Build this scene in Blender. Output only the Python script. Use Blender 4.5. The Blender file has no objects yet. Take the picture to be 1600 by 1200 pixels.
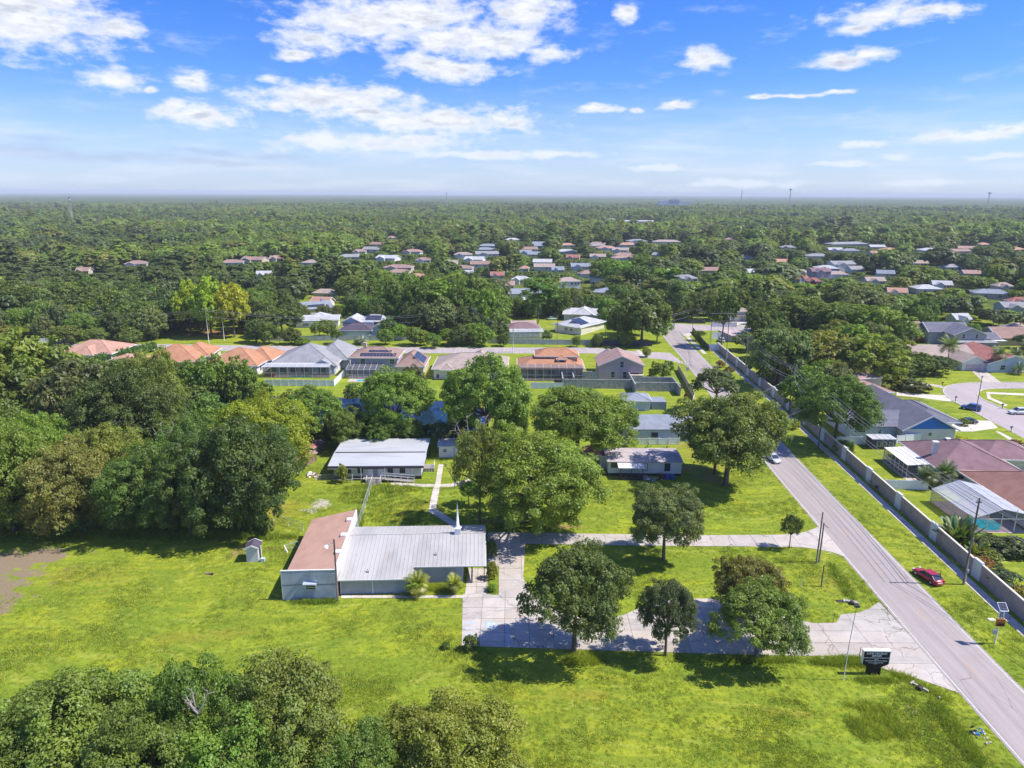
import bpy, bmesh, math, random
import numpy as np
from mathutils import Vector, Matrix, Euler, noise as mnoise
random.seed(7)
R = math.radians
SC = bpy.context.scene
COL = SC.collection
# ---------------------------------------------------------------- camera
CAM_H = 56.0; FPX = 1110.0; PITCH = R(15.0); ROLL = R(0.25)
cam_d = bpy.data.cameras.new('camera'); cam = bpy.data.objects.new('camera', cam_d); COL.objects.link(cam)
cam_d.sensor_width = 36.0; cam_d.lens = FPX / 1600 * 36; cam_d.clip_end = 60000; cam_d.clip_start = 0.5
cam.location = (0, 0, CAM_H)
cam.matrix_world = Matrix.Translation((0, 0, CAM_H)) @ Matrix.Rotation(R(90) - PITCH, 4, 'X') @ Matrix.Rotation(ROLL, 4, 'Z')
SC.camera = cam
SC.view_settings.view_transform = 'Standard'; SC.view_settings.look = 'None'
SC.view_settings.exposure = 0.66; SC.view_settings.gamma = 1.0; SC.view_settings.use_curve_mapping = False
SC.cycles.use_denoising = True
try:
    SC.cycles.denoiser = 'OPENIMAGEDENOISE'; SC.cycles.denoising_input_passes = 'RGB_ALBEDO_NORMAL'; SC.cycles.denoising_prefilter = 'ACCURATE'
except Exception: pass
SC.cycles.max_bounces = 6; SC.cycles.diffuse_bounces = 4; SC.cycles.glossy_bounces = 2; SC.cycles.transmission_bounces = 4
SC.cycles.transparent_max_bounces = 12; SC.cycles.volume_bounces = 0; SC.cycles.caustics_reflective = False; SC.cycles.caustics_refractive = False
SC.cycles.sample_clamp_indirect = 4.0

def ray(px, py):
    x = px - 800; y = py - 600
    c, s = math.cos(ROLL), math.sin(ROLL); x, y = c*x - s*y, s*x + c*y
    cp, sp = math.cos(PITCH), math.sin(PITCH)
    return (x, FPX*cp - y*sp, -FPX*sp - y*cp)
def G(px, py, z=0.0):
    """the place on the ground (or on the level z) that the survey of the photograph gives for a pixel"""
    d = ray(px, py); t = (z - CAM_H) / d[2]
    return (d[0]*t, d[1]*t)
def height_at(base, px, py):
    d = ray(px, py); return CAM_H + d[2] * math.hypot(*base) / math.hypot(d[0], d[1])
def azel(px, py):
    d = ray(px, py); return (math.atan2(d[0], d[1]), math.atan2(d[2], math.hypot(d[0], d[1])))

# ---------------------------------------------------------------- node helpers
class NT:
    def __init__(s, tree): s.t = tree; s.n = tree.nodes; s.l = tree.links
    def node(s, typ, **kw):
        nd = s.n.new(typ)
        ins = kw.pop('ins', {})
        for k, v in kw.items(): setattr(nd, k, v)
        for k, v in ins.items():
            if isinstance(v, bpy.types.NodeSocket): s.l.new(v, nd.inputs[k])
            else: nd.inputs[k].default_value = v
        return nd
    def math(s, op, a, b=None, c=None, clamp=False):
        nd = s.n.new('ShaderNodeMath'); nd.operation = op; nd.use_clamp = clamp
        for i, v in enumerate((a, b, c)):
            if v is None: continue
            if isinstance(v, bpy.types.NodeSocket): s.l.new(v, nd.inputs[i])
            else: nd.inputs[i].default_value = v
        return nd.outputs[0]
    def vmath(s, op, a, b=None, c=None, scale=None):
        nd = s.n.new('ShaderNodeVectorMath'); nd.operation = op
        for i, v in enumerate((a, b, c)):
            if v is None: continue
            if isinstance(v, bpy.types.NodeSocket): s.l.new(v, nd.inputs[i])
            else: nd.inputs[i].default_value = v
        if scale is not None: nd.inputs['Scale'].default_value = scale
        return nd.outputs['Value'] if op in ('LENGTH', 'DOT_PRODUCT', 'DISTANCE') else nd.outputs[0]
    def ramp(s, f, a, b, lo=0.0, hi=1.0, smooth=True):
        nd = s.n.new('ShaderNodeMapRange'); nd.interpolation_type = 'SMOOTHSTEP' if smooth else 'LINEAR'
        s.l.new(f, nd.inputs[0]); nd.inputs[1].default_value = a; nd.inputs[2].default_value = b
        nd.inputs[3].default_value = lo; nd.inputs[4].default_value = hi
        return nd.outputs[0]
    def mix(s, f, a, b, blend='MIX'):
        nd = s.n.new('ShaderNodeMix'); nd.data_type = 'RGBA'; nd.blend_type = blend; nd.clamp_factor = True
        for i, v in ((0, f), (6, a), (7, b)):
            if isinstance(v, bpy.types.NodeSocket): s.l.new(v, nd.inputs[i])
            elif i == 0: nd.inputs[0].default_value = v
            else: nd.inputs[i].default_value = (*v[:3], 1)
        return nd.outputs[2]
    def noise(s, vec, scale, detail=3.0, rough=0.55, dist=0.0, dim='3D'):
        nd = s.n.new('ShaderNodeTexNoise'); nd.noise_dimensions = dim
        if vec is not None: s.l.new(vec, nd.inputs['Vector'])
        nd.inputs['Scale'].default_value = scale; nd.inputs['Detail'].default_value = detail
        nd.inputs['Roughness'].default_value = rough; nd.inputs['Distortion'].default_value = dist
        return nd.outputs['Fac']
    def mapping(s, vec, loc=(0,0,0), rot=(0,0,0), scale=(1,1,1), typ='POINT'):
        nd = s.n.new('ShaderNodeMapping'); nd.vector_type = typ; s.l.new(vec, nd.inputs[0])
        nd.inputs['Location'].default_value = loc; nd.inputs['Rotation'].default_value = rot; nd.inputs['Scale'].default_value = scale
        return nd.outputs[0]
    def blobs(s, vec, items):
        """distance to the nearest of several ellipses (cx, cy, rx, ry[, turn]); 1 on an outline"""
        out = None
        for it in items:
            cx, cy, rx, ry = it[:4]; a = it[4] if len(it) > 4 else 0.0
            m = s.mapping(vec, (cx, cy, 0), (0, 0, a), (rx, ry, 1e6), 'TEXTURE')
            L = s.vmath('LENGTH', m)
            out = L if out is None else s.math('MINIMUM', out, L)
        return out

# ---------------------------------------------------------------- daylight
HAZE = 1.05e-4
SUN_EL = R(52.5); SUN_AZ_X = R(-2.5)      # the sun stands to the right of the view (+X), a little behind the viewer
sun_dir = Vector((math.cos(SUN_EL)*math.cos(SUN_AZ_X), math.cos(SUN_EL)*math.sin(SUN_AZ_X), math.sin(SUN_EL)))
sl = bpy.data.lights.new('sun', 'SUN'); sl.energy = 4.0; sl.angle = R(0.53); sl.color = (1.0, 0.955, 0.88)
so = bpy.data.objects.new('sun', sl); COL.objects.link(so); so.rotation_euler = sun_dir.to_track_quat('Z', 'Y').to_euler()
W = bpy.data.worlds.new('World'); SC.world = W; W.use_nodes = True
def build_world():
    W.node_tree.nodes.clear(); n = NT(W.node_tree)
    sky = n.node('ShaderNodeTexSky', sky_type='NISHITA'); sky.sun_disc = False
    sky.sun_elevation = SUN_EL; sky.sun_rotation = math.pi/2 - SUN_AZ_X   # measured from +Y towards +X
    sky.altitude = 50; sky.air_density = 1.0; sky.dust_density = 0.35; sky.ozone_density = 2.2
    tc = n.node('ShaderNodeTexCoord').outputs['Generated']
    sep = n.node('ShaderNodeSeparateXYZ', ins={0: tc})
    x, y, z = sep.outputs
    az = n.math('ARCTAN2', x, y); el = n.math('ARCSINE', z)
    comb = n.node('ShaderNodeCombineXYZ', ins={0: az, 1: el, 2: 0.0}).outputs[0]
    # a sheet of broken cumulus seen from the side: (pixel centre, radii) surveyed as azimuth and elevation
    cl = [(50,32,140,50),(90,50,60,20),(180,50,42,17),(20,5,150,30),(180,127,48,17),(232,143,14,6),(302,131,34,15),(415,126,20,9),
          (310,183,72,20),(270,170,30,12),(255,178,26,9),
          (560,35,120,38),(640,30,120,55),(700,60,100,38),(480,65,60,22),(455,88,30,10),(820,20,70,40),(780,60,80,34),(850,85,45,17),(712,113,78,17),(655,100,60,20),
          (515,155,130,22),(590,148,45,15),(430,165,45,12),(690,190,165,26),(560,178,80,12),(800,192,40,14),(520,225,110,16),(600,224,150,18),(470,220,50,9),
          (975,18,22,17),(1100,90,40,21),(1385,18,115,36),(1330,38,50,16),(1440,10,80,20),(1312,88,58,20),(1352,80,44,14),(930,167,32,9),(985,168,14,6),(1055,164,34,10),
          (1245,147,82,8),(1300,143,30,6),(1185,149,20,6),(1500,205,95,15),(1570,195,50,14),(1340,222,34,9),(1395,238,26,7),(1560,238,60,8),
          (860,240,80,7),(1320,250,70,6),(1030,262,60,7),(740,243,110,8),(1450,280,90,8),(1150,285,120,8)]
    def to_ae(L):
        out = []
        for px, py, rx, ry in L:
            a, e = azel(px, py); a2, e2 = azel(px+rx, py-ry); out.append((a, e, abs(a2-a)*1.0+1e-4, max(abs(e2-e)*1.0, 1e-3)))
        return out
    # finer detail nearer the horizon
    warp = n.mapping(comb, scale=(1, 2.1, 1))
    nzv = n.node('ShaderNodeTexNoise', ins={'Vector': warp, 'Scale': 16.0, 'Detail': 3.0}).outputs['Color']
    off = n.vmath('SCALE', n.vmath('SUBTRACT', nzv, (0.5, 0.5, 0.5)), scale=0.035)
    p = n.vmath('ADD', comb, n.vmath('MULTIPLY', off, (1.0, 0.45, 0)))
    d = n.blobs(p, to_ae(cl))
    f = n.math('SUBTRACT', 1.0, d)
    nz = n.noise(warp, 34.0, 7.0, 0.62)
    nz2 = n.noise(n.mapping(comb, loc=(3, 1, 0), scale=(1, 2.6, 1)), 11.0, 4.0, 0.6)
    f = n.math('ADD', f, n.math('MULTIPLY', n.math('SUBTRACT', nz, 0.5), 2.3))
    f = n.math('ADD', f, n.math('MULTIPLY', n.math('SUBTRACT', nz2, 0.5), 1.1))
    dens = n.ramp(f, -0.26, 0.78)
    # wisps all over, and the rest of the sky above the frame
    q = n.node('ShaderNodeCombineXYZ', ins={0: n.math('DIVIDE', x, n.math('ADD', n.math('ABSOLUTE', z), 0.06)), 1: n.math('DIVIDE', y, n.math('ADD', n.math('ABSOLUTE', z), 0.06)), 2: 0.0}).outputs[0]
    gen = n.ramp(n.noise(q, 0.9, 6.0, 0.6), 0.56, 0.74)
    gen = n.math('MULTIPLY', gen, n.ramp(el, R(13), R(20)))
    behind = n.math('MULTIPLY', n.ramp(n.noise(n.mapping(comb, loc=(8, 2, 0), scale=(1, 2.6, 1)), 9.0, 6.0, 0.6), 0.54, 0.68), n.ramp(n.math('ABSOLUTE', az), R(40), R(50)))
    gen = n.math('MAXIMUM', gen, n.math('MULTIPLY', behind, n.ramp(el, R(1), R(4))))
    dens = n.math('MAXIMUM', dens, gen)
    streak = n.ramp(n.noise(n.mapping(comb, scale=(1, 7.5, 1)), 7.0, 5.0, 0.55), 0.42, 0.72)
    low = n.math('MULTIPLY', streak, n.ramp(el, R(8.0), R(2.0)))
    wisp = n.math('MULTIPLY', n.ramp(n.noise(n.mapping(comb, loc=(5, 0, 0), scale=(1, 3.5, 1)), 14.0, 6.0, 0.62), 0.52, 0.80), 0.40)
    # a grey blue bank low on the left
    bank = n.blobs(p, to_ae([(30,240,130,15),(160,252,260,9),(360,258,220,8),(60,224,90,6),(330,244,110,7),(420,248,90,7)]))
    bank = n.ramp(n.math('ADD', n.math('SUBTRACT', 1.0, bank), n.math('MULTIPLY', n.math('SUBTRACT', nz, 0.5), 1.2)), 0.0, 1.1, 0, 0.55)
    body = n.ramp(f, 0.15, 1.15)
    wob = n.ramp(n.noise(n.mapping(comb, loc=(1, 4, 0), scale=(1, 3.2, 1)), 26.0, 5.0, 0.6), 0.38, 0.66)
    ccol = n.mix(n.math('MULTIPLY', n.math('MULTIPLY', body, wob), 0.95), (0.62, 0.635, 0.67), (0.37, 0.41, 0.50))
    ccol = n.mix(n.ramp(el, R(6), R(1)), ccol, (0.52, 0.575, 0.66))
    hsv = n.node('ShaderNodeHueSaturation', ins={'Saturation': 1.35, 'Value': 1.0, 'Color': sky.outputs[0]})
    skc = n.vmath('MULTIPLY', hsv.outputs[0], (0.054, 0.069, 0.118))
    skc = n.mix(n.ramp(el, R(8.5), R(0.3), 0, 0.55), skc, (0.45, 0.53, 0.66))
    skc = n.mix(n.math('MULTIPLY', low, 0.5), skc, (0.55, 0.59, 0.66))
    skc = n.mix(wisp, skc, (0.48, 0.54, 0.66))
    skc = n.mix(bank, skc, (0.30, 0.37, 0.52))
    skc = n.mix(dens, skc, ccol)
    skc = n.mix(n.ramp(el, 0.0, R(-1.0)), skc, (0.14, 0.18, 0.16))   # below the horizon the land goes on
    bg = n.node('ShaderNodeBackground', ins={'Color': skc, 'Strength': 1.0})
    out = n.node('ShaderNodeOutputWorld'); n.l.new(bg.outputs[0], out.inputs[0])
build_world()
W.cycles.sampling_method = 'MANUAL'; W.cycles.sample_map_resolution = 512

# ---------------------------------------------------------------- materials
MATS = {}
def mat(name, col, rough=0.8, nscale=None, namt=0.15, col2=None, bump=0.0, bscale=None, spec=0.3, metal=0.0, stain=None, rnd=0.0, thresh=(0.4, 0.65), objspace=True, stretch=(1,1,1)):
    if name in MATS: return MATS[name]
    m = bpy.data.materials.new(name); m.use_nodes = True; t = m.node_tree; t.nodes.clear(); n = NT(t)
    co = n.node('ShaderNodeTexCoord').outputs['Object'] if objspace else n.node('ShaderNodeNewGeometry').outputs['Position']
    co = n.mapping(co, scale=stretch)
    c = None
    base = n.node('ShaderNodeRGB'); base.outputs[0].default_value = (*col, 1); c = base.outputs[0]
    if nscale:
        f = n.noise(co, nscale, 5.0, 0.65)
        c = n.mix(n.ramp(f, *thresh), c, col2 if col2 else tuple(max(0, v*(1-2*namt)) for v in col))
    if stain:
        sc, scol, amt = stain
        f = n.noise(n.mapping(co, loc=(7.3, 1.1, 2.0)), sc, 6.0, 0.7)
        c = n.mix(n.math('MULTIPLY', n.ramp(f, 0.5, 0.72), amt), c, scol)
    if rnd:
        oi = n.node('ShaderNodeObjectInfo').outputs['Random']
        k = n.math('ADD', n.math('MULTIPLY', oi, 2*rnd), 1-rnd)
        c = n.vmath('SCALE', c); n.l.new(k, c.node.inputs['Scale'])
    b = n.node('ShaderNodeBsdfPrincipled', ins={'Base Color': c, 'Roughness': rough, 'Metallic': metal, 'Specular IOR Level': spec})
    if bump:
        bn = n.node('ShaderNodeBump', ins={'Height': n.noise(co, bscale or (nscale or 4)*4, 4.0, 0.6), 'Strength': bump, 'Distance': 0.05})
        n.l.new(bn.outputs[0], b.inputs['Normal'])
    o = n.node('ShaderNodeOutputMaterial'); n.l.new(b.outputs[0], o.inputs[0])
    MATS[name] = m; return m

# ---------------------------------------------------------------- objects
def tag(o, label=None, cat=None, group=None, kind=None):
    if label: o['label'] = label
    if cat: o['category'] = cat
    if group: o['group'] = group
    if kind: o['kind'] = kind
    return o
def empty(name, loc, rz=0.0, label=None, cat=None, group=None, kind=None):
    o = bpy.data.objects.new(name, None); COL.objects.link(o); o.location = (loc[0], loc[1], loc[2] if len(loc) > 2 else 0)
    o.rotation_euler = (0, 0, rz); o.empty_display_size = 0.3
    return tag(o, label, cat, group, kind)
def link_mesh(name, me, parent=None, m=None):
    o = bpy.data.objects.new(name, me); COL.objects.link(o); o.parent = parent
    if m is not None and not me.materials: me.materials.append(m)
    return o
def copy_tree(o, loc=None, rz=None, label=None, parent=None):
    c = o.copy(); COL.objects.link(c)
    if parent is not None: c.parent = parent
    if loc is not None: c.location = (loc[0], loc[1], loc[2] if len(loc) > 2 else 0)
    if rz is not None: c.rotation_euler = (0, 0, rz)
    if label: c['label'] = label
    src = SRC.get(o.name, o.name); SRC[c.name] = src
    for ch in KIDS.get(src, ()): copy_tree(ch, parent=c)
    return c
KIDS = {}; SRC = {}
def note(root):
    """remember who is whose child before copying (looking children up is slow in a big scene)"""
    KIDS[root.name] = list(root.children)
    for k in KIDS[root.name]: note(k)
    return root

class MB:
    def __init__(s): s.v = []; s.f = []; s.smooth = []
    def add(s, vs, fs, smooth=False):
        b = len(s.v); s.v += [tuple(v) for v in vs]; s.f += [tuple(i+b for i in f) for f in fs]; s.smooth += [smooth]*len(fs); return s
    def box(s, x0, x1, y0, y1, z0, z1):
        v = [(x,y,z) for z in (z0,z1) for y in (y0,y1) for x in (x0,x1)]
        return s.add(v, [(0,2,3,1),(4,5,7,6),(0,1,5,4),(1,3,7,5),(3,2,6,7),(2,0,4,6)])
    def obox(s, c, size, rz=0, rx=0, ry=0):
        M = Matrix.Translation(c) @ Euler((rx, ry, rz)).to_matrix().to_4x4(); h = [a/2 for a in size]
        v = [M @ Vector((x*h[0], y*h[1], z*h[2])) for z in (-1,1) for y in (-1,1) for x in (-1,1)]
        return s.add(v, [(0,2,3,1),(4,5,7,6),(0,1,5,4),(1,3,7,5),(3,2,6,7),(2,0,4,6)])
    def beam(s, a, b, w, h=None):
        h = h or w; a = Vector(a); b = Vector(b); d = b-a; L = d.length
        if L < 1e-6: return s
        q = d.to_track_quat('X', 'Z'); M = Matrix.Translation((a+b)/2) @ q.to_matrix().to_4x4()
        v = [M @ Vector((x*L/2, y*w/2, z*h/2)) for z in (-1,1) for y in (-1,1) for x in (-1,1)]
        return s.add(v, [(0,2,3,1),(4,5,7,6),(0,1,5,4),(1,3,7,5),(3,2,6,7),(2,0,4,6)])
    def tube(s, pts, rads, n=6, cap=True):
        pts = [Vector(p) for p in pts]
        if not hasattr(rads, '__len__'): rads = [rads]*len(pts)
        vs = []; fs = []
        for i, p in enumerate(pts):
            d = (pts[min(i+1, len(pts)-1)] - pts[max(i-1, 0)]).normalized()
            u = d.cross(Vector((0,0,1))) if abs(d.z) < 0.95 else d.cross(Vector((0,1,0)))
            u.normalize(); w = d.cross(u)
            for k in range(n):
                a = 2*math.pi*k/n; vs.append(p + (u*math.cos(a) + w*math.sin(a))*rads[i])
        for i in range(len(pts)-1):
            for k in range(n):
                fs.append((i*n+k, i*n+(k+1)%n, (i+1)*n+(k+1)%n, (i+1)*n+k))
        s.add(vs, fs, True)
        if cap:
            b = len(s.v) - len(vs)
            s.f += [tuple(b+k for k in range(n)), tuple(b+(len(pts)-1)*n+k for k in reversed(range(n)))]; s.smooth += [False]*2
        return s
    def cyl(s, c, r, z0, z1, n=12, r2=None): return s.tube([(c[0],c[1],z0),(c[0],c[1],z1)], [r, r if r2 is None else r2], n)
    def prism(s, poly, z0, z1):
        n = len(poly); v = [(x,y,z0) for x,y in poly] + [(x,y,z1) for x,y in poly]
        f = [tuple(range(n, 2*n)), tuple(reversed(range(n)))] + [(i, (i+1)%n, n+(i+1)%n, n+i) for i in range(n)]
        return s.add(v, f)
    def poly(s, pts): return s.add(pts, [tuple(range(len(pts)))])
    def mesh(s, name, m=None):
        me = bpy.data.meshes.new(name); me.from_pydata([tuple(v) for v in s.v], [], s.f)
        if any(s.smooth): me.polygons.foreach_set('use_smooth', s.smooth)
        if m: me.materials.append(m)
        me.update(); return me
    def build(s, name, m, parent=None, label=None):
        o = link_mesh(name, s.mesh(name, m), parent)
        if label: o['label'] = label
        return o
def box_part(name, b, m, parent, label=None): return MB().box(*b).build(name, m, parent, label)

def clip_poly(poly, inside, inter):
    out = []
    for i in range(len(poly)):
        a, b = poly[i], poly[(i+1) % len(poly)]
        ia, ib = inside(a), inside(b)
        if ia: out.append(a)
        if ia != ib: out.append(inter(a, b))
    return out
def clip_cell(poly, x0, x1, y0, y1):
    def cut(p, ax, v, keep_ge):
        ins = (lambda q: q[ax] >= v) if keep_ge else (lambda q: q[ax] <= v)
        def it(a, b):
            t = (v-a[ax])/(b[ax]-a[ax]); return (a[0]+(b[0]-a[0])*t, a[1]+(b[1]-a[1])*t)
        return clip_poly(p, ins, it)
    for ax, v, g in ((0,x0,True),(0,x1,False),(1,y0,True),(1,y1,False)):
        if len(poly) < 3: return []
        poly = cut(poly, ax, v, g)
    return poly if len(poly) >= 3 else []
def area(p): return 0.5*sum(p[i][0]*p[(i+1)%len(p)][1]-p[(i+1)%len(p)][0]*p[i][1] for i in range(len(p)))
def in_poly(x, y, p):
    r = False; j = len(p)-1
    for i in range(len(p)):
        if (p[i][1] > y) != (p[j][1] > y) and x < (p[j][0]-p[i][0])*(y-p[i][1])/(p[j][1]-p[i][1])+p[i][0]: r = not r
        j = i
    return r
def smooth_poly(pts, it=2, closed=True):
    for _ in range(it):
        o = []; n = len(pts)
        for i in range(n if closed else n-1):
            a, b = pts[i], pts[(i+1)%n]
            o += [(a[0]*.75+b[0]*.25, a[1]*.75+b[1]*.25), (a[0]*.25+b[0]*.75, a[1]*.25+b[1]*.75)]
        if not closed: o = [pts[0]] + o + [pts[-1]]
        pts = o
    return pts
def offset_line(pts, d):
    out = []
    for i, p in enumerate(pts):
        a = pts[max(i-1,0)]; b = pts[min(i+1,len(pts)-1)]; tx, ty = b[0]-a[0], b[1]-a[1]; L = math.hypot(tx, ty) or 1
        out.append((p[0]+ty/L*d, p[1]-tx/L*d))
    return out
def resample(pts, step):
    out = [pts[0]]; acc = 0
    for a, b in zip(pts, pts[1:]):
        L = math.hypot(b[0]-a[0], b[1]-a[1]); t = step-acc
        while t <= L:
            out.append((a[0]+(b[0]-a[0])*t/L, a[1]+(b[1]-a[1])*t/L)); t += step
        acc = L-(t-step)
    return out
def strip_mb(mb, left, right, z):
    n = len(left); v = [(x,y,z) for x,y in left] + [(x,y,z) for x,y in right]
    mb.add(v, [(i, n+i, n+i+1, i+1) for i in range(n-1)]); return mb
KEEP_OUT = []    # ground polygons where neither grass tufts nor scattered trees stand
ANCHORS = []
# ================================================================ the ground, roads, paving, water
def PX(L, z=0.0): return [G(a, b, z) for a, b in L]
def pxblob(px, py, rx, ry, turn=0.0):
    g = G(px, py); gx = G(px+rx, py); gy = G(px, py-ry)
    return (g[0], g[1], abs(gx[0]-g[0]), abs(gy[1]-g[1]), turn)

def grass_material():
    m = bpy.data.materials.new('grass ground'); m.use_nodes = True; t = m.node_tree; t.nodes.clear(); n = NT(t)
    co = n.node('ShaderNodeNewGeometry').outputs['Position']
    big = n.noise(co, 0.022, 4, 0.6); mid = n.noise(n.mapping(co, loc=(9,4,0)), 0.11, 5, 0.62); fine = n.noise(co, 1.3, 5, 0.7); vfine = n.noise(co, 5.5, 3, 0.7)
    warp = n.vmath('ADD', co, n.vmath('SCALE', n.vmath('SUBTRACT', n.node('ShaderNodeTexNoise', ins={'Vector': co, 'Scale': 0.03, 'Detail': 2.0}).outputs['Color'], (0.5,0.5,0.5)), scale=26.0))
    mow = n.noise(n.mapping(warp, rot=(0,0,R(-28)), scale=(0.035, 0.55, 1)), 1.0, 3, 0.6)       # the mower's passes over the field
    c = n.mix(n.ramp(mid, 0.36, 0.66), (0.208, 0.290, 0.024), (0.340, 0.378, 0.024))
    c = n.mix(n.math('MULTIPLY', n.ramp(big, 0.40, 0.62), 0.55), c, (0.355, 0.360, 0.030))
    c = n.mix(n.math('MULTIPLY', n.ramp(mow, 0.42, 0.56), 0.62), c, (0.140, 0.215, 0.020))
    c = n.mix(n.math('MULTIPLY', n.ramp(n.noise(n.mapping(warp, rot=(0,0,R(-24)), scale=(0.02, 0.9, 1)), 1.0, 2, 0.5), 0.58, 0.68), 0.55), c, (0.40, 0.42, 0.07))
    c = n.mix(n.math('MULTIPLY', n.ramp(fine, 0.42, 0.66), 0.42), c, (0.080, 0.150, 0.010))
    c = n.mix(n.math('MULTIPLY', n.ramp(vfine, 0.45, 0.70), 0.40), c, (0.40, 0.42, 0.050))
    # dry and worn places
    nd = n.noise(co, 0.35, 6, 0.7)
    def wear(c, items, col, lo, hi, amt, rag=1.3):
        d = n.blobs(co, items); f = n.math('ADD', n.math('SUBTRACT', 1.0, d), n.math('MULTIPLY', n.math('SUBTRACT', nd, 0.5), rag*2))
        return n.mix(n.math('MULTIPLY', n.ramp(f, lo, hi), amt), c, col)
    c = wear(c, [pxblob(1395,1130,70,40), pxblob(1480,1120,60,20,.5), pxblob(1340,1035,90,12), pxblob(1520,1160,60,30), pxblob(1300,905,60,30), pxblob(1090,700,90,50), pxblob(450,800,60,30),
                 pxblob(640,800,70,25), pxblob(300,1000,160,16,.1), pxblob(120,905,120,26), pxblob(900,1085,120,14), pxblob(1250,1110,120,12), pxblob(520,745,60,12)], (0.30, 0.25, 0.035), 0.1, 1.0, 0.55)
    c = wear(c, [pxblob(505,790,26,13,.3), pxblob(495,800,14,8), pxblob(480,800,20,6)], (0.52, 0.47, 0.38), 0.35, 0.8, 0.9)
    c = wear(c, [pxblob(372,866,22,18), pxblob(425,860,18,5), pxblob(460,845,18,9), pxblob(440,800,26,12), pxblob(500,748,45,6), pxblob(1080,730,60,10), pxblob(970,735,60,8), pxblob(330,902,6,5), pxblob(1110,745,50,16), pxblob(790,815,80,10), pxblob(880,822,60,6)], (0.33, 0.22, 0.10), 0.3, 0.9, 0.75)
    c = wear(c, [pxblob(-45,905,155,54,.0), pxblob(55,877,80,18,.15), pxblob(-20,960,50,46)], (0.27, 0.20, 0.135), 0.18, 0.5, 0.96)
    c = wear(c, [pxblob(1430,1105,16,12)], (0.30, 0.24, 0.13), 0.2, 0.8, 0.8)
    # the rim of wet weeds round the low spot, and the swale along the road
    c = wear(c, [pxblob(1350,1090,26,4,-.1), pxblob(1398,1112,6,16,.75), pxblob(1345,1120,5,14,.5), pxblob(1372,1152,9,12,.7), pxblob(1455,1098,14,5,-1.0), pxblob(1487,1130,7,22,.9), pxblob(1510,1160,7,26,.8), pxblob(1530,1190,8,20,.8),
                 pxblob(1322,915,4,24,.55), pxblob(1310,885,4,24,.6), pxblob(1440,1062,40,4,-.5)], (0.13, 0.15, 0.03), 0.3, 1.0, 0.55, 1.2)
    # reddish needles and leaf litter, then dark brown ground under the woods
    c = wear(c, [pxblob(330,525,80,9), pxblob(270,515,60,8), pxblob(640,530,60,5)], (0.30, 0.13, 0.055), 0.2, 0.8, 0.9)
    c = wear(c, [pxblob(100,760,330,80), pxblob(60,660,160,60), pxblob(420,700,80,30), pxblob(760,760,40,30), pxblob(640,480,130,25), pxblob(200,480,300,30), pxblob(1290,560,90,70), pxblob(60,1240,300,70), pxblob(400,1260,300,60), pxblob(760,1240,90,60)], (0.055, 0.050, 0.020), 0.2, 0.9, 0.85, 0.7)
    dist = n.vmath('LENGTH', co)
    c = n.mix(n.ramp(dist, 330, 520), c, n.mix(n.ramp(mid, 0.45, 0.6), (0.035, 0.055, 0.014), (0.11, 0.14, 0.03)))
    bmp = n.node('ShaderNodeBump', ins={'Height': n.math('ADD', fine, n.math('MULTIPLY', vfine, 0.5)), 'Strength': 0.6, 'Distance': 0.25})
    b = n.node('ShaderNodeBsdfPrincipled', ins={'Base Color': c, 'Roughness': 0.9, 'Specular IOR Level': 0.12, 'Normal': bmp.outputs[0]})
    o = n.node('ShaderNodeOutputMaterial'); n.l.new(b.outputs[0], o.inputs[0]); return m
GRASS = grass_material()
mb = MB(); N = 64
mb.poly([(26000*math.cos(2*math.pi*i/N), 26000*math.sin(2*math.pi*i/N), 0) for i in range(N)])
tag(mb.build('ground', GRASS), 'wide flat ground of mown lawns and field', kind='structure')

def asphalt(name, col, lane=False):
    m = bpy.data.materials.new(name); m.use_nodes = True; t = m.node_tree; t.nodes.clear(); n = NT(t)
    co = n.node('ShaderNodeNewGeometry').outputs['Position']
    c = n.mix(n.ramp(n.noise(n.mapping(co, rot=(0,0,R(2)), scale=(1.4, 0.05, 1)), 1.0, 4, 0.6), 0.35, 0.65), col, tuple(v*0.84 for v in col))
    c = n.mix(n.math('MULTIPLY', n.ramp(n.noise(co, 0.25, 6, 0.7), 0.5, 0.7), 0.35), c, tuple(v*0.72 for v in col))
    c = n.mix(n.math('MULTIPLY', n.ramp(n.noise(co, 12.0, 2, 0.7), 0.35, 0.75), 0.30), c, tuple(min(1, v*1.35) for v in col))
    c = n.mix(n.math('MULTIPLY', n.ramp(n.noise(n.mapping(co, rot=(0,0,R(2)), scale=(.55, 0.02, 1)), 1.0, 3, 0.6), 0.5, 0.6), 0.35), c, tuple(v*0.78 for v in col))
    crack = n.node('ShaderNodeTexVoronoi', feature='DISTANCE_TO_EDGE', ins={'Vector': n.mapping(co, scale=(0.5, 0.12, 1)), 'Scale': 1.0}).outputs[0]
    c = n.mix(n.math('MULTIPLY', n.ramp(crack, 0.012, 0.002), n.ramp(n.noise(co, 0.08, 2), 0.5, 0.6, 0, 0.6)), c, (0.08, 0.07, 0.07))
    b = n.node('ShaderNodeBsdfPrincipled', ins={'Base Color': c, 'Roughness': 0.9, 'Specular IOR Level': 0.2})
    o = n.node('ShaderNodeOutputMaterial'); n.l.new(b.outputs[0], o.inputs[0]); return m
M_ROAD = asphalt('road asphalt', (0.40, 0.345, 0.322)); M_STREET = asphalt('street asphalt', (0.45, 0.39, 0.38))

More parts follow.
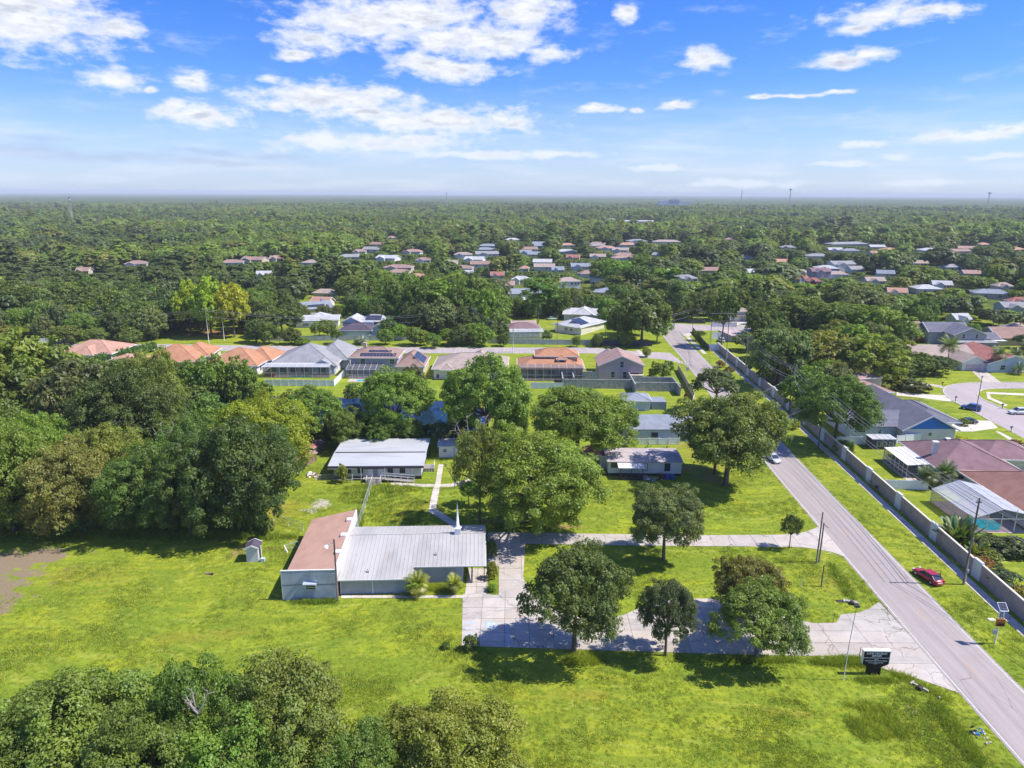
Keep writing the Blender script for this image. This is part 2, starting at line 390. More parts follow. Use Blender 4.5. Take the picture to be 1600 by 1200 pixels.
# main road: two lanes, nearly straight, running away from the viewer
ROAD_C = [(55.0, -40), (55.7, 30), (56.15, 65), (56.4, 80), (57.0, 96), (58.0, 126), (58.9, 148), (60.4, 180), (62.6, 222), (64.2, 250), (65.2, 283), (68.5, 320), (74, 370), (81, 430), (90, 520)]
rc = resample(smooth_poly(ROAD_C, 2, False), 4.0)
lft, rgt = offset_line(rc, -4.0), offset_line(rc, 4.0)
tag(strip_mb(MB(), lft, rgt, 0.024).build('road', M_ROAD), 'two lane asphalt road running into the distance', kind='structure')
KEEP_OUT.append([p for p in lft] + [p for p in reversed(rgt)])
M_WHITE = mat('road paint white', (0.66, 0.63, 0.60), 0.6, 3.0, 0.12); M_YEL = mat('road paint yellow', (0.62, 0.36, 0.13), 0.7, 1.2, 0.3, col2=(0.42,0.28,0.22))
for d in (-3.62, 3.62):
    tag(strip_mb(MB(), offset_line(rc, d-0.075), offset_line(rc, d+0.075), 0.030).build('edge_line', M_WHITE), kind='structure')
def along(line, s):
    for a, b in zip(line, line[1:]):
        L = math.hypot(b[0]-a[0], b[1]-a[1])
        if s <= L: return (a[0]+(b[0]-a[0])*s/L, a[1]+(b[1]-a[1])*s/L), math.atan2(b[1]-a[1], b[0]-a[0])
        s -= L
    return line[-1], math.atan2(line[-1][1]-line[-2][1], line[-1][0]-line[-2][0])
tot = sum(math.dist(a, b) for a, b in zip(rc, rc[1:]))
s0 = 113.4 % 12.2
k = 0
while s0 + 12.2*k < 330:
    s = s0 + 12.2*k; k += 1
    (ax, ay), an = along(rc, s); (bx, by), _ = along(rc, s+3.0); mbd = MB()
    strip_mb(mbd, offset_line([(ax,ay),(bx,by)], -.06), offset_line([(ax,ay),(bx,by)], .06), 0.030)
    tag(mbd.build('centre_line_dash', M_YEL), kind='structure')

def sheet(name, pts, m, z, kind='structure', keep=True, label=None):
    if area(pts) < 0: pts = pts[::-1]
    o = MB().prism(pts, -0.12, z).build(name, m)
    tag(o, label, kind=kind)
    if keep: KEEP_OUT.append(pts)
    return o
# cross street behind the row of houses, and the side street on the right
sheet('cross_street', PX([(-260,545),(150,542),(500,544),(700,544),(925,542),(1000,548),(1046,549),(1078,572),(1066,566),(1040,560),(1000,557),(925,551),(700,553),(500,553),(150,551),(-260,555)]), M_STREET, 0.018)
sheet('side_street', PX([(1046,503),(1100,505),(1200,507),(1330,509),(1330,516),(1200,515),(1120,514),(1085,514),(1068,523)]), M_STREET, 0.018)
# residential bend on the right
bend = PX([(1700,590),(1600,591),(1540,591),(1500,593),(1480,597),(1473,603),(1476,611),(1490,621),(1520,636),(1547,651),(1580,667),(1640,700),(1760,760),(1800,720),(1700,670),(1640,650),(1575,634),(1545,622),(1527,613),(1528,606),(1540,601),(1600,600),(1700,600)])
sheet('residential_street', smooth_poly(bend, 1), M_STREET, 0.018)
def kerb(line, w=0.45):
    a = offset_line(line, -w/2); b = offset_line(line, w/2); m = MB(); n = len(a)
    v = [(x,y,0.0) for x,y in a]+[(x,y,.11) for x,y in a]+[(x,y,.11) for x,y in b]+[(x,y,0.0) for x,y in b]
    for j in range(3): pass
    m.add(v, [(j*n+i, j*n+i+1, (j+1)*n+i+1, (j+1)*n+i) for j in range(3) for i in range(n-1)])
    return tag(m.build('kerb', M_CONC), kind='structure')
def conc(name, col, st=(0.52,0.43,0.35)):
    m = bpy.data.materials.new(name); m.use_nodes = True; t = m.node_tree; t.nodes.clear(); n = NT(t)
    co = n.node('ShaderNodeNewGeometry').outputs['Position']
    c = n.mix(n.ramp(n.noise(co, 0.6, 6, 0.65), 0.35, 0.7), col, tuple(v*0.80 for v in col))
    c = n.mix(n.math('MULTIPLY', n.ramp(n.noise(n.mapping(co, loc=(3,3,3)), 0.16, 5, 0.7), 0.44, 0.62), 0.6), c, st)
    c = n.mix(n.math('MULTIPLY', n.ramp(n.noise(co, 7, 3, 0.7), 0.45, 0.7), 0.35), c, tuple(v*0.6 for v in col))
    cr = n.node('ShaderNodeTexVoronoi', feature='DISTANCE_TO_EDGE', ins={'Vector': n.vmath('ADD', co, n.vmath('SCALE', n.node('ShaderNodeTexNoise', ins={'Vector': co, 'Scale': 0.5}).outputs['Color'], scale=2.5)), 'Scale': 0.16}).outputs[0]
    c = n.mix(n.math('MULTIPLY', n.ramp(cr, 0.010, 0.003), 0.7), c, (0.16,0.13,0.10))
    c = n.mix(n.math('MULTIPLY', n.ramp(n.noise(n.mapping(co, rot=(0,0,R(12)), scale=(.12,.9,1)), 1.0, 4, .6), .55, .68), .30), c, tuple(v*.62 for v in col))
    oi = n.node('ShaderNodeObjectInfo').outputs['Random']
    k = n.math('ADD', n.math('MULTIPLY', oi, 0.22), 0.88); c = n.vmath('SCALE', c); n.l.new(k, c.node.inputs['Scale'])
    b = n.node('ShaderNodeBsdfPrincipled', ins={'Base Color': c, 'Roughness': 0.88, 'Specular IOR Level': 0.25})
    o = n.node('ShaderNodeOutputMaterial'); n.l.new(b.outputs[0], o.inputs[0]); return m
M_CONC = conc('old concrete', (0.55, 0.500, 0.448)); M_WALK = conc('walk concrete', (0.70, 0.63, 0.55)); M_DIRT = mat('joint dirt', (0.10,0.10,0.05), 0.95, 2.0, 0.3, objspace=False)
kerb(smooth_poly(PX([(1700,590),(1600,591),(1540,591),(1500,593),(1480,597),(1473,603),(1476,611),(1490,621),(1520,636),(1547,651)]), 2, False))
kerb(smooth_poly(PX([(1700,600),(1600,600),(1540,601),(1528,606),(1527,613),(1545,622),(1575,634)]), 2, False))

def slabs(name, pxpoly, xs, ys, label, m=M_CONC, z=0.05, jitter=0.0, turn=0.0, piece='concrete_slab', skip=()):
    """one paved area: a dirt bed and the cast slabs on it, each slab a piece of its own"""
    P = PX(pxpoly) if pxpoly[0][0] > -900 else pxpoly
    if area(P) < 0: P = P[::-1]
    KEEP_OUT.append(P)
    root = MB().prism(P, -0.10, 0.022).build(name, M_DIRT); tag(root, label, kind='structure')
    c, s = math.cos(turn), math.sin(turn); Q = [(c*x+s*y, -s*x+c*y) for x, y in P]
    for i in range(len(xs)-1):
        for j in range(len(ys)-1):
            g = 0.022
            cell = clip_cell(Q, xs[i]+g, xs[i+1]-g, ys[j]+g, ys[j+1]-g)
            if len(cell) < 3 or abs(area(cell)) < 0.15: continue
            cell = [(c*x-s*y, s*x+c*y) for x, y in cell]
            dz = random.uniform(-0.006, 0.006)
            MB().prism(cell, 0.0, z+dz).build(piece, m, root)
    return root
def rng(a, b, st):
    out = [a]
    while out[-1] < b: out.append(out[-1]+st)
    return out
lot = [(726,929),(764,929),(782,930),(820,903),(835,930),(880,955),(930,968),(977,960),(1004,948),(1040,935),(1110,932),(1180,950),(1274,970),(1310,969),(1317,956),(1345,953),(1362,946),(1374,937),(1379,936),(1440,1006),(1502,1077),(1470,1066),(1430,1053),(1389,1042),(1346,1021),(1215,1021),(1075,1018),(900,1014),(725,1010)]
slabs('parking_lot', lot, [-9,-4.05,-0.85,2.4,5.6,8.8,12.4,16.0,19.4,23.0,26.4,30.0,33.2,36.8,41.5,46.3,52.5], [60,70.5,76.0,80.2,82.75,85.3,87.9,90.5,96], 'cracked pale concrete parking lot and apron of large cast slabs')
slabs('entrance_drive', [(764,832),(822,832),(823,850),(820,903),(782,930),(782,886),(764,886)], [-5,-1.9,1.6,5.2], rng(88.5, 114, 3.4), 'pale concrete drive beside the metal roofed hall')
slabs('upper_drive', [(822,832),(905,833),(1100,834),(1225,832),(1258,828),(1279,820),(1286,821),(1303,842),(1323,866),(1300,858),(1262,852),(1237,851),(1044,851),(823,850)], rng(1.6, 60, 3.55), [90, 112, 125], 'long straight concrete drive leading to the road')
slabs('carport_floor', [(729,930),(764,929),(764,889),(735,889)], [-8,-5.1,-3], rng(90.5, 104, 2.9), 'pale concrete floor under the carport roof')
slabs('front_walk', [(536,937),(727,935),(727,931),(536,933)], rng(-26, -6, 1.5), [85, 95], 'narrow concrete walk along the front lawn strip', M_WALK, 0.045)
slabs('garden_path', [(686,727),(694,727),(690,755),(684,790),(683,797),(694,803),(712,815),(742,836),(728,836),(700,818),(684,808),(671,801),(673,790),(678,765),(682,755)], [-30,0], rng(98, 150, 1.6), 'narrow pale path from the back hall past the lawn', M_WALK, 0.045)
slabs('cross_path', [(612,755),(665,758),(705,757),(735,749),(738,754),(706,762),(660,762),(612,759)], rng(-25, 0, 1.6), [120, 140], 'thin pale path crossing the garden path', M_WALK, 0.040)

# sidewalk and grass strip beside the long wall on the right
def wall_x(y): return 70.0 + (y-86.0)*0.046 if y < 190 else 74.8 + (y-190)*0.024
WL = [(wall_x(y)-2.45, y) for y in range(60, 262, 4)]; WR = [(wall_x(y)-1.05, y) for y in range(60, 262, 4)]
root = tag(strip_mb(MB(), WL, WR, 0.016).build('sidewalk', M_DIRT), 'pale concrete sidewalk running beside the long wall', kind='structure')
KEEP_OUT.append(WL + WR[::-1])
y = 60.0
while y < 258:
    st = 1.55 if y < 150 else 6.2
    a, b = y+0.02, y+st-0.02
    MB().prism([(wall_x(a)-2.45, a), (wall_x(a)-1.05, a), (wall_x(b)-1.05, b), (wall_x(b)-2.45, b)], 0.0, 0.05).build('concrete_slab', M_WALK, root)
    y += st
# pale path, curved verge walk near the junction on the right
slabs('corner_walk', [(1068,521),(1076,518),(1082,519),(1076,523),(1090,537),(1104,550),(1098,550),(1084,538)], rng(60, 90, 3), rng(240, 310, 3), 'curved worn walk at the far street corner', M_WALK, 0.045)
# driveways and walks of the houses on the right
for nm, P, lb in (('house_driveway', [(1517,572),(1538,572),(1566,592),(1537,592)], 'pale driveway in front of the white garage'),
                  ('house_driveway', [(1401,607),(1440,610),(1478,612),(1492,622),(1470,620),(1430,615),(1401,613)], 'pale driveway below the rounded hedge'),
                  ('house_driveway', [(1480,668),(1494,650),(1548,651),(1560,662),(1520,668)], 'pale driveway with a dark car'),
                  ('house_driveway', [(1404,595),(1440,592),(1473,597),(1474,601),(1450,596),(1441,604),(1404,600)], 'curved pale walk round a small lawn'),
                  ('house_driveway', [(1582,634),(1640,648),(1640,640),(1600,630)], 'pale driveway under the white van'),
                  ('house_driveway', [(1582,519),(1640,520),(1640,528),(1560,524)], 'pale far driveway in front of brown roofed houses'),
                  ('house_driveway', [(1142,499),(1163,499),(1172,506),(1143,505)], 'pale driveway in front of a small garage'),
                  ('house_driveway', [(905,470),(925,470),(930,480),(900,480)], 'pale driveway in the far neighbourhood')):
    sheet(nm, PX(P), M_WALK, 0.03, label=lb)
sheet('verge_walk', PX([(1555,667),(1562,668),(1610,692),(1602,695)]), M_WALK, 0.03, label='thin sidewalk between two lawns at the right edge')
sheet('verge_walk', PX([(1541,606),(1600,608),(1600,611),(1546,609),(1549,615),(1575,626),(1571,628),(1543,616)]), M_WALK, 0.03, label='thin curved sidewalk on the lawn inside the street bend')
sheet('shoulder_walk', PX([(993,545),(999,545),(1012,557),(1006,558)]), M_WALK, 0.02, label='short worn path near the street corner')

# pond
def water_mat(name, col, rough=0.06, wave=0.25):
    m = bpy.data.materials.new(name); m.use_nodes = True; t = m.node_tree; t.nodes.clear(); n = NT(t)
    co = n.node('ShaderNodeNewGeometry').outputs['Position']
    bn = n.node('ShaderNodeBump', ins={'Height': n.noise(n.mapping(co, scale=(1, 2, 1)), 1.6, 4, 0.6), 'Strength': wave, 'Distance': 0.05})
    b = n.node('ShaderNodeBsdfPrincipled', ins={'Base Color': (*col, 1), 'Roughness': rough, 'Normal': bn.outputs[0], 'IOR': 1.33, 'Specular IOR Level': 0.5})
    o = n.node('ShaderNodeOutputMaterial'); n.l.new(b.outputs[0], o.inputs[0]); return m
M_WATER = water_mat('pond water', (0.010, 0.030, 0.060)); M_POOL = water_mat('pool water', (0.05, 0.42, 0.46))
pond = smooth_poly(PX([(60,655),(120,642),(200,632),(320,622),(420,623),(520,625),(600,625),(700,628),(755,636),(770,655),(740,682),(690,684),(640,676),(560,672),(480,672),(380,676),(300,684),(200,692),(110,690),(60,675)]), 2)
tag(MB().prism(pond, -0.1, 0.03).build('pond_water', M_WATER), 'blue pond behind the tree belt', kind='structure'); KEEP_OUT.append(pond)
M_BANK = mat('bank mud', (0.10,0.085,0.05), 0.95, 0.8, 0.3, objspace=False)
bo = [((x-(-40))*1.012-40, (y-172)*1.05+172) for x, y in pond]
tag(MB().prism(bo, -0.1, 0.012).build('pond_bank', M_BANK), 'muddy rim of the blue pond', kind='structure')
# ================================================================ buildings
def shingle(name, col, sc=0.5, dark=0.78):
    return mat(name, col, 0.92, 0.5, 0.12, col2=tuple(v*dark for v in col), bump=0.5, bscale=6, spec=0.15, stain=(0.25, tuple(v*0.72 for v in col), 0.5), thresh=(0.35, 0.7))
M_WWALL = mat('white wall', (0.76,0.74,0.76), 0.8, 0.35, 0.06, stain=(0.6,(0.55,0.54,0.50),0.35)); M_TAN = mat('tan wall', (0.62,0.53,0.42), 0.85, 0.4, 0.06)
M_PINKW = mat('mauve wall', (0.54,0.43,0.45), 0.85, 0.5, 0.06); M_GREYW = mat('grey wall', (0.42,0.41,0.47), 0.85, 0.4, 0.05); M_BLUEW = mat('pale blue wall', (0.52,0.60,0.72), 0.85, 0.4, 0.06)
M_CREAM = mat('cream wall', (0.72,0.68,0.56), 0.85, 0.4, 0.05); M_STUC = mat('pale stucco', (0.68,0.66,0.63), 0.85, 0.4, 0.06)
M_TRIM = mat('white trim', (0.80,0.79,0.77), 0.5); M_GLASS = mat('window glass', (0.035,0.045,0.06), 0.08, spec=0.8); M_DARKT = mat('dark trim', (0.05,0.045,0.045), 0.6)
M_VINYL = mat('white vinyl', (0.86,0.87,0.95), 0.45, 0.3, 0.04); M_ALU = mat('aluminium', (0.72,0.73,0.75), 0.4, metal=0.3)
M_REDDOOR = mat('red paint', (0.42,0.04,0.04), 0.6)
def screen_mat(name, op, col):
    m = bpy.data.materials.new(name); m.use_nodes = True; t = m.node_tree; t.nodes.clear(); n = NT(t)
    a = n.node('ShaderNodeBsdfTransparent'); b = n.node('ShaderNodeBsdfDiffuse', ins={'Color': (*col, 1)}); c = n.node('ShaderNodeMixShader', ins={0: op, 1: a.outputs[0], 2: b.outputs[0]})
    o = n.node('ShaderNodeOutputMaterial'); n.l.new(c.outputs[0], o.inputs[0]); return m
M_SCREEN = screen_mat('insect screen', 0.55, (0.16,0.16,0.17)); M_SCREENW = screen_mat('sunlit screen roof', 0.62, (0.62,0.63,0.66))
def solar_mat():
    m = bpy.data.materials.new('solar cells'); m.use_nodes = True; t = m.node_tree; t.nodes.clear(); n = NT(t)
    br = n.node('ShaderNodeTexBrick', ins={'Vector': n.node('ShaderNodeTexCoord').outputs['Object'], 'Color1': (0.012,0.018,0.045,1), 'Color2': (0.016,0.024,0.060,1), 'Mortar': (0.16,0.17,0.2,1), 'Scale': 1.0, 'Mortar Size': 0.02, 'Brick Width': 0.33, 'Row Height': 0.33}, offset=0.0)
    b = n.node('ShaderNodeBsdfPrincipled', ins={'Base Color': br.outputs[0], 'Roughness': 0.15, 'Specular IOR Level': 0.7}); o = n.node('ShaderNodeOutputMaterial'); n.l.new(b.outputs[0], o.inputs[0]); return m
M_SOLAR = solar_mat()
ORANGE = shingle('orange tile', (0.50,0.25,0.145)); SALMON = shingle('salmon tile', (0.52,0.30,0.22)); GREYR = shingle('grey shingle', (0.33,0.33,0.34)); BROWNR = shingle('brown shingle', (0.36,0.24,0.20)); TANR = shingle('tan shingle', (0.44,0.35,0.30))
PINKR = shingle('pink brown shingle', (0.42,0.28,0.24)); SLATE = shingle('slate grey shingle', (0.19,0.19,0.23)); MAROON = shingle('maroon shingle', (0.27,0.17,0.18)); LGREY = shingle('light grey roof', (0.52,0.52,0.53)); DKROOF = shingle('dark purple shingle', (0.11,0.09,0.12)); REDR = shingle('red brown roof', (0.40,0.17,0.14)); BLUEG = shingle('blue grey shingle', (0.29,0.32,0.37)); REDBR = shingle('rust brown shingle', (0.34,0.18,0.14))

class House:
    def __init__(s, name, label, A, B, z=0.0, cat='house', group=None, rz=None):
        a = G(A[0], A[1], z); b = G(B[0], B[1], z); s.rz = math.atan2(b[1]-a[1], b[0]-a[0]) if rz is None else rz; s.W = math.dist(a, b); s.o = a
        s.root = empty(name, (a[0], a[1], 0), s.rz, label, cat, group); s.par = s.root
    def loc(s, px, py, z=0.0):
        g = G(px, py, z); dx, dy = g[0]-s.o[0], g[1]-s.o[1]; c, q = math.cos(s.rz), math.sin(s.rz); return (c*dx+q*dy, -q*dx+c*dy)
    def foot(s, x0=0, x1=None, y0=0, y1=10, pad=0.6):
        x1 = s.W if x1 is None else x1; c, q = math.cos(s.rz), math.sin(s.rz)
        KEEP_OUT.append([(s.o[0]+c*x-q*y, s.o[1]+q*x+c*y) for x, y in ((x0-pad,y0-pad),(x1+pad,y0-pad),(x1+pad,y1+pad),(x0-pad,y1+pad))]); return s
    def part(s, mb, name, m, label=None, parent=None): return mb.build(name, m, parent or s.par, label)
    def wall(s, x0, x1, y0, y1, h, m, z0=0.0, label=None):
        s.foot(x0, x1, y0, y1); return s.part(MB().box(x0, x1, y0, y1, z0-(0.05 if z0 == 0 else 0), h), 'wall', m, label)
    def hip(s, x0, x1, y0, y1, z, rise, m, over=0.5, t=0.16, label=None, axis=None):
        x0 -= over; x1 += over; y0 -= over; y1 += over; w, d = x1-x0, y1-y0; mb = MB(); zz = z
        e = [(x0,y0),(x1,y0),(x1,y1),(x0,y1)]; L = [(x,y,zz) for x,y in e]; U = [(x,y,zz+t) for x,y in e]
        ax = axis or ('x' if w >= d else 'y'); k = min(w, d)/2*0.96
        if ax == 'x': r1, r2 = (x0+min(k, w/2-.05), (y0+y1)/2, zz+t+rise), (x1-min(k, w/2-.05), (y0+y1)/2, zz+t+rise); F = [(4,5,9,8),(5,6,9),(6,7,8,9),(7,4,8)]
        else: r1, r2 = ((x0+x1)/2, y0+min(k, d/2-.05), zz+t+rise), ((x0+x1)/2, y1-min(k, d/2-.05), zz+t+rise); F = [(4,5,8),(5,6,9,8),(6,7,9),(7,4,8,9)]
        mb.add(L+U+[r1, r2], F+[(3,2,1,0),(0,1,5,4),(1,2,6,5),(2,3,7,6),(3,0,4,7)])
        o = s.part(mb, 'roof', m, label); fb = MB(); g = 0.03
        for a, b in ((0,1),(1,2),(2,3),(3,0)):
            fb.beam((*e[a], zz+t*0.4), (*e[b], zz+t*0.4), 0.12, t+0.12)
        fb.build('fascia', M_TRIM, o); rb = MB()
        for c, r in zip([0,3,1,2], [0,0,1,1]) if ax == 'x' else zip([0,1,2,3], [0,0,1,1]):
            rb.beam((e[c][0], e[c][1], zz+t), (r1, r2)[r], 0.3, 0.1)
        rb.beam(r1, r2, 0.34, 0.1); rb.build('ridge_cap', m, o); return o
    def gable(s, x0, x1, y0, y1, z, rise, m, axis='x', over=0.5, t=0.16, gm=None, label=None):
        w = (y1-y0)/2+over if axis == 'x' else (x1-x0)/2+over; sl = rise/((y1-y0)/2 if axis == 'x' else (x1-x0)/2)
        mb = MB(); c = (y0+y1)/2 if axis == 'x' else (x0+x1)/2; a, b = (x0-over, x1+over) if axis == 'x' else (y0-over, y1+over)
        prof = [(-w, z+rise-sl*w), (0, z+rise), (w, z+rise-sl*w), (w, z+rise-sl*w+t), (0, z+rise+t*1.2), (-w, z+rise-sl*w+t)]
        P = lambda u, q, zz: (u, c+q, zz) if axis == 'x' else (c+q, u, zz)
        v = [P(a, q, zz) for q, zz in prof]+[P(b, q, zz) for q, zz in prof]
        f = [(0,1,4,5),(1,2,3,4),(11,10,7,6),(10,9,8,7),(5,4,10,11),(4,3,9,10),(1,0,6,7),(2,1,7,8),(0,5,11,6),(3,2,8,9)]
        mb.add(v, f); o = s.part(mb, 'roof', m, label); fb = MB()
        for u in (a-.02, b+.02):
            fb = MB()
            for q1, q2 in ((0, 1), (1, 2)):
                fb.beam(P(u, prof[q1][0], prof[q1][1]+t*.4), P(u, prof[q2][0], prof[q2][1]+t*.4), 0.10, t+0.14)
            fb.build('bargeboard', M_TRIM, o)
        if gm:
            hw = (y1-y0)/2 if axis == 'x' else (x1-x0)/2; e0, e1 = (x0, x1) if axis == 'x' else (y0, y1)
            for ee, d in ((e0, 0.15), (e1, -0.15)):
                g = MB(); T3 = [P(ee, -hw, z-0.02), P(ee, hw, z-0.02), P(ee, 0, z+rise-0.03)]+[P(ee+d, -hw, z-0.02), P(ee+d, hw, z-0.02), P(ee+d, 0, z+rise-0.03)]
                g.add(T3, [(0,1,2),(5,4,3),(0,3,4,1),(1,4,5,2),(2,5,3,0)])
                s.part(g, 'gable_wall', gm)
        return o
    def win(s, face, u, z, w, h, pos, frame=None, pane=None, name='window', bars=True):
        """a window on the wall plane: face F (front, at y=pos), B, L (x=pos) or R; u runs along the wall"""
        frame = frame or M_TRIM; pane = pane or M_GLASS; f = MB(); t = 0.09; d = {'F': -1, 'B': 1, 'L': -1, 'R': 1}[face]
        def bx(mb, u0, u1, z0, z1, p0, p1):
            a, b = sorted((pos+d*p0, pos+d*p1))
            mb.box(u0, u1, a, b, z0, z1) if face in 'FB' else mb.box(a, b, u0, u1, z0, z1)
        u0, u1, z0, z1 = u-w/2, u+w/2, z-h/2, z+h/2
        bx(f, u0-t, u1+t, z1, z1+t, -.02, .07); bx(f, u0-t, u1+t, z0-t, z0, -.02, .09); bx(f, u0-t, u0, z0, z1, -.02, .07); bx(f, u1, u1+t, z0, z1, -.02, .07)
        if bars: bx(f, u0, u1, z-.03, z+.03, -.02, .05)
        o = s.part(f, name, frame); p = MB(); bx(p, u0, u1, z0, z1, -.02, .02); p.build('pane', pane, o); return o
    def door(s, face, u, w, h, pos, m, z0=0.0, name='door'):
        d = {'F': -1, 'B': 1, 'L': -1, 'R': 1}[face]; a, b = sorted((pos-d*.02, pos+d*.05)); mb = MB()
        mb.box(u-w/2, u+w/2, a, b, z0+.02, z0+h) if face in 'FB' else mb.box(a, b, u-w/2, u+w/2, z0+.02, z0+h)
        o = s.part(mb, name, m)
        if name == 'garage_door':
            g = MB(); a, b = sorted((pos+d*.05, pos+d*.075))
            for k in range(1, 4):
                zz = z0+h*k/4
                g.box(u-w/2, u+w/2, a, b, zz-.03, zz+.03) if face in 'FB' else g.box(a, b, u-w/2, u+w/2, zz-.03, zz+.03)
            g.build('door_rail', M_TRIM, o)
        return o
    def box(s, b, name, m, label=None): return s.part(MB().box(*b), name, m, label)
    def solar(s, org, ux, uy, nx, ny, w=1.0, h=1.7, gap=0.05):
        """a field of solar panels lying on a roof plane: corner, unit vector across, unit vector up the slope"""
        org, ux, uy = Vector(org), Vector(ux).normalized(), Vector(uy).normalized(); n = ux.cross(uy)
        for i in range(nx):
            for j in range(ny):
                p = org+ux*i*(w+gap)+uy*j*(h+gap)+n*0.06; mb = MB()
                q = [p, p+ux*w, p+ux*w+uy*h, p+uy*h]; mb.add(q+[v+n*0.05 for v in q], [(3,2,1,0),(4,5,6,7),(0,1,5,4),(1,2,6,5),(2,3,7,6),(3,0,4,7)]); s.part(mb, 'solar_panel', M_SOLAR)
    def cage(s, x0, x1, y0, y1, h0, h1, bays=6, name='screen_enclosure', frame=None, roof=None, side=None):
        """a pool cage: beams with insect screen between; the roof rises from h0 at the front (y0) to h1 at the house (y1)"""
        frame = frame or M_ALU; f = MB(); n = bays
        for i in range(n+1):
            x = x0+(x1-x0)*i/n; f.beam((x,y0,0), (x,y0,h0), .09); f.beam((x,y0,h0), (x,y1,h1), .09)
        for z in (h0, h0*0.45): f.beam((x0,y0,z), (x1,y0,z), .08)
        for yy in (0.5,): f.beam((x0,(y0+y1)/2,(h0+h1)/2), (x1,(y0+y1)/2,(h0+h1)/2), .08)
        for x in (x0, x1):
            for k in range(4):
                yy = y0+(y1-y0)*k/3; f.beam((x,yy,0), (x,yy,h0+(h1-h0)*k/3), .09)
            f.beam((x,y0,h0*.45), (x,y1,h0*.45), .07)
        o = s.part(f, name, frame); sc = MB(); q = .03
        sc.poly([(x0,y0+q,0),(x1,y0+q,0),(x1,y0+q,h0),(x0,y0+q,h0)])
        sc.poly([(x0+q,y0,0),(x0+q,y1,0),(x0+q,y1,h1),(x0+q,y0,h0)]); sc.poly([(x1-q,y0,0),(x1-q,y1,0),(x1-q,y1,h1),(x1-q,y0,h0)])
        sc.build('side_screen', side or M_SCREEN, o)
        MB().poly([(x0,y0,h0-q),(x1,y0,h0-q),(x1,y1,h1-q),(x0,y1,h1-q)]).build('roof_screen', roof or M_SCREEN, o); return o

# ---------------------------------------------------------------- the metal roofed hall
M_ANX = mat('annex paint', (0.50,0.55,0.66), 0.8, 0.5, 0.10, stain=(0.7,(0.38,0.42,0.50),0.5)); M_HALLW = mat('hall wall', (0.40,0.45,0.52), 0.8, 0.5, 0.08, stain=(0.5,(0.34,0.37,0.42),0.4))
M_MROOF = mat('ribbed metal roof', (0.50,0.48,0.455), 0.5, 0.3, 0.08, stain=(0.25,(0.36,0.33,0.30),0.6), spec=0.4, stretch=(1,.4,1)); M_BROOF = mat('brown roll roofing', (0.53,0.32,0.235), 0.92, 0.35, 0.08, stain=(0.4,(0.42,0.25,0.20),0.5), bump=0.3)
M_STEEP = mat('steeple white', (0.78,0.79,0.82), 0.45)
hall = House('church_hall', 'long low hall with a pale ribbed metal roof and a white steeple', (535,931), (762,928), rz=R(2.6), cat='church hall')
HW = 20.9
hall.wall(0, 9.9, 0, 10, 2.5, M_HALLW); hall.wall(9.9, 17.6, 2.5, 10.02, 2.85, M_HALLW); hall.wall(0, 17.6, 10.02, 14.2, 2.9, M_HALLW)
hall.box((9.88,9.95,0.0,2.5,0,2.45), 'end_wall_trim', M_TRIM)
for x in (0.05, 4.6): hall.box((x,x+.12,-.08,0.0,0,2.42), 'downpipe', M_TRIM)
def hall_z(y): return 2.52 + (y+0.5)*(4.15-2.52)/(10.3+0.5) if y <= 10.3 else 4.15-(y-10.3)*0.19
def roof_sheet(x0, x1, y0, y1):
    mb = MB(); t = .07
    for a, b in ((y0, min(y1, 10.3)), (10.3, y1)):
        if b <= a: continue
        za, zb = hall_z(a), hall_z(b); v = [(x0,a,za),(x1,a,za),(x1,b,zb),(x0,b,zb)]
        mb.add(v+[(x,y,z+t) for x,y,z in v], [(3,2,1,0),(4,5,6,7),(0,1,5,4),(1,2,6,5),(2,3,7,6),(3,0,4,7)])
    return mb
rf = roof_sheet(-0.35, 10.4, -0.5, 14.7).build('roof', M_MROOF, hall.root); rf2 = roof_sheet(10.4, HW+.1, 2.2, 14.7).build('roof', M_MROOF, hall.root)
rb = MB(); x = -0.2
while x < HW:
    y0 = -0.5 if x < 10.4 else 2.2
    rb.beam((x, y0, hall_z(y0)+.085), (x, 10.28, hall_z(10.28)+.085), .07, .07); rb.beam((x, 10.32, hall_z(10.32)+.085), (x, 14.7, hall_z(14.7)+.085), .07, .07); x += 0.61
o = rb.build('roof_rib', M_MROOF, hall.root); o['kind'] = 'stuff'
hall.box((-0.35,HW+.1,10.12,10.48,4.20,4.27), 'ridge_cap', M_MROOF)
hall.box((-0.35,10.4,-.58,-.5,2.42,2.60), 'gutter', M_TRIM); hall.box((10.4,HW+.1,2.12,2.2,2.82,2.99), 'gutter', M_TRIM); hall.box((10.34,10.42,-.5,2.12,2.48,2.6), 'roof_edge_trim', M_TRIM); hall.box((HW+.1,HW+.18,2.12,14.7,2.75,2.95), 'roof_edge_trim', M_TRIM)
for y in (2.4, 8.0, 13.6): hall.box((HW-.2,HW-.08,y,y+.12,0.05,hall_z(y)), 'carport_post', M_DARKT)
hall.box((17.6,17.66,4.4,5.4,0.05,2.1), 'door', M_WWALL); hall.box((17.6,17.65,7.0,8.4,0.9,2.0), 'window', M_GLASS)
for px, py, z in ((683,868,3.4), (577,896,2.8)):
    lx, ly = hall.loc(px, py, z); zz = hall_z(ly); o = hall.part(MB().cyl((lx,ly), .09, zz, zz+.55, 8), 'vent_pipe', M_ALU); MB().cyl((lx,ly), .22, zz+.06, zz+.12, 8).build('flashing', M_DARKT, o)
sx, sy = hall.loc(717, 838, 4.1); sy = 10.3
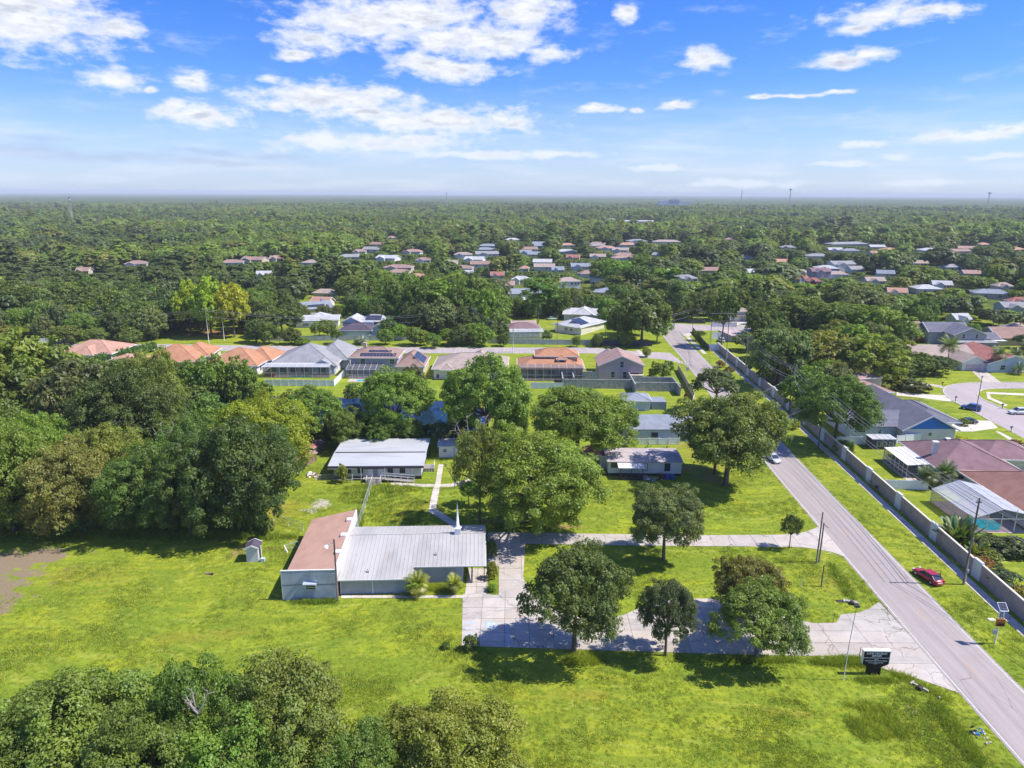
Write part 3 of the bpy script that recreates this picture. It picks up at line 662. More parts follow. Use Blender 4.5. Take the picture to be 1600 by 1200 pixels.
hall.part(MB().box(sx-.46,sx+.46,sy-.5,sy+.5,3.9,5.15), 'steeple_base', M_STEEP); hall.part(MB().tube([(sx,sy,5.15),(sx,sy,5.33),(sx,sy,5.34),(sx,sy,5.55)], [.66,.56,.44,.28], 4), 'steeple_collar', M_STEEP); hall.part(MB().tube([(sx,sy,5.55),(sx,sy,9.5)], [.27,.02], 8), 'spire', M_STEEP)
hall.box((sx+.75,sx+.83,11.4,11.48,3.9,4.9), 'vent_stack', M_DARKT)
# ---------------------------------------------------------------- the annex
anx = House('annex', 'tall narrow annex with a brown lean-to roof and a pale blue front', (445,941), (530,940), rz=R(3.2), cat='annex')
AW = 7.7
anx.wall(0.35, AW, 0.12, 19.2, 3.05, M_ANX)
mb = MB(); mb.prism([(0,0),(AW+.05,0),(AW+.05,.12),(0,.12)], -0.05, 4.55); anx.part(mb, 'front_wall', M_ANX)
for k, (a, b, c, d) in enumerate([(0.12,1.75,2.45,4.2),(1.78,5.0,2.45,4.35),(5.03,6.3,2.45,4.35),(6.33,7.6,2.45,4.1),(0.12,3.25,.05,2.38),(3.28,4.85,.05,2.38),(4.88,7.6,.05,2.38)]): anx.box((a,b,-.03,0,c,d), 'cladding_sheet', M_ANX)
anx.box((0.0,AW+.08,-.05,.16,4.55,4.68), 'coping', M_TRIM); anx.box((0.0,.1,-.04,0,0,4.55), 'corner_trim', M_TRIM); anx.box((0.1,AW,-.045,-.0301,2.38,2.45), 'belt_trim', M_DARKT)
anx.win('F', 4.05, 1.95, 1.35, .6, -.03, M_TRIM, M_GLASS); mb = MB(); mb.add([(3.1,-.04,2.95),(4.95,-.04,2.95),(5.0,-.5,2.62),(3.05,-.5,2.62)]+[(3.1,-.04,3.0),(4.95,-.04,3.0),(5.0,-.5,2.67),(3.05,-.5,2.67)], [(3,2,1,0),(4,5,6,7),(0,1,5,4),(1,2,6,5),(2,3,7,6),(3,0,4,7)]); anx.part(mb, 'window_awning', M_ANX)
mb = MB(); Lz, Rz = 3.05, 4.72     # lean-to roof, high along the hall
v = [(0.15,.16,Lz),(AW-.2,.16,Rz-.05),(AW-.2,19.5,Rz-.05),(0.15,19.5,Lz)]; mb.add(v+[(x,y,z+.1) for x,y,z in v], [(3,2,1,0),(4,5,6,7),(0,1,5,4),(1,2,6,5),(2,3,7,6),(3,0,4,7)]); arf = anx.part(mb, 'roof', M_BROOF)
mb = MB(); mb.add([(AW-.2,.12,0),(AW,.12,0),(AW,19.35,0),(AW-.2,19.35,0)]+[(AW-.2,.12,Rz+.1),(AW,.12,Rz+.1),(AW,19.35,Rz+.1),(AW-.2,19.35,Rz+.1)], [(3,2,1,0),(4,5,6,7),(0,1,5,4),(1,2,6,5),(2,3,7,6),(3,0,4,7)]); anx.part(mb, 'side_wall', M_WWALL)
mb = MB(); mb.add([(0.4,19.2,3.0),(AW-.2,19.2,3.0),(AW-.2,19.2,Rz-.08),(0.4,19.35,3.0),(AW-.2,19.35,3.0),(AW-.2,19.35,Rz-.08)], [(0,1,2),(5,4,3),(0,3,4,1),(1,4,5,2),(2,5,3,0)]); anx.part(mb, 'back_gable', M_WWALL)
for px, py in ((548,817),(539,841),(530.5,868)):
    lx, ly = anx.loc(px, py, 4.4); zz = Lz+.1+(lx-.15)/(AW-.35)*(Rz-Lz-.05); o = anx.part(MB().box(lx-.42,lx+.42,ly-.5,ly+.5,zz-.1,zz+.2), 'skylight', M_TRIM); MB().box(lx-.36,lx+.36,ly-.44,ly+.44,zz+.2,zz+.25).build('pane', M_WWALL, o)
# ---------------------------------------------------------------- the back hall (portable building)
bh = House('back_hall', 'white portable building with a pale metal roof, ramp and steps', (524,752), (660,750), cat='building')
BW = bh.W; Fz = 0.75
M_SID = mat('pale siding', (0.60,0.60,0.58), 0.8, 0.4, 0.05, stain=(0.6,(0.50,0.49,0.46),0.4)); M_PRF = mat('white metal roof', (0.51,0.52,0.54), 0.45, 0.3, 0.08, stain=(0.3,(0.52,0.53,0.56),0.6), stretch=(.3,1,1))
bh.wall(0, BW, 0, 14.5, 3.0, M_SID, Fz); bh.box((0.05,BW-.05,.05,14.4,-.05,Fz), 'skirting', M_DARKT)
mb = MB(); a, b = -1.1, BW+.55; prof = [(-1.5,3.35),(5.6,3.75),(5.6,3.85),(5.75,3.80),(15.2,3.45),(15.2,3.35),(5.7,3.65),(-1.5,3.25)]
def extr(prof, a, b):
    n = len(prof); mb = MB(); v = [(a,y,z) for y,z in prof]+[(b,y,z) for y,z in prof]
    return mb.add(v, [tuple(range(n)), tuple(reversed(range(n, 2*n)))]+[(i,(i+1)%n,n+(i+1)%n,n+i) for i in range(n)])
for x_ in (0.0, BW-.12):
    g_ = [(0.0,3.0),(14.5,3.0),(14.5,3.33),(5.7,3.58),(0.0,3.02)]; extr(g_, x_, x_+.12).build('gable_wall', M_SID, bh.root)
mb = MB(); mb.beam(((a+b)/2,-.4,3.06), ((a+b)/2,5.6,3.66), b-a, .08); bh.part(mb, 'roof', M_PRF); mb = MB(); mb.beam(((a+b)/2,5.75,3.62), ((a+b)/2,15.2,3.38), b-a, .08); bh.part(mb, 'roof', M_PRF)
bh.box((a+.3,b-.2,5.52,5.84,3.71,3.80), 'ridge_vent', M_DARKT)
M_FASC = mat('dark fascia', (0.10,0.09,0.12), 0.7); bh.box((a,5.3,-.48,-.4,2.58,3.03), 'fascia', M_FASC); bh.box((5.34,10.3,-.56,-.4,2.50,3.03), 'fascia', M_FASC); bh.box((10.34,b,-.48,-.4,2.58,3.03), 'fascia', M_FASC); bh.box((a,4.6,-.50,-.4,2.46,2.57), 'gutter', M_TRIM)
bh.box((a,b,-.4,-.001,2.88,2.94), 'soffit', M_WWALL)
for u in (2.9, 5.3, 11.3, 13.75): bh.win('F', u, 1.95, .95, .95, 0, M_DARKT, M_GLASS)
for u in (7.35, 9.3): bh.door('F', u, 1.0, 1.8, 0, M_TRIM, Fz)
bh.box((7.9,8.75,-.05,0,Fz,2.7), 'grey_panel', M_GREYW)
for u in (5.45, 10.2): bh.box((u,u+.12,-.66,-.57,0,2.6), 'porch_post', M_TRIM)
M_DECK = mat('grey boards', (0.34,0.31,0.28), 0.85, 2, 0.2); bh.box((6.0,10.4,-1.7,0,.6,Fz), 'porch_deck', M_DECK)
for k in range(4): bh.box((7.0,9.6,-1.7-.32*(k+1),-1.7-.32*k,0,.6-.15*k), 'step', M_DECK)
mb = MB(); mb.add([(9.7,-1.7,.55),(16.2,-1.7,.0),(16.2,-.5,.0),(9.7,-.5,.55),(9.7,-1.7,.7),(16.2,-1.7,.08),(16.2,-.5,.08),(9.7,-.5,.7)], [(3,2,1,0),(4,5,6,7),(0,1,5,4),(1,2,6,5),(2,3,7,6),(3,0,4,7)]); bh.part(mb, 'ramp', M_DECK)
rl = MB()
for y in (-1.75, -.45):
    rl.beam((9.7,y,1.65), (16.2,y,1.0), .07); rl.beam((9.7,y,1.2), (16.2,y,.6), .05)
    for k in range(6): x = 9.7+6.5*k/5; rl.beam((x,y,0), (x,y,1.65-.65*k/5), .07)
bh.part(rl, 'ramp_railing', M_TRIM)
for x in (6.9, 9.65):
    rl = MB(); rl.beam((x,-1.7,1.65), (x,-3.0,1.0), .07); rl.beam((x,-1.72,0), (x,-1.72,1.65), .08); rl.beam((x,-3.0,0), (x,-3.0,1.0), .08); bh.part(rl, 'step_railing', M_TRIM)
rl = MB(); rl.beam((4.0,-1.7,.9), (6.9,-1.7,.9), .06); rl.beam((4.0,-1.7,.0), (4.0,-1.7,1.8), .12); rl.beam((0,-1.9,.8), (4,-1.8,.8), .05); bh.part(rl, 'low_railing', M_TRIM)
bh.box((15.6,15.95,-.06,0,1.9,2.3), 'wall_sign', M_TRIM); bh.box((-.55,-.4,13.6,13.75,3.3,4.3), 'chimney_pipe', M_TRIM)
bh.box((BW,BW+2.2,4.0,6.5,0,.7), 'side_landing', M_DECK); rl = MB()
for z in (1.1,1.6): rl.beam((BW+2.2,4,z), (BW+2.2,6.5,z), .06); rl.beam((BW,4,z), (BW+2.2,4,z), .06)
for k in range(5): rl.beam((BW+.1+2.1*k/4,4,0), (BW+.1+2.1*k/4,4,1.6), .06)
bh.part(rl, 'landing_railing', M_TRIM)
# ---------------------------------------------------------------- sheds
M_RUSTR = mat('rusty red roof', (0.33,0.08,0.07), 0.8, 1.0, 0.25, col2=(0.45,0.38,0.34)); M_OLDW = mat('old timber', (0.30,0.20,0.15), 0.9, 1.5, 0.3)
def small_shed(name, label, A, B, d, h, rise, wm, rm, axis='x', door=None, over=.2, cat='shed'):
    s = House(name, label, A, B, cat=cat); s.wall(0, s.W, 0, d, h, wm); s.gable(0, s.W, 0, d, h, rise, rm, axis, over, .08, wm)
    if door: s.door('F', *door)
    return s
s = small_shed('garden_shed', 'small white shed with a dark roof standing alone on the lawn', (388,882), (407,881), 2.0, 2.35, .45, M_WWALL, DKROOF, 'y'); s.box((s.W,s.W+.04,.5,1.5,0,1.9), 'doorway', M_DARKT); s.box((s.W+.3,s.W+.9,-.2,.4,0,.55), 'air_unit', M_BLUEW)
s = small_shed('storage_shed', 'white flat roofed shed beside the back hall', (687,716), (718,715), 5, 2.6, .15, M_WWALL, LGREY, 'x'); s.win('F', 1.3, 1.6, .7, .7, 0)
s = small_shed('storage_shed', 'low pale shed half hidden behind the half bare tree', (727,708), (757,708), 4.5, 2.5, .2, M_STUC, LGREY, 'x')
s = small_shed('tool_shed', 'small lean-to with a faded red roof and old timber posts', (472,738), (496,722), 2.6, 1.7, .25, M_OLDW, M_RUSTR, 'x'); s.box((.4,1.4,-.05,0,0,1.5), 'doorway', M_DARKT)
s = small_shed('tool_shed', 'second red roofed lean-to behind the first one', (492,716), (508,706), 2.4, 1.9, .25, M_OLDW, M_RUSTR, 'x')
s = House('garage', 'old pale garage with a dark open doorway left of the mobile home', (919,732), (948,731), cat='garage'); s.wall(0, .9, 0, 6, 2.6, M_STUC); s.wall(2.6, s.W, 0, 6, 2.6, M_STUC); s.wall(.9, 2.6, 3, 6, 2.6, M_DARKT); s.gable(0, s.W, 0, 6, 2.6, .5, REDR, 'y', .2, .08, M_STUC)
s.box((.9,2.6,0,.12,2.15,2.6), 'lintel', M_STUC)
# ---------------------------------------------------------------- mobile home
mh = House('mobile_home', 'white mobile home with a flat pinkish roof and a dark front porch', (951,742), (1065,742)); mw = mh.W
M_MHR = mat('patched roof', (0.50,0.43,0.44), 0.85, 0.5, 0.1, stain=(0.5,(0.40,0.22,0.2),0.4)); M_MHW = mat('mobile home siding', (0.66,0.68,0.66), 0.7, 0.4, 0.04)
mh.wall(0, mw, 0, 7.8, 3.1, M_MHW, .6); mh.box((.05,mw-.05,.05,7.7,-.05,.6), 'skirting', M_DARKT); mh.gable(0, mw, 0, 7.8, 3.1, .35, M_MHR, 'x', .25, .1, M_MHW)
mh.win('F', 1.2, 2.35, 1.1, .9, 0, M_DARKT); mh.win('F', 7.5, 2.0, 1.0, 1.3, 0, M_DARKT, M_WWALL); mh.win('F', 12.1, 2.0, 1.0, 1.5, 0, M_DARKT)
mb = MB(); mb.beam((4.4,.0,2.95), (4.4,-2.4,2.62), 5.2, .08); mh.part(mb, 'porch_roof', M_WWALL, ); mh.box((2.1,6.9,-2.4,0,-.05,.6), 'porch_deck', M_DARKT)
for x in (2.2,4.4,6.7): mh.box((x,x+.1,-2.35,-2.25,.6,2.6), 'porch_post', M_DARKT)
rl = MB()
for z in (1.0,1.5): rl.beam((2.2,-2.3,z), (6.8,-2.3,z), .07)
for k in range(12): rl.beam((2.3+4.4*k/11,-2.3,.6), (2.3+4.4*k/11,-2.3,1.5), .05)
mh.part(rl, 'porch_railing', M_DARKT)
for k in range(3): mh.box((6.95,8.0,-2.3+.1,-.9,0,.5-.16*k) if k == 0 else (8.0+.3*(k-1),8.0+.3*k,-2.2,-.9,0,.5-.16*k), 'step', M_DECK)
# ---------------------------------------------------------------- blue grey house and the unfinished block walls
h = House('blue_house', 'low pale blue house with a long blue grey roof behind the mobile home', (962,688), (1062,687)); h.wall(0, 3.6, 1.5, 9, 3.0, M_BLUEW); h.wall(3.6, h.W+4, 0, 11, 3.0, M_BLUEW)
h.gable(3.6, h.W+4, 0, 11, 3.0, 1.5, BLUEG, 'x', .4, .14, M_BLUEW); h.gable(-1.2, 3.2, 1.5, 9, 2.95, .9, BLUEG, 'x', .3, .14, M_BLUEW)
h.win('F', 1.4, 1.8, 1.2, .9, 1.5, M_TRIM); h.win('F', 9.2, 1.6, 1.4, .9, 0, M_DARKT); h.box((9.9,10.9,-.8,-.05,0,.9), 'air_unit', M_GREYW); h.box((11.3,12.1,-.7,-.05,0,.8), 'air_unit', M_GREYW)
h = House('blue_house', 'small grey hipped outbuilding between the block walls and the pale blue house', (975,640), (1016,640)); h.wall(0, h.W, 0, 7, 2.6, M_BLUEW); h.hip(0, h.W, 0, 7, 2.6, 1.3, BLUEG, .4); h.box((h.W+.7,h.W+4.5,1,6,0,2.2), 'flat_annex', BLUEG)
M_BLOCK = mat('grey concrete block', (0.46,0.45,0.44), 0.95, 1.2, 0.2, stain=(0.8,(0.30,0.31,0.32),0.5))
bw = House('block_shell', 'roofless grey concrete block shell of an unfinished building', (879,606), (1062,606), cat='unfinished building')
def courses(parent, x0, x1, y, z, t, axis='x'):
    o = (MB().box(x0,x1,y,y+t,0,z) if axis == 'x' else MB().box(y,y+t,x0,x1,0,z)).build('block_wall', M_BLOCK, parent); cb = MB(); n = int((x1-x0)/1.6)
    for k in range(n):      # bond beam blocks stand a little proud on top
        a = x0+(x1-x0)*k/n+.04; b = x0+(x1-x0)*(k+1)/n-.04
        cb.box(a,b,y-.02,y+t+.02,z+.002,z+.22) if axis == 'x' else cb.box(y-.02,y+t+.02,a,b,z+.002,z+.22)
    cb.build('bond_beam', M_BLOCK, o)
bwW = bw.W; courses(bw.root, 0, 20.6, 9.2, 2.7, .25); courses(bw.root, 0, 9.2, 0, 2.7, .25, 'y'); courses(bw.root, 3.2, 9.1, 3.4, 2.5, .25, 'y'); courses(bw.root, -6.0, 9.1, 20.6, 2.8, .25, 'y'); courses(bw.root, .3, 20.55, 0, 2.6, .25); courses(bw.root, 20.9, 33.2, 4.2, 2.4, .25); courses(bw.root, 20.9, 33.2, -2.6, 2.5, .25); courses(bw.root, -7.5, 4.1, 33.2, 2.5, .25, 'y'); bw.foot(0, 33, -7, 9.5)
for x in (1.6, 4.2, 5.6, 15.5, 17.2): bw.box((x,x+.8,9.14,9.19,1.2,2.2), 'window_opening', M_DARKT)
# ---------------------------------------------------------------- the row of houses on the pond
h = House('orange_house', 'two storey house with an orange hipped roof and a screened patio', (808,595), (912,595)); w = h.W; M_PEACH = mat('peach wall', (0.60,0.47,0.38), 0.85, .4, .05)
h.wall(0.6, w-.2, 4.2, 17, 3.0, M_PEACH); h.hip(0.4, w, 3.6, 17, 3.0, 3.0, ORANGE, .6); h.wall(6.0, w-1.5, 8.5, 16, 5.9, M_PEACH, 3.0); h.hip(6.0, w-1.5, 8.5, 16, 5.9, 1.9, ORANGE, .6)
h.wall(12.6, 15.4, 6.6, 8.45, 5.3, M_PEACH, 3.0); h.hip(12.6, 15.4, 6.6, 10.6, 5.3, 1.0, ORANGE, .35, axis='y'); h.win('F', 14.0, 4.6, 1.8, 1.2, 6.6); h.win('F', 8.4, 4.9, .8, .9, 8.5); h.win('F', 10.5, 4.9, .8, .9, 8.5)
for u in (4, 7.2, 10.5, 14.5, 18): h.win('F', u, 1.3, 1.9, 2.0, 4.2, M_DARKT)
h.cage(0.8, w-.4, 0, 3.6, 4.3, 4.6, 8, roof=M_SCREEN); h.box((0.9,w-.5,.05,4.15,0,.08), 'patio_floor', M_CONC)
for x in (6.2, 12.2): h.box((x,x+.4,3.5,3.9,0,3.0), 'patio_column', M_PEACH)
h = House('gabled_house', 'two storey mauve house with a pinkish brown gable roof', (936,594), (1004,594)); w = h.W
h.wall(0, w, 0, 11.5, 5.0, M_PINKW); h.gable(0, w, 0, 11.5, 5.0, 2.9, PINKR, 'y', .6, .18, M_PINKW)
h.gable(1.2, 7.5, 8.5, 15.5, 4.8, 2.0, PINKR, 'y', .5, .16, M_PINKW); h.wall(1.2, 7.5, 11.6, 15.5, 4.8, M_PINKW)
h.win('F', w*.5+.1, 5.3, 1.1, 1.9, 0); h.win('F', w*.31, 2.0, 1.1, 1.9, 0); h.win('F', w*.58, 2.0, 1.1, 1.9, 0); h.box((w*.73,w*.98,-.1,0,0,2.6), 'patio_opening', M_DARKT)
for k in range(4): h.box((w*.72+k*1.05,w*.72+k*1.05+.12,-1.6,-1.48,0,2.2), 'pergola_post', M_REDDOOR if k % 2 else M_TAN)
h.box((w*.70,w+.1,-1.7,-.11,2.2,2.32), 'pergola_beam', M_TAN); h.box((-2.4,-.1,1,9,0,.04), 'side_yard_gravel', M_DIRT)
for k,(y,mm) in enumerate([(1.5,M_DARKT),(3.2,M_REDDOOR),(5.4,M_GREYW),(7.2,M_DARKT)]): h.box((-1.9,-1.0,y,y+.9,0,1.0), 'yard_bin', mm)
h = House('tan_roof_house', 'white walled house with a wide tan roof between the solar house and the orange house', (678,593), (790,593)); w = h.W
h.wall(0, w, 0, 17, 3.1, M_WWALL); h.hip(0, w, 0, 17, 3.1, 3.4, TANR, .7); h.hip(w*.45, w*.8, 9, 19.5, 3.1, 2.8, TANR, .5, axis='y'); h.wall(w*.45, w*.8, 17.02, 19.5, 3.05, M_WWALL); h.win('F', 1.2, .9, .6, 1.0, 0, M_DARKT); h.win('F', 5.0, 1.7, 1.6, 1.3, 0)
h.hip(2.4, 6.0, -1.2, 5, 3.05, 1.3, TANR, .4, axis='y')
h = House('solar_house', 'two storey grey house with a brown roof covered in solar panels', (545,591), (665,591)); w = h.W
h.wall(0.3, 15.0, 2.0, 13, 5.7, M_GREYW); h.hip(0.3, 15.0, 2.0, 13, 5.7, 2.4, BROWNR, .7); h.wall(15.02, 23.3, 1.5, 15, 3.1, M_TAN); h.hip(15.0, 23.3, 1.5, 15, 3.1, 3.2, BROWNR, .6, axis='y')
h.win('F', 4.2, 4.6, 1.5, 1.5, 2.0); h.win('F', 13.5, 4.6, 1.5, 1.5, 2.0); h.box((2.4,3.4,11.6,12.6,6.4,8.6), 'chimney', M_TAN)
sl = math.atan2(2.4, 5.5+.7); h.solar((3.2,2.2,6.1), (1,0,0), (0,math.cos(sl),math.sin(sl)), 11, 1, 1.0, 1.9); h.solar((5.6,4.4,6.95), (1,0,0), (0,math.cos(sl),math.sin(sl)), 7, 1, 1.0, 1.3)
sl2 = math.atan2(3.2, 4.75*.96); h.solar((23.2,3.6,3.62), (0,1,0), (-math.cos(sl2),0,math.sin(sl2)), 6, 2, 1.35, 1.9); h.solar((14.6,5,6.15), (0,1,0), (-math.cos(sl),0,math.sin(sl)*.8), 5, 1, 1.1, 1.7)
h.cage(-.2, 10.8, -2.4, 1.9, 2.9, 4.1, 6, roof=M_SCREEN); h.box((0,10.5,-2.2,1.9,0,.06), 'patio_floor', M_CONC)
pl = MB().box(1.0,9.6,-6.2,-2.6,0,.07).build('pool_deck', M_CONC, h.root); MB().box(3.6,8.0,-5.4,-3.6,.07,.09).build('pool_water', M_POOL, pl)
h = House('grey_roof_house', 'white house with a big grey hipped roof and a screened pool patio', (416,590), (545,589)); w = h.W
h.wall(2.5, 21.5, 2.5, 20, 3.0, M_WWALL); h.hip(1.0, 21.5, 1.5, 21, 3.0, 5.0, GREYR, .6, axis='y'); h.wall(14.6, 21.4, 1.0, 2.45, 3.0, M_BLUEW); h.gable(14.0, 21.4, 1.0, 9.0, 3.0, 1.9, GREYR, 'y', .4, .15, M_BLUEW)
h.wall(12.5, 24.0, 10, 26, 3.0, M_WWALL); h.hip(12.5, 24.0, 9, 27, 3.0, 4.3, GREYR, .5, axis='y')
for u in (4.5, 8, 11.5, 17.5): h.win('F', u, 1.3, 2.0, 2.0, 2.5 if u < 14 else 1.0, M_DARKT)
h.cage(0, 20.6, -2.8, 1.2, 3.4, 3.9, 8, roof=M_SCREENW); h.box((.1,20.5,-2.7,2.4,0,.07), 'patio_floor', M_CONC); MB().box(8.5,14.5,-2.2,-.4,.07,.09).build('pool_water', M_POOL, h.root); h.box((.6,3.0,-2.2,-1,.1,1.2), 'patio_bed', M_REDDOOR)
for y in (4, 8, 12.5, 16.5): h.win('R', y, 1.7, 1.1, 1.2, 21.5)
h = House('orange_house', 'one storey house with orange tiled hips and a white right wall', (318,589), (402,590)); w = h.W
h.wall(0, w, 0, 17, 3.0, M_WWALL); h.hip(0, w, 0, 17, 3.0, 3.9, ORANGE, .6); h.hip(w*.52, w+1.5, 8, 20, 3.0, 3.2, ORANGE, .5, axis='y'); h.wall(w*.52, w+1.5, 17.02, 20, 3.0, M_WWALL)
for y in (3, 7, 12): h.win('R', y, 1.7, 1.1, 1.3, w)
h.cage(1.5, w-1, -4.5, -.55, 2.6, 3.0, 6)
h = House('orange_house', 'wide house of several orange tan hipped roofs behind the olive tree', (160,592), (300,588)); w = h.W
h.wall(0, 11, 0, 12, 3.1, M_TAN); h.hip(0, 11, 0, 12, 3.1, 2.2, SALMON, .6); h.wall(13, 27, 5, 20, 3.1, M_TAN); h.hip(11, 28, 3.5, 20, 3.1, 4.1, ORANGE, .6); h.hip(19, 29.5, 11, 24, 3.1, 3.4, ORANGE, .5, axis='y'); h.wall(19, 29.5, 20.1, 24, 3.1, M_TAN); h.wall(11.02, 12.98, 5, 12, 3.1, M_TAN)
h.win('F', 3, 1.7, 1.2, 1.3, 0); h.win('F', 7, 1.7, 1.2, 1.3, 0)
h = House('pink_roof_house', 'house with a dusty pink hipped roof at the left behind the olive tree', (92,572), (175,572)); w = h.W
h.wall(0, w, 0, 15, 3.0, M_STUC); h.hip(0, w, 0, 15, 3.0, 3.2, SALMON, .6); h.hip(w*.38, w*.72, -2.2, 8, 3.0, 2.4, SALMON, .5, axis='y'); h.wall(w*.38, w*.72, -2.2, -.02, 3.0, M_STUC)
h = House('pink_roof_house', 'small salmon roof end showing between the trees at the far left', (52,592), (84,592)); h.wall(0, h.W, 0, 9, 3.0, M_STUC); h.hip(0, h.W, 0, 9, 3.0, 2.2, SALMON, .5)
# ---------------------------------------------------------------- houses beyond the street
h = House('blue_white_house', 'pale blue house with a dark hipped garage roof behind the white fence', (537,530), (577,530)); w = h.W
h.wall(0, w, 0, 8, 3.0, M_BLUEW); h.hip(-1.5, w+.5, -.5, 9, 3.0, 2.4, DKROOF, .6); h.wall(w+.02, w+6.5, 1.5, 14, 3.2, M_BLUEW); h.gable(w+.2, w+6.5, 1.5, 14, 3.2, 2.0, TANR, 'y', .4, .15, M_BLUEW); h.wall(-3, w*.95, 10, 19, 4.6, M_BLUEW); h.gable(-3, w*.5, 9, 19, 4.6, 2.0, LGREY, 'y', .4, .15, M_BLUEW); h.hip(w*.35, w+5, 11, 20, 4.6, 2.2, LGREY, .4)
h.solar((w*.6,11.5,5.2), (1,0,0), (0,.9,.42), 6, 2, 1.05, 1.7); h.door('F', w*.5, w*.7, 2.2, 0, M_TRIM, 0, 'garage_door'); h.win('F', w+3.2, 1.7, 1.2, 1.2, 1.5)
h = House('grey_roof_house', 'light grey roofed house with blue awnings left of the blue house', (462,515), (528,513)); w = h.W
h.wall(0, w, 0, 9, 3.0, M_WWALL); h.gable(0, w, 0, 9, 3.0, 1.5, LGREY, 'x', .6, .15, M_WWALL); h.hip(w*.3, w*.75, 3, 12, 3.4, 1.8, LGREY, .5); h.box((2,7,-.9,0,2.0,2.2), 'awning', M_BLUEW); h.win('F', 4, 1.4, 2.4, 1.0, 0)
h = House('grey_roof_house', 'grey gabled house with strips of solar panels and a tan side wall', (472,497), (520,493)); w = h.W
h.wall(0, w, 0, 13, 3.2, M_TAN); h.gable(0, w, 0, 13, 3.2, 2.4, BLUEG, 'x', .6, .15, M_TAN); h.solar((3,1.2,4.05), (1,0,0), (0,.93,.35), 7, 1, 1.1, 1.7); h.box((w*.72,w*.72+1.2,6,7.2,4.6,7), 'chimney', M_GREYW); h.box((w+2,w+3.4,2,3.2,0,2.4), 'orange_box', mat('orange plastic', (0.7,0.3,0.03), .6))
h = House('cage_house', 'maroon roofed house with a white arched pool cage behind the white fence', (796,531), (849,530)); w = h.W
h.wall(-1, w-1, 5, 16, 3.0, M_STUC); h.hip(-1, w-1, 5, 16, 3.0, 2.0, MAROON, .6); h.gable(2, w-2, 14, 20, 3.2, 1.4, TANR, 'x', .4, .15, M_STUC); h.cage(0, w, 0, 4.5, 3.1, 3.6, 7, roof=M_SCREENW, side=M_SCREENW)
h = House('solar_house', 'cream house with a blue solar field on its grey corner roof', (867,518), (907,523)); w = h.W
h.wall(0, w, 0, 12, 3.0, M_CREAM); h.hip(-.5, w*.9, 0, 12, 3.0, 1.8, DKROOF, .6); h.win('F', w*.42, 1.9, 1.2, .8, 0, M_DARKT); h.win('F', w*.62, 1.9, .8, .8, 0, M_DARKT)
h2 = House('solar_house', 'cream wing with tall windows under the big blue solar field', (908,522), (943,512)); w = h2.W
h2.wall(0, w, 0.1, 12, 3.0, M_CREAM); h2.hip(-1.5, w+.5, 0, 13, 3.0, 2.3, LGREY, .7); h2.solar((0.8,1.0,3.65), (1,0,0), (0,.94,.33), 6, 3, 1.05, 1.75)
for u in (1.8, 3.6, 5.6): h2.win('F', u, 1.5, .9, 1.8, .1, M_TRIM)
h = House('pale_roof_house', 'house with a long pale grey roof behind the solar field house', (880,500), (955,502)); w = h.W
h.wall(0, w, 0, 12, 3.0, M_WWALL); h.gable(0, w, 0, 12, 3.0, 1.9, LGREY, 'x', .6, .15, M_WWALL); h.hip(w*.2, w*.6, -2, 12, 3.2, 2.4, LGREY, .5, axis='y'); h.win('F', w*.8, 1.6, 3, 1.3, 0)
h = House('two_storey_house', 'narrow pale two storey house left of the brown roofed garage', (804,490), (828,490)); w = h.W
h.wall(0, w, 0, 8, 5.2, M_BLUEW); h.gable(0, w, 0, 8, 5.2, 1.6, LGREY, 'y', .4, .15, M_BLUEW); h.win('F', w*.3, 4.2, .9, 1.1, 0); h.win('F', w*.7, 4.2, .9, 1.1, 0); h.box((-1,w,-3,-.02,0,2.9), 'front_room', M_BLUEW)
h = House('brown_roof_house', 'low house with a red brown roof and a wooden gate among the pines', (833,492), (880,492)); w = h.W
h.wall(0, w, 0, 10, 2.9, M_CREAM); h.gable(0, w, 0, 10, 2.9, 1.9, REDBR, 'x', .5, .15, M_CREAM); h.gable(w*.55, w, -3, 6, 2.9, 1.6, REDBR, 'y', .5, .15, M_CREAM); h.wall(w*.55, w, -3, -.02, 2.9, M_CREAM)
# right of the road, far side
h = House('corner_house', 'blue grey house with a brown gable right of the road', (1070,482), (1103,483)); w = h.W
h.wall(0, w, 0, 13, 4.4, M_BLUEW); h.gable(0, w, 0, 13, 4.4, 2.2, TANR, 'y', .6, .15, M_BLUEW); h.hip(-1, w+2, 10, 22, 4.2, 2.4, BLUEG, .6); h.wall(-1, w+2, 13.02, 22, 4.2, M_BLUEW); h.win('F', w*.5, 3, 1.4, 1.2, 0)
h = House('small_garage_house', 'pale house with a small garage at the end of a short driveway', (1142,499), (1165,499)); w = h.W
h.wall(0, w, 0, 9, 4.4, M_BLUEW); h.hip(-.5, w+1.0, 0, 9, 4.4, 1.6, TANR, .6); h.door('F', w*.35, 2.6, 2.2, 0, M_TRIM, 0, 'garage_door'); h.box((-1.5,w+1.5,-1.6,-.02,2.6,2.8), 'porch_roof', TANR)
h = House('flat_roof_building', 'low building with a pale pink flat roof behind the end of the long wall', (1142,532), (1168,531)); w = h.W
h.wall(0, w, 0, 12, 2.6, M_GREYW); h.box((-.3,w+.3,-.3,12.3,2.6,2.8), 'roof', mat('pink flat roof', (0.55,0.43,0.42), .9, .5, .1))
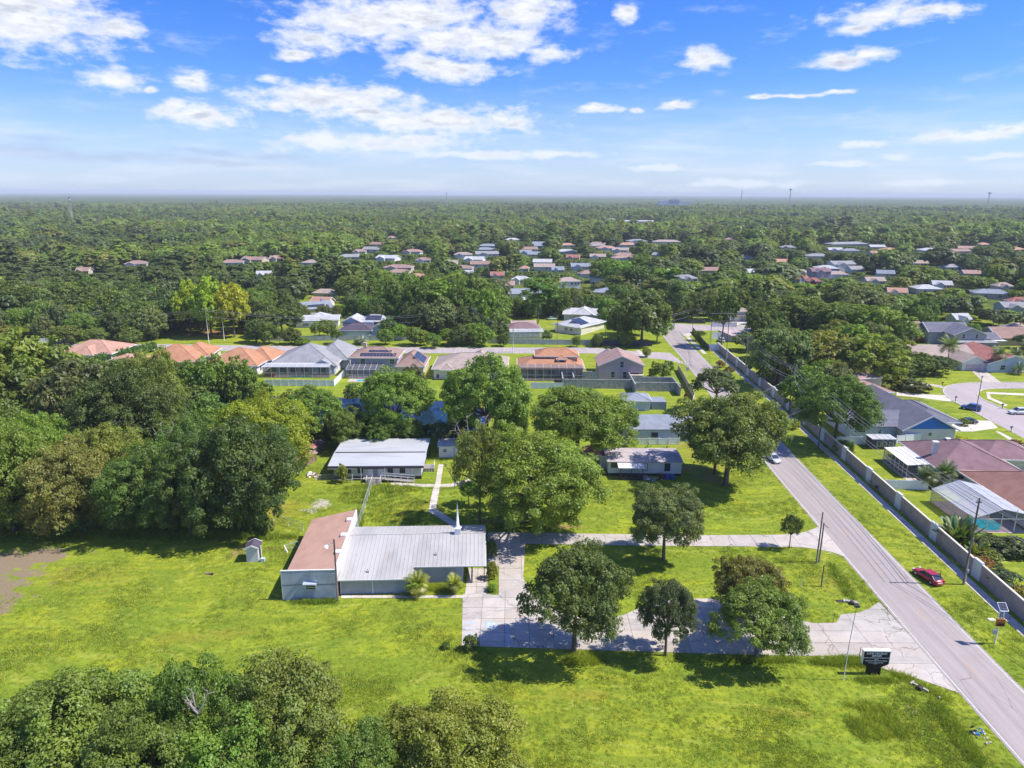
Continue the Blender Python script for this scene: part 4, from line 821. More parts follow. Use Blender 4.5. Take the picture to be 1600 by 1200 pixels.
# ---------------------------------------------------------------- right hand neighbourhood
h = House('half_timber_house', 'two storey blue grey house with a brown roof at the edge of the grove', (1401,528), (1438,528)); w = h.W
h.wall(0, w, 0, 9, 2.8, M_TAN); h.wall(-.2, w+.2, -.3, 9, 5.4, M_BLUEW, 2.8); h.gable(0, w, -.3, 9, 5.4, 1.8, BROWNR, 'x', .5, .15, M_BLUEW); h.win('F', w*.32, 4.2, .9, 1.2, -.3); h.win('F', w*.62, 4.2, .9, 1.2, -.3); h.door('F', w*.55, 1.0, 2.1, 0, M_DARKT)
for k in (0, .2, .42, .52, .72, 1): h.box((w*k-.06,w*k+.06,-.34,-.3,2.85,5.35), 'timber', M_DARKT)
h = House('grey_gabled_house', 'two storey grey house with a front gable and two white framed windows', (1487,537), (1538,537)); w = h.W
h.wall(0, w, 0, 12, 5.0, M_GREYW); h.gable(0, w, 0, 12, 5.0, 2.6, SLATE, 'y', .6, .16, M_GREYW); h.gable(-5.5, w*.8, 7, 17, 4.8, 2.8, SLATE, 'x', .5, .16, M_GREYW); h.wall(-5.5, -.02, 7, 17, 4.8, M_GREYW); h.win('F', w*.3, 4.4, 1.1, 1.6, 0); h.win('F', w*.7, 4.4, 1.1, 1.6, 0)
mb = MB(); mb.beam((w*.62,-.0,2.95), (w*.62,-3.0,2.5), w*1.25, .1); h.part(mb, 'porch_roof', GREYR); h.gable(w+.5, w+7, 3, 11, 2.9, 1.7, SLATE, 'x', .5, .15, M_GREYW); h.wall(w+.52, w+7, 3, 11, 2.9, M_GREYW); h.box((w+3.5,w+8.5,.5,3,2.5,2.62), 'awning', M_WWALL)
h = House('garage_house', 'house with a tan roof and a white front gable over a double garage', (1502,573), (1540,573)); w = h.W
h.wall(0, w, 0, 10, 3.0, M_WWALL); h.gable(0, w, 0, 12, 3.0, 1.9, TANR, 'y', .6, .16, M_WWALL); h.door('F', w*.46, 4.9, 2.2, 0, M_PINKW, 0, 'garage_door'); h.wall(-17, w, 10.02, 21, 3.0, M_GREYW); h.gable(-17, w+.5, 8, 21, 3.0, 2.6, TANR, 'x', .6, .16, M_GREYW)
h = House('red_roof_house', 'house with a red brown roof and a pale blue front behind two palms', (1542,575), (1600,575)); w = h.W
h.wall(0, w+4, 0, 22, 3.0, M_BLUEW); h.gable(0, w+4, 0, 22, 3.0, 2.6, REDR, 'y', .6, .16, M_BLUEW); h.win('F', w*.4, 1.6, 1.6, 1.5, 0); h.win('L', 5, 1.8, 1.2, 1.1, 0); h.win('L', 9, 1.8, 1.2, 1.1, 0); h.win('L', 13, 1.8, 1.2, 1.1, 0)
h = House('brown_roof_house', 'brown hipped house at the right edge behind the grey one', (1558,533), (1625,533)); w = h.W; h.wall(0, w, 0, 13, 3.0, M_TAN); h.gable(0, w, 0, 13, 3.0, 3.0, BROWNR, 'x', .6, .16, M_TAN)
h = House('pink_roof_house', 'house with a pinkish hipped roof right behind the big round oak', (1332,628), (1392,624)); w = h.W
h.wall(0, w, 0, 11, 3.0, M_TAN); h.hip(0, w, 0, 11, 3.0, 2.2, PINKR, .6); h.wall(2, w+3.5, 9, 18, 4.8, M_TAN); h.hip(1, w+3.5, 9, 19, 4.8, 2.0, PINKR, .6)
h = House('blue_gable_house', 'white house with a bright blue front gable and a slate roof', (1410,684), (1491,683)); w = h.W; M_BLUE = mat('bright blue siding', (0.045,0.21,0.64), 0.7, 0.4, 0.05)
h.wall(0, w, 0, 20, 3.0, M_WWALL); h.gable(0, w, 0, 27, 3.0, 3.3, SLATE, 'y', .7, .18, M_BLUE); h.win('F', w*.52, 1.7, .8, .7, 0, M_TRIM); h.wall(-11.5, 0, 2.5, 15, 3.0, M_BLUEW); h.gable(-11.5, 3, 2.5, 15, 3.0, 1.9, SLATE, 'x', .6, .16, M_BLUEW); h.win('F', -4.2, 1.6, .8, .8, 2.5, M_TRIM); h.win('F', -9, 1.8, 2.6, .9, 2.5, M_TRIM)
h.wall(w+.02, w+3.5, 8, 20, 2.9, M_WWALL); h.hip(w-6, w+4, 5, 22, 2.9, 2.1, SLATE, .5, axis='y'); h.wall(.02, w, 20.02, 27, 2.95, M_WWALL)
h = House('maroon_roof_house', 'large house with a maroon hipped roof, a chimney and a white lanai roof', (1463,750), (1592,752)); w = h.W
bx_, by_ = h.loc(1400, 685, 3.0); dpt = by_
h.wall(0.6, w-.4, 0.3, dpt-1, 3.0, M_STUC); h.hip(0.4, w-.3, 0.2, dpt-.8, 3.0, 3.6, MAROON, .6, axis='y'); h.win('F', 3.0, 1.7, 1.6, 1.4, .3, M_BLUEW)
cx_, cy_ = h.loc(1461, 697, 5.0); o = h.box((cx_-.45,cx_+.45,cy_-.45,cy_+.45,3.6,6.7), 'chimney', M_STUC); MB().box(cx_-.55,cx_+.55,cy_-.55,cy_+.55,6.7,6.85).build('chimney_cap', M_TRIM, o); cx_, cy_ = h.loc(1490, 681, 6.0); o = h.box((cx_-1.5,cx_-.5,cy_-.5,cy_+.5,5.6,6.3), 'skylight', M_TRIM)
LX0, LX1 = -4.6, .1; mb = MB(); y0_, y1_ = dpt*.16, dpt*.80
mb.beam((LX1,(y0_+y1_)/2,3.1), (LX0,(y0_+y1_)/2,2.75), y1_-y0_, .12); h.part(mb, 'lanai_roof', M_WWALL); f = MB()
for k in range(7):
    yy = y0_+.1+(y1_-y0_-.2)*k/6; f.beam((LX0+.1,yy,0), (LX0+.1,yy,2.7), .1)
f.beam((LX0+.1,y0_,1.0), (LX0+.1,y1_,1.0), .07); f.beam((LX0+.1,y0_+.1,1.0), (LX1,y0_+.1,1.0), .07); f.beam(((LX0+LX1)/2,y0_+.1,0), ((LX0+LX1)/2,y0_+.1,2.8), .09); h.part(f, 'lanai_frame', M_ALU); mb = MB(); mb.poly([(LX0+.1,y0_,0),(LX0+.1,y1_,0),(LX0+.1,y1_,2.7),(LX0+.1,y0_,2.7)]); mb.poly([(LX0+.1,y0_+.1,0),(LX1,y0_+.1,0),(LX1,y0_+.1,3.0),(LX0+.1,y0_+.1,2.7)]); h.part(mb, 'lanai_screen', M_SCREEN)
h.box((LX0-.5,LX1,y0_-1.4,y1_,0,.05), 'lanai_floor', M_CONC); h.foot(LX0-.5, 0, y0_-1.4, y1_)
h.box((w-.38,w+8,dpt*.45,dpt*1.05,-.05,2.9), 'wall', M_STUC); h.hip(w-3, w+9, dpt*.42, dpt*1.08, 2.9, 2.3, MAROON, .6); h.foot(w, w+9, dpt*.42, dpt*1.08)
s = House('screen_gazebo', 'dark screened garden room with a pale flat roof beside the lanai', (1363,697), (1399,697), cat='garden room'); w = s.W; s.box((0,w,0,3.2,0,2.3), 'screen_wall', M_FASC); s.box((-.2,w+.2,-.2,3.4,2.3,2.5), 'roof', LGREY)
for u in (w*.28, w*.52, w*.82): s.win('F', u, 1.3, .8, .9, 0)
# pool cage and rust roof house at the right edge
h = House('rust_roof_house', 'house with a rust brown roof cut by the right edge', (1600,828), (1700,828), rz=0.0); 
h.wall(1.8, 19, 1.0, 20, 3.0, M_STUC); h.hip(1.6, 19.5, .8, 20.5, 3.0, 3.6, REDBR, .6, axis='y')
pc = House('pool_cage', 'large pool cage with a pale screened roof and a small teal pool', (1470,812), (1533,826), rz=0.0, cat='pool cage'); f = MB(); Wc = 9.6; ox, oy = 3.6, -3.3; ld = 12.6
def cagept(x, y, z): return (ox+x, oy+y, z)
for k in range(5):
    y = ld*k/4
    for a, b in (((0,y,0),(0,y,2.6)), ((0,y,2.6),(Wc*.5,y,4.3)), ((Wc*.5,y,4.3),(Wc,y,3.2)), ((Wc,y,0),(Wc,y,3.2))): f.beam(cagept(*a), cagept(*b), .1)
for x, z in ((0,2.6),(Wc*.25,3.45),(Wc*.5,4.3),(Wc*.75,3.75),(Wc,3.2),(0,1.0)): f.beam(cagept(x,0,z), cagept(x,ld,z), .09)
for x in (Wc*.25, Wc*.5, Wc*.75): f.beam(cagept(x,0,0), cagept(x,0,3.45 if x < 5 else (4.3 if x < 8 else 3.75)), .09)
f.beam(cagept(0,0,2.5), cagept(Wc,0,2.5), .1); pc.part(f, 'cage_frame', M_ALU)
mb = MB(); mb.poly([cagept(0,0,2.58),cagept(Wc*.5,0,4.28),cagept(Wc*.5,ld,4.28),cagept(0,ld,2.58)]); mb.poly([cagept(Wc*.5,0,4.28),cagept(Wc,0,3.18),cagept(Wc,ld,3.18),cagept(Wc*.5,ld,4.28)]); pc.part(mb, 'roof_screen', M_SCREENW)
mb = MB(); mb.poly([cagept(0.03,0,0),cagept(0.03,ld,0),cagept(0.03,ld,2.6),cagept(0.03,0,2.6)]); mb.poly([cagept(0,.03,2.5),cagept(Wc,.03,2.5),cagept(Wc,.03,3.2),cagept(Wc*.5,.03,4.3)]); pc.part(mb, 'side_screen', M_SCREEN)
dk = pc.part(MB().box(ox,ox+Wc,oy-.3,oy+ld,-.05,.06), 'pool_deck', mat('pink pool deck', (0.55,0.42,0.38), .8, .6, .08)); pc.foot(ox, ox+Wc, oy, oy+ld)
px_, py_ = pc.loc(1546, 817); mb = MB(); mb.poly([(px_+2.6*math.cos(a*math.pi/10)*(1+.15*math.sin(a)), py_+1.0+2.4*math.sin(a*math.pi/10), .075) for a in range(20)]); mb.build('pool_water', M_POOL, dk)

# ---------------------------------------------------------------- the far neighbourhood: small houses between the trees
HOUSE_SPOTS = []
FARH = [(212,413,28,BROWNR,M_WWALL,'brown roofed white house alone in the left woods'),(393,405,34,BROWNR,M_TAN,'long brown roofed house in the left woods'),(432,403,20,PINKR,M_TAN,'pinkish roof right of the long brown one in the left woods'),(412,428,20,LGREY,M_WWALL,'small pale grey roof among the left trees'),
 (96,466,26,SALMON,M_WWALL,'salmon roofed house at the far left beside the wires'),(130,425,16,BROWNR,M_TAN,'small brown roof in the far left woods'),(505,455,34,TANR,M_TAN,'tan roofed house above the blue house'),(500,468,30,SALMON,M_CREAM,'salmon roof behind the grey solar strips'),
 (641,391,30,PINKR,M_WWALL,'pinkish roof left of centre in the far neighbourhood'),(620,415,44,BROWNR,M_TAN,'long brown roof left of centre in the far neighbourhood'),(601,401,32,LGREY,M_WWALL,'pale grey roof with white gable left of centre'),(722,395,28,TANR,M_WWALL,'tan roof in the middle of the far neighbourhood'),
 (738,402,30,LGREY,M_WWALL,'pale white roofed house in the middle of the far neighbourhood'),(760,393,36,GREYR,M_STUC,'grey roof right of the pale white one'),(820,391,18,BLUEG,M_BLUEW,'small blue grey house in the far neighbourhood'),(817,416,14,SALMON,M_STUC,'small salmon roof in the far neighbourhood'),
 (849,412,32,TANR,M_CREAM,'tan roof with a cream gable right of centre'),(893,398,20,REDR,M_TAN,'small red roof right of centre'),(906,411,30,BLUEG,M_WWALL,'blue grey roof beside the brown one right of centre'),(920,422,30,BROWNR,M_CREAM,'brown roof with a cream gable right of centre'),
 (935,430,26,BLUEG,M_WWALL,'slate roof below the brown and cream gable'),(782,440,42,PINKR,M_CREAM,'brownish pink roof behind the dark pines'),(776,426,20,REDR,M_TAN,'little red brown roof above the pink one'),(811,432,28,LGREY,M_CREAM,'pale gable right of the brownish pink roof'),
 (722,442,22,BLUEG,M_WWALL,'small blue white house behind the pine row'),(727,424,22,LGREY,M_WWALL,'pale roof behind the pine row'),(581,444,28,TANR,M_STUC,'flat tan roof left of the pine row'),(932,396,24,TANR,M_STUC,'tan roof in the back row right of centre'),(948,383,32,SALMON,M_STUC,'salmon roof far back right of centre'),
 (967,386,24,TANR,M_WWALL,'tan roof beside the salmon one far back'),(1040,372,42,TANR,M_WWALL,'wide tan roof far back near the road line'),(1062,428,24,GREYR,M_WWALL,'grey roof left of the road far away'),(611,371,14,PINKR,M_TAN,'tiny pink roof far back on the left of centre'),(952,340,14,LGREY,M_WWALL,'tiny white roof very far back'),
 (996,341,44,LGREY,M_WWALL,'long white building very far back'),(840,381,14,BLUEG,M_BLUEW,'tiny blue roof far back'),(1099,357,14,SALMON,M_STUC,'tiny pink roof far right of centre'),(1303,383,20,LGREY,M_WWALL,'white roof far right behind the coloured houses'),(1327,384,24,GREYR,M_STUC,'grey roof far right behind the coloured houses'),
 (1229,380,22,GREYR,M_STUC,'grey roof left of the coloured houses far away'),(1252,418,20,TANR,M_CREAM,'tan roof left of the coloured houses'),(1280,421,28,MAROON,M_PINKW,'maroon gabled two storey in the coloured row'),(1250,427,22,REDR,M_STUC,'rusty roof at the left end of the coloured row'),
 (1269,431,20,REDR,M_REDDOOR,'small bright red walled house in the coloured row'),(1290,411,32,LGREY,M_BLUE,'bright blue gabled house in the coloured row'),(1316,409,34,GREYR,M_STUC,'grey gabled two storey at the right end of the coloured row'),(1306,420,28,TANR,M_WWALL,'tan roof in front of the grey gable of the coloured row'),
 (1336,412,20,GREYR,M_STUC,'small grey roof right of the coloured row'),(1365,429,26,TANR,M_STUC,'tan roof right of the coloured row'),(1380,418,22,BLUEG,M_STUC,'blue grey roof right of the coloured row'),(1398,446,24,SALMON,M_WWALL,'salmon roof above the grove'),
 (1468,434,24,LGREY,M_WWALL,'white roof in the right woods'),(1566,436,22,TANR,M_WWALL,'tan roof near the right edge'),(1590,459,26,REDR,M_STUC,'dark red roof at the right edge'),(1585,467,34,GREYR,M_BLUEW,'grey roof at the right edge below the red one'),(1075,428,26,GREYR,M_STUC,'grey roof with panels right of the road far away'),
 (1325,372,60,GREYR,M_GREYW,'long low grey building far right'),(1455,382,32,LGREY,M_STUC,'long grey roof far right'),(1394,486,28,BROWNR,M_TAN,'brown roof behind the half timbered house'),(1500,486,22,LGREY,M_BLUEW,'pale house behind the grey gabled one'),(870,417,18,BLUEG,M_STUC,'small blue grey roof right of the tan and cream one'),
 (700,408,24,TANR,M_STUC,'small tan roof left of the pale white house'),(660,404,22,BROWNR,M_WWALL,'brown roof between the two left of centre rows'),(1590,500,30,TANR,M_STUC,'tan roof at the right edge beyond the palms'),(995,372,30,GREYR,M_WWALL,'grey roof far back beside the road line'),(888,440,36,TANR,M_WWALL,'two storey white house right of the pink roofs'),(1435,402,20,TANR,M_WWALL,'tan roof deep in the right woods'),(800,372,22,LGREY,M_WWALL,'pale roof far back in the centre'),(560,392,20,PINKR,M_WWALL,'pink roof far back left of centre')]
for i, (px, py, wpx, rm, wm, lb) in enumerate(FARH):
    r_ = random.Random(i*5+2); zr = 4.0; g = G(px, py+wpx*.05, zr); D = math.hypot(*g); w = wpx*D/FPX*0.95; d = min(max(w*r_.uniform(.55, .8), 7), 14); hh = 5.4 if 'two storey' in lb else 2.9
    s = House('suburban_house', lb, (px-10, py), (px+10, py), z=zr, group='houses of the far neighbourhood', rz=r_.uniform(-.28, .28))
    s.root.location = (g[0]-w/2*math.cos(s.rz), g[1]-3-w/2*math.sin(s.rz), 0); s.o = (s.root.location[0], s.root.location[1])
    s.wall(0, w, 0, d, hh, wm)
    if r_.random() < .5: s.hip(0, w, 0, d, hh, 2.0, rm, .5)
    else: s.gable(0, w, 0, d, hh, 2.0, rm, 'x', .5, .15, wm)
    if r_.random() < .7: s.gable(w*.1, w*.5, -2.6, d*.6, hh-.05, 1.5, rm, 'y', .4, .14, wm); s.wall(w*.1, w*.5, -2.6, -.02, hh-.05, wm)
    for u in (.6, .78, .92)[:2 if D > 600 else 3]: s.win('F', w*u, hh-1.3, 1.2, 1.1, 0, M_TRIM)
    HOUSE_SPOTS.append((g[0], g[1]+2, w*.62+2)); ANCHORS.append((g[0], g[1], lb))

# more roofs of the same suburb, between the ones named above
r_ = random.Random(91); HC = {'grey': GREYR, 'tan': TANR, 'brown': BROWNR, 'pale': LGREY, 'pinkish': PINKR, 'slate': BLUEG, 'salmon': SALMON}; USED_H = set(); AN0 = list(ANCHORS)
def short_label(x, y, subj):
    for ax, ay, al in sorted(AN0, key=lambda a: (a[0]-x)**2+(a[1]-y)**2)[:5]:
        D_ = math.hypot(x, y); ux, uy = x/D_, y/D_; dx, dy = x-ax, y-ay; side = dx*uy-dy*ux; dep = dx*ux+dy*uy
        rel = ('right of' if side > 0 else 'left of') if abs(side) > abs(dep)*.6 else ('behind' if dep > 0 else 'in front of'); lb = '%s %s the %s' % (subj, rel, al)
        if len(lb.split()) <= 16 and lb not in USED_H: USED_H.add(lb); return lb
    return None
k_ = 0; tries = 0
ZN = [(565,1030,378,455,26),(1060,1240,365,420,5),(1240,1600,372,455,12),(300,560,385,430,3)]
for x0_, x1_, y0_, y1_, n_ in ZN:
    k_ = 0; tries = 0
    while k_ < n_ and tries < 600:
        tries += 1; px, py = r_.uniform(x0_, x1_), r_.uniform(y0_, y1_); x, y = G(px, py, 4.0); D = math.hypot(x, y)
        if any(abs(x-h_[0]) < 30 and math.hypot(x-h_[0], y-h_[1]) < 26 for h_ in HOUSE_SPOTS): continue
        if any(math.hypot(x-p[0], y-p[1]) < 18 for p in rc if p[1] > 280): continue
        cn = r_.choice(list(HC)); lb = short_label(x, y, 'small %s roofed house' % cn)
        if not lb: continue
        k_ += 1; w = r_.uniform(13, 20); d = r_.uniform(9, 13); s = House('suburban_house', lb, (px-10, py), (px+10, py), z=4.0, group='houses of the far neighbourhood', rz=r_.uniform(-.3, .3))
        s.root.location = (x-w/2, y-3, 0); s.o = (x-w/2, y-3); wm = r_.choice([M_WWALL, M_CREAM, M_STUC, M_TAN, M_BLUEW]); s.wall(0, w, 0, d, 2.9, wm)
        if r_.random() < .5: s.hip(0, w, 0, d, 2.9, 2.0, HC[cn], .5)
        else: s.gable(0, w, 0, d, 2.9, 2.0, HC[cn], 'x', .5, .15, wm)
        s.win('F', w*.3, 1.6, 1.6, 1.1, 0, M_TRIM); s.win('F', w*.7, 1.6, 1.6, 1.1, 0, M_TRIM); HOUSE_SPOTS.append((x, y+2, w*.5-1.0, 10+D*.13))
# ================================================================ trees
def leaf_material(name, transl=0.40, gloss=0.025, fixed=None):
    m = bpy.data.materials.new(name); m.use_nodes = True; t = m.node_tree; t.nodes.clear(); n = NT(t)
    oi = n.node('ShaderNodeObjectInfo')
    tint = n.node('ShaderNodeAttribute', attribute_name='tint').outputs['Fac']; hue = n.node('ShaderNodeAttribute', attribute_name='hue').outputs['Fac']
    base = oi.outputs['Color']
    if fixed:
        rg = n.node('ShaderNodeRGB'); rg.outputs[0].default_value = (*fixed, 1); base = rg.outputs[0]
    warm = n.mix(1.0, base, (1.26, 1.08, 0.68), 'MULTIPLY'); cool = n.mix(1.0, base, (0.80, 0.95, 0.95), 'MULTIPLY')
    r2 = n.math('FRACT', n.math('MULTIPLY', oi.outputs['Random'], 7.31))
    h = n.math('ADD', n.math('MULTIPLY', hue, 0.6), n.math('MULTIPLY', r2, 0.4))
    c = n.mix(h, cool, warm)
    k = n.math('MULTIPLY', tint, n.math('ADD', n.math('MULTIPLY', oi.outputs['Random'], 0.45), 0.78))
    c = n.vmath('SCALE', c); n.l.new(k, c.node.inputs['Scale'])
    d = n.node('ShaderNodeBsdfDiffuse', ins={'Color': c}); tr = n.node('ShaderNodeBsdfTranslucent', ins={'Color': n.mix(1.0, c, (1.15, 1.25, 0.5), 'MULTIPLY')})
    a = n.node('ShaderNodeMixShader', ins={0: transl, 1: d.outputs[0], 2: tr.outputs[0]})
    g = n.node('ShaderNodeBsdfGlossy', ins={'Color': (0.8, 0.85, 0.9, 1), 'Roughness': 0.5})
    b = n.node('ShaderNodeMixShader', ins={0: gloss, 1: a.outputs[0], 2: g.outputs[0]})
    o = n.node('ShaderNodeOutputMaterial'); n.l.new(b.outputs[0], o.inputs[0]); return m
M_LEAF = leaf_material('leaves')
M_BARK = mat('bark', (0.17,0.135,0.105), 0.95, 2.0, 0.3, bump=0.6, bscale=8, rnd=0.25)
M_PALE = mat('pale bark', (0.36,0.32,0.27), 0.9, 3.0, 0.25, rnd=0.2)

def unit_dirs(r, n, zlo=-0.35, zhi=1.0):
    """evenly spread directions with jitter"""
    i = np.arange(n) + 0.5; z = zlo + (zhi-zlo)*i/n + r.uniform(-.5,.5,n)*(zhi-zlo)/n*1.5; z = np.clip(z, -1, 1)
    ph = i*2.399963 + r.uniform(-.5,.5,n); s = np.sqrt(1-z*z); return np.stack([s*np.cos(ph), s*np.sin(ph), z], 1)
def cards(P, Nn, size, tint, hue, r, squash=1.0):
    n = len(P); rnd = r.normal(size=(n,3)); U = np.cross(Nn, rnd); U /= np.linalg.norm(U, axis=1, keepdims=True)+1e-9
    V = np.cross(Nn, U); s = size[:,None]; a = 0.55+0.45*r.random((n,1)); b = 0.35+0.3*r.random((n,1))
    q = np.stack([P - U*s*a, P - V*s*b*squash + U*s*0.15, P + U*s*a*0.9, P + V*s*b*squash - U*s*0.1], 1)
    return q.reshape(-1,3), tint, hue
def mesh_from_quads(name, V, tint, hue, m):
    n = len(V)//4; me = bpy.data.meshes.new(name)
    me.vertices.add(4*n); me.vertices.foreach_set('co', V.astype(np.float32).ravel())
    me.loops.add(4*n); me.loops.foreach_set('vertex_index', np.arange(4*n, dtype=np.int32))
    me.polygons.add(n); me.polygons.foreach_set('loop_start', np.arange(n, dtype=np.int32)*4)
    try: me.polygons.foreach_set('loop_total', np.full(n, 4, dtype=np.int32))
    except Exception: pass
    for nm, arr in (('tint', tint), ('hue', hue)):
        at = me.attributes.new(nm, 'FLOAT', 'FACE'); at.data.foreach_set('value', arr.astype(np.float32))
    me.update(calc_edges=True); me.materials.append(m); return me
def make_tree(seed, style='oak', Rm=6.5, Hm=11.0, cb=0.2, nl=14, lr=0.34, nc=13, cr=0.13, nleaf=75, leaf=0.32, limbs=True, jit=0.45, ow=0.0):
    """returns (crown mesh, trunk mesh), both scaled so that the tree is 1 high and 1 in radius"""
    r = np.random.RandomState(seed); z0 = Hm*cb; Hc = Hm - z0
    if style in ('oak', 'loose', 'mass'):
        D = unit_dirs(r, nl, {'oak': -0.6, 'loose': -0.35, 'mass': -0.95}[style])
        wob = 1 + r.uniform(-0.26, 0.18, (nl,1))
        L = D*np.array([Rm*0.68, Rm*0.68, Hc*0.33])*wob + np.array([0,0,z0+Hc*0.50])
        LR = Rm*lr*(0.62+0.66*r.random(nl)); LR = np.minimum(LR, Hc*0.30)
    elif style == 'pine':
        L = np.stack([Rm*0.62*np.sqrt(r.random(nl))*np.cos(r.random(nl)*6.28), Rm*0.62*np.sqrt(r.random(nl))*np.sin(r.random(nl)*6.28), z0 + Hc*(0.15+0.75*r.random(nl))], 1)
        LR = Rm*lr*(0.6+0.6*r.random(nl))
    elif style == 'cone':
        t = (np.arange(nl)+0.5)/nl; rad = Rm*0.62*(1-t)**0.8; ph = np.arange(nl)*2.4
        L = np.stack([rad*np.cos(ph), rad*np.sin(ph), z0 + Hc*(0.06+0.86*t)], 1); LR = Rm*lr*(1.0-0.62*t)*(0.8+0.4*r.random(nl))
    else:                                        # 'bush'
        D = unit_dirs(r, nl, -0.1); L = D*np.array([Rm*0.62, Rm*0.62, Hc*0.42])+np.array([0,0,z0+Hc*0.38]); LR = Rm*lr*(0.8+0.4*r.random(nl))
    cen = np.array([0,0,z0+Hc*0.4]); P = []; Nn = []; S = []; T = []; Hh = []
    for k in range(nl):
        d = unit_dirs(r, nc, -0.75); lob_h = r.random(); zf = 0.75 if style != 'pine' else 0.55
        c = L[k] + d*np.array([1,1,zf])*LR[k]*(0.75+0.3*r.random((nc,1)))
        out = (L[k]-cen); out = out/(np.linalg.norm(out)+1e-6)
        keep = (d @ out) > -0.55
        c = c[keep]; d = d[keep]
        for q in range(len(c)):
            n = max(3, int(nleaf*(0.6+0.8*r.random()))); e = r.normal(size=(n,3)); e /= np.linalg.norm(e, axis=1, keepdims=True)
            e[:,2] = np.where(r.random(n) < 0.6, np.abs(e[:,2]), e[:,2])
            rad = Rm*cr*(0.7+0.6*r.random()); rr = rad*(0.35+0.75*r.random((n,1))**0.6)
            P.append(c[q] + e*rr*np.array([1,1,0.75]))
            nn = e*0.55 + d[q]*0.35 + np.array([0,0,0.35]) + r.normal(size=(n,3))*jit + out*ow; nn /= np.linalg.norm(nn, axis=1, keepdims=True); Nn.append(nn)
            S.append(leaf*(0.6+0.8*r.random(n))); T.append((0.80+0.36*r.random())*(0.86+0.28*r.random(n))); Hh.append(np.clip(lob_h*0.5+0.5*r.random()+r.normal(size=n)*0.08, 0, 1))
    P = np.concatenate(P); Nn = np.concatenate(Nn); S = np.concatenate(S); T = np.concatenate(T); Hh = np.concatenate(Hh)
    P[:,2] = np.maximum(P[:,2], 0.25)
    V, T, Hh = cards(P, Nn, S, T, Hh, r)
    V = V / np.array([Rm, Rm, Hm]); cm = mesh_from_quads('crown_%s' % style, V, T, Hh, M_LEAF)
    mb = MB(); tr = 0.045*Rm if style in ('oak', 'loose', 'mass') else 0.03*Rm
    top = Hm*0.88 if style in ('pine', 'cone') else z0+Hc*0.3
    lean = [r.uniform(-.03,.03)*Rm, r.uniform(-.03,.03)*Rm]
    fork = (lean[0], lean[1], top)
    mb.tube([(0,0,-0.3), (0,0,0.25), (lean[0]*.4, lean[1]*.4, top*0.45), fork], [tr*1.7, tr*1.15, tr*0.95, tr*(0.75 if style != 'pine' else 0.3)], 7)
    if limbs:
        for k in range(nl):
            a = Vector(fork)*(0.93 if style in ('oak','loose') else 1.0)
            if style in ('pine', 'cone'): a = Vector((lean[0]*.6, lean[1]*.6, max(z0*0.9, L[k][2]-Rm*0.25)))
            b = Vector(L[k]); mid = (a+b)/2 + Vector((r.uniform(-.05,.05)*Rm, r.uniform(-.05,.05)*Rm, (-0.04 if style == 'oak' else 0.02)*Rm))
            mb.tube([a, mid, b], [tr*0.5, tr*0.33, tr*0.12], 5, False)
            if style == 'loose':
                for _ in range(3):
                    e = b + Vector(r.normal(size=3))*LR[k]*0.7; mb.tube([mid, e], [tr*0.2, tr*0.05], 3, False)
    mb.v = [(x/Rm, y/Rm, z/Hm) for x, y, z in mb.v]
    return cm, mb.mesh('trunk_%s' % style, M_BARK)

PROTO = {}
def protos():
    for i in range(5): PROTO[('oak', 0, i)] = make_tree(100+i, 'oak', 6.5, 11, 0.13, 19+i, 0.34, 17, 0.120, 165, 0.170)
    for i in range(4): PROTO[('mass', 0, i)] = make_tree(150+i, 'mass', 6.5, 11, 0.03, 25+i, 0.33, 16, 0.120, 165, 0.150)
    for i in range(4): PROTO[('mass', 1, i)] = make_tree(350+i, 'mass', 6.5, 11, 0.02, 20+i, 0.34, 10, 0.14, 40, 0.42)
    for i in range(3): PROTO[('loose', 0, i)] = make_tree(200+i, 'loose', 6.0, 12, 0.16, 18, 0.27, 11, 0.12, 105, 0.18)
    for i in range(5): PROTO[('oak', 1, i)] = make_tree(300+i, 'oak', 6.5, 11, 0.10, 17+i, 0.33, 12, 0.135, 48, 0.40)
    for i in range(3): PROTO[('loose', 1, i)] = make_tree(400+i, 'loose', 6.0, 12, 0.17, 15, 0.27, 10, 0.13, 38, 0.38)
    for i in range(3): PROTO[('pine', 1, i)] = make_tree(500+i, 'pine', 4.0, 16, 0.40, 17, 0.36, 9, 0.16, 36, 0.34)
    for i in range(2): PROTO[('cone', 1, i)] = make_tree(600+i, 'cone', 2.4, 10, 0.08, 14, 0.5, 7, 0.2, 18, 0.42)
    PROTO[('bush', 1, 0)] = make_tree(700, 'bush', 2.0, 2.4, 0.0, 12, 0.42, 7, 0.2, 26, 0.26, False)
    PROTO[('bush', 1, 1)] = make_tree(701, 'bush', 2.0, 2.4, 0.0, 10, 0.42, 7, 0.2, 26, 0.26, False)
    for i in range(4): PROTO[('oak', 2, i)] = make_tree(800+i, 'oak', 6.0, 10.5, 0.12, 12+i, 0.34, 8, 0.17, 22, 0.80, True, 0.22, 0.35)
    for i in range(2): PROTO[('pine', 2, i)] = make_tree(900+i, 'pine', 3.6, 15, 0.4, 9, 0.40, 6, 0.2, 14, 0.75)
    for i in range(2): PROTO[('cone', 2, i)] = make_tree(950+i, 'cone', 3.0, 14, 0.12, 10, 0.5, 6, 0.22, 14, 0.75, True, .25, .3)
    for i in range(3): PROTO[('oak', 3, i)] = make_tree(970+i, 'oak', 6.5, 11, 0.05, 9, 0.36, 6, 0.22, 13, 1.25, False, 0.18, 0.5)
    for i in range(2): PROTO[('cone', 3, i)] = make_tree(980+i, 'cone', 4.2, 15, 0.05, 7, 0.55, 5, 0.26, 10, 1.15, False, 0.2, 0.4)
protos()
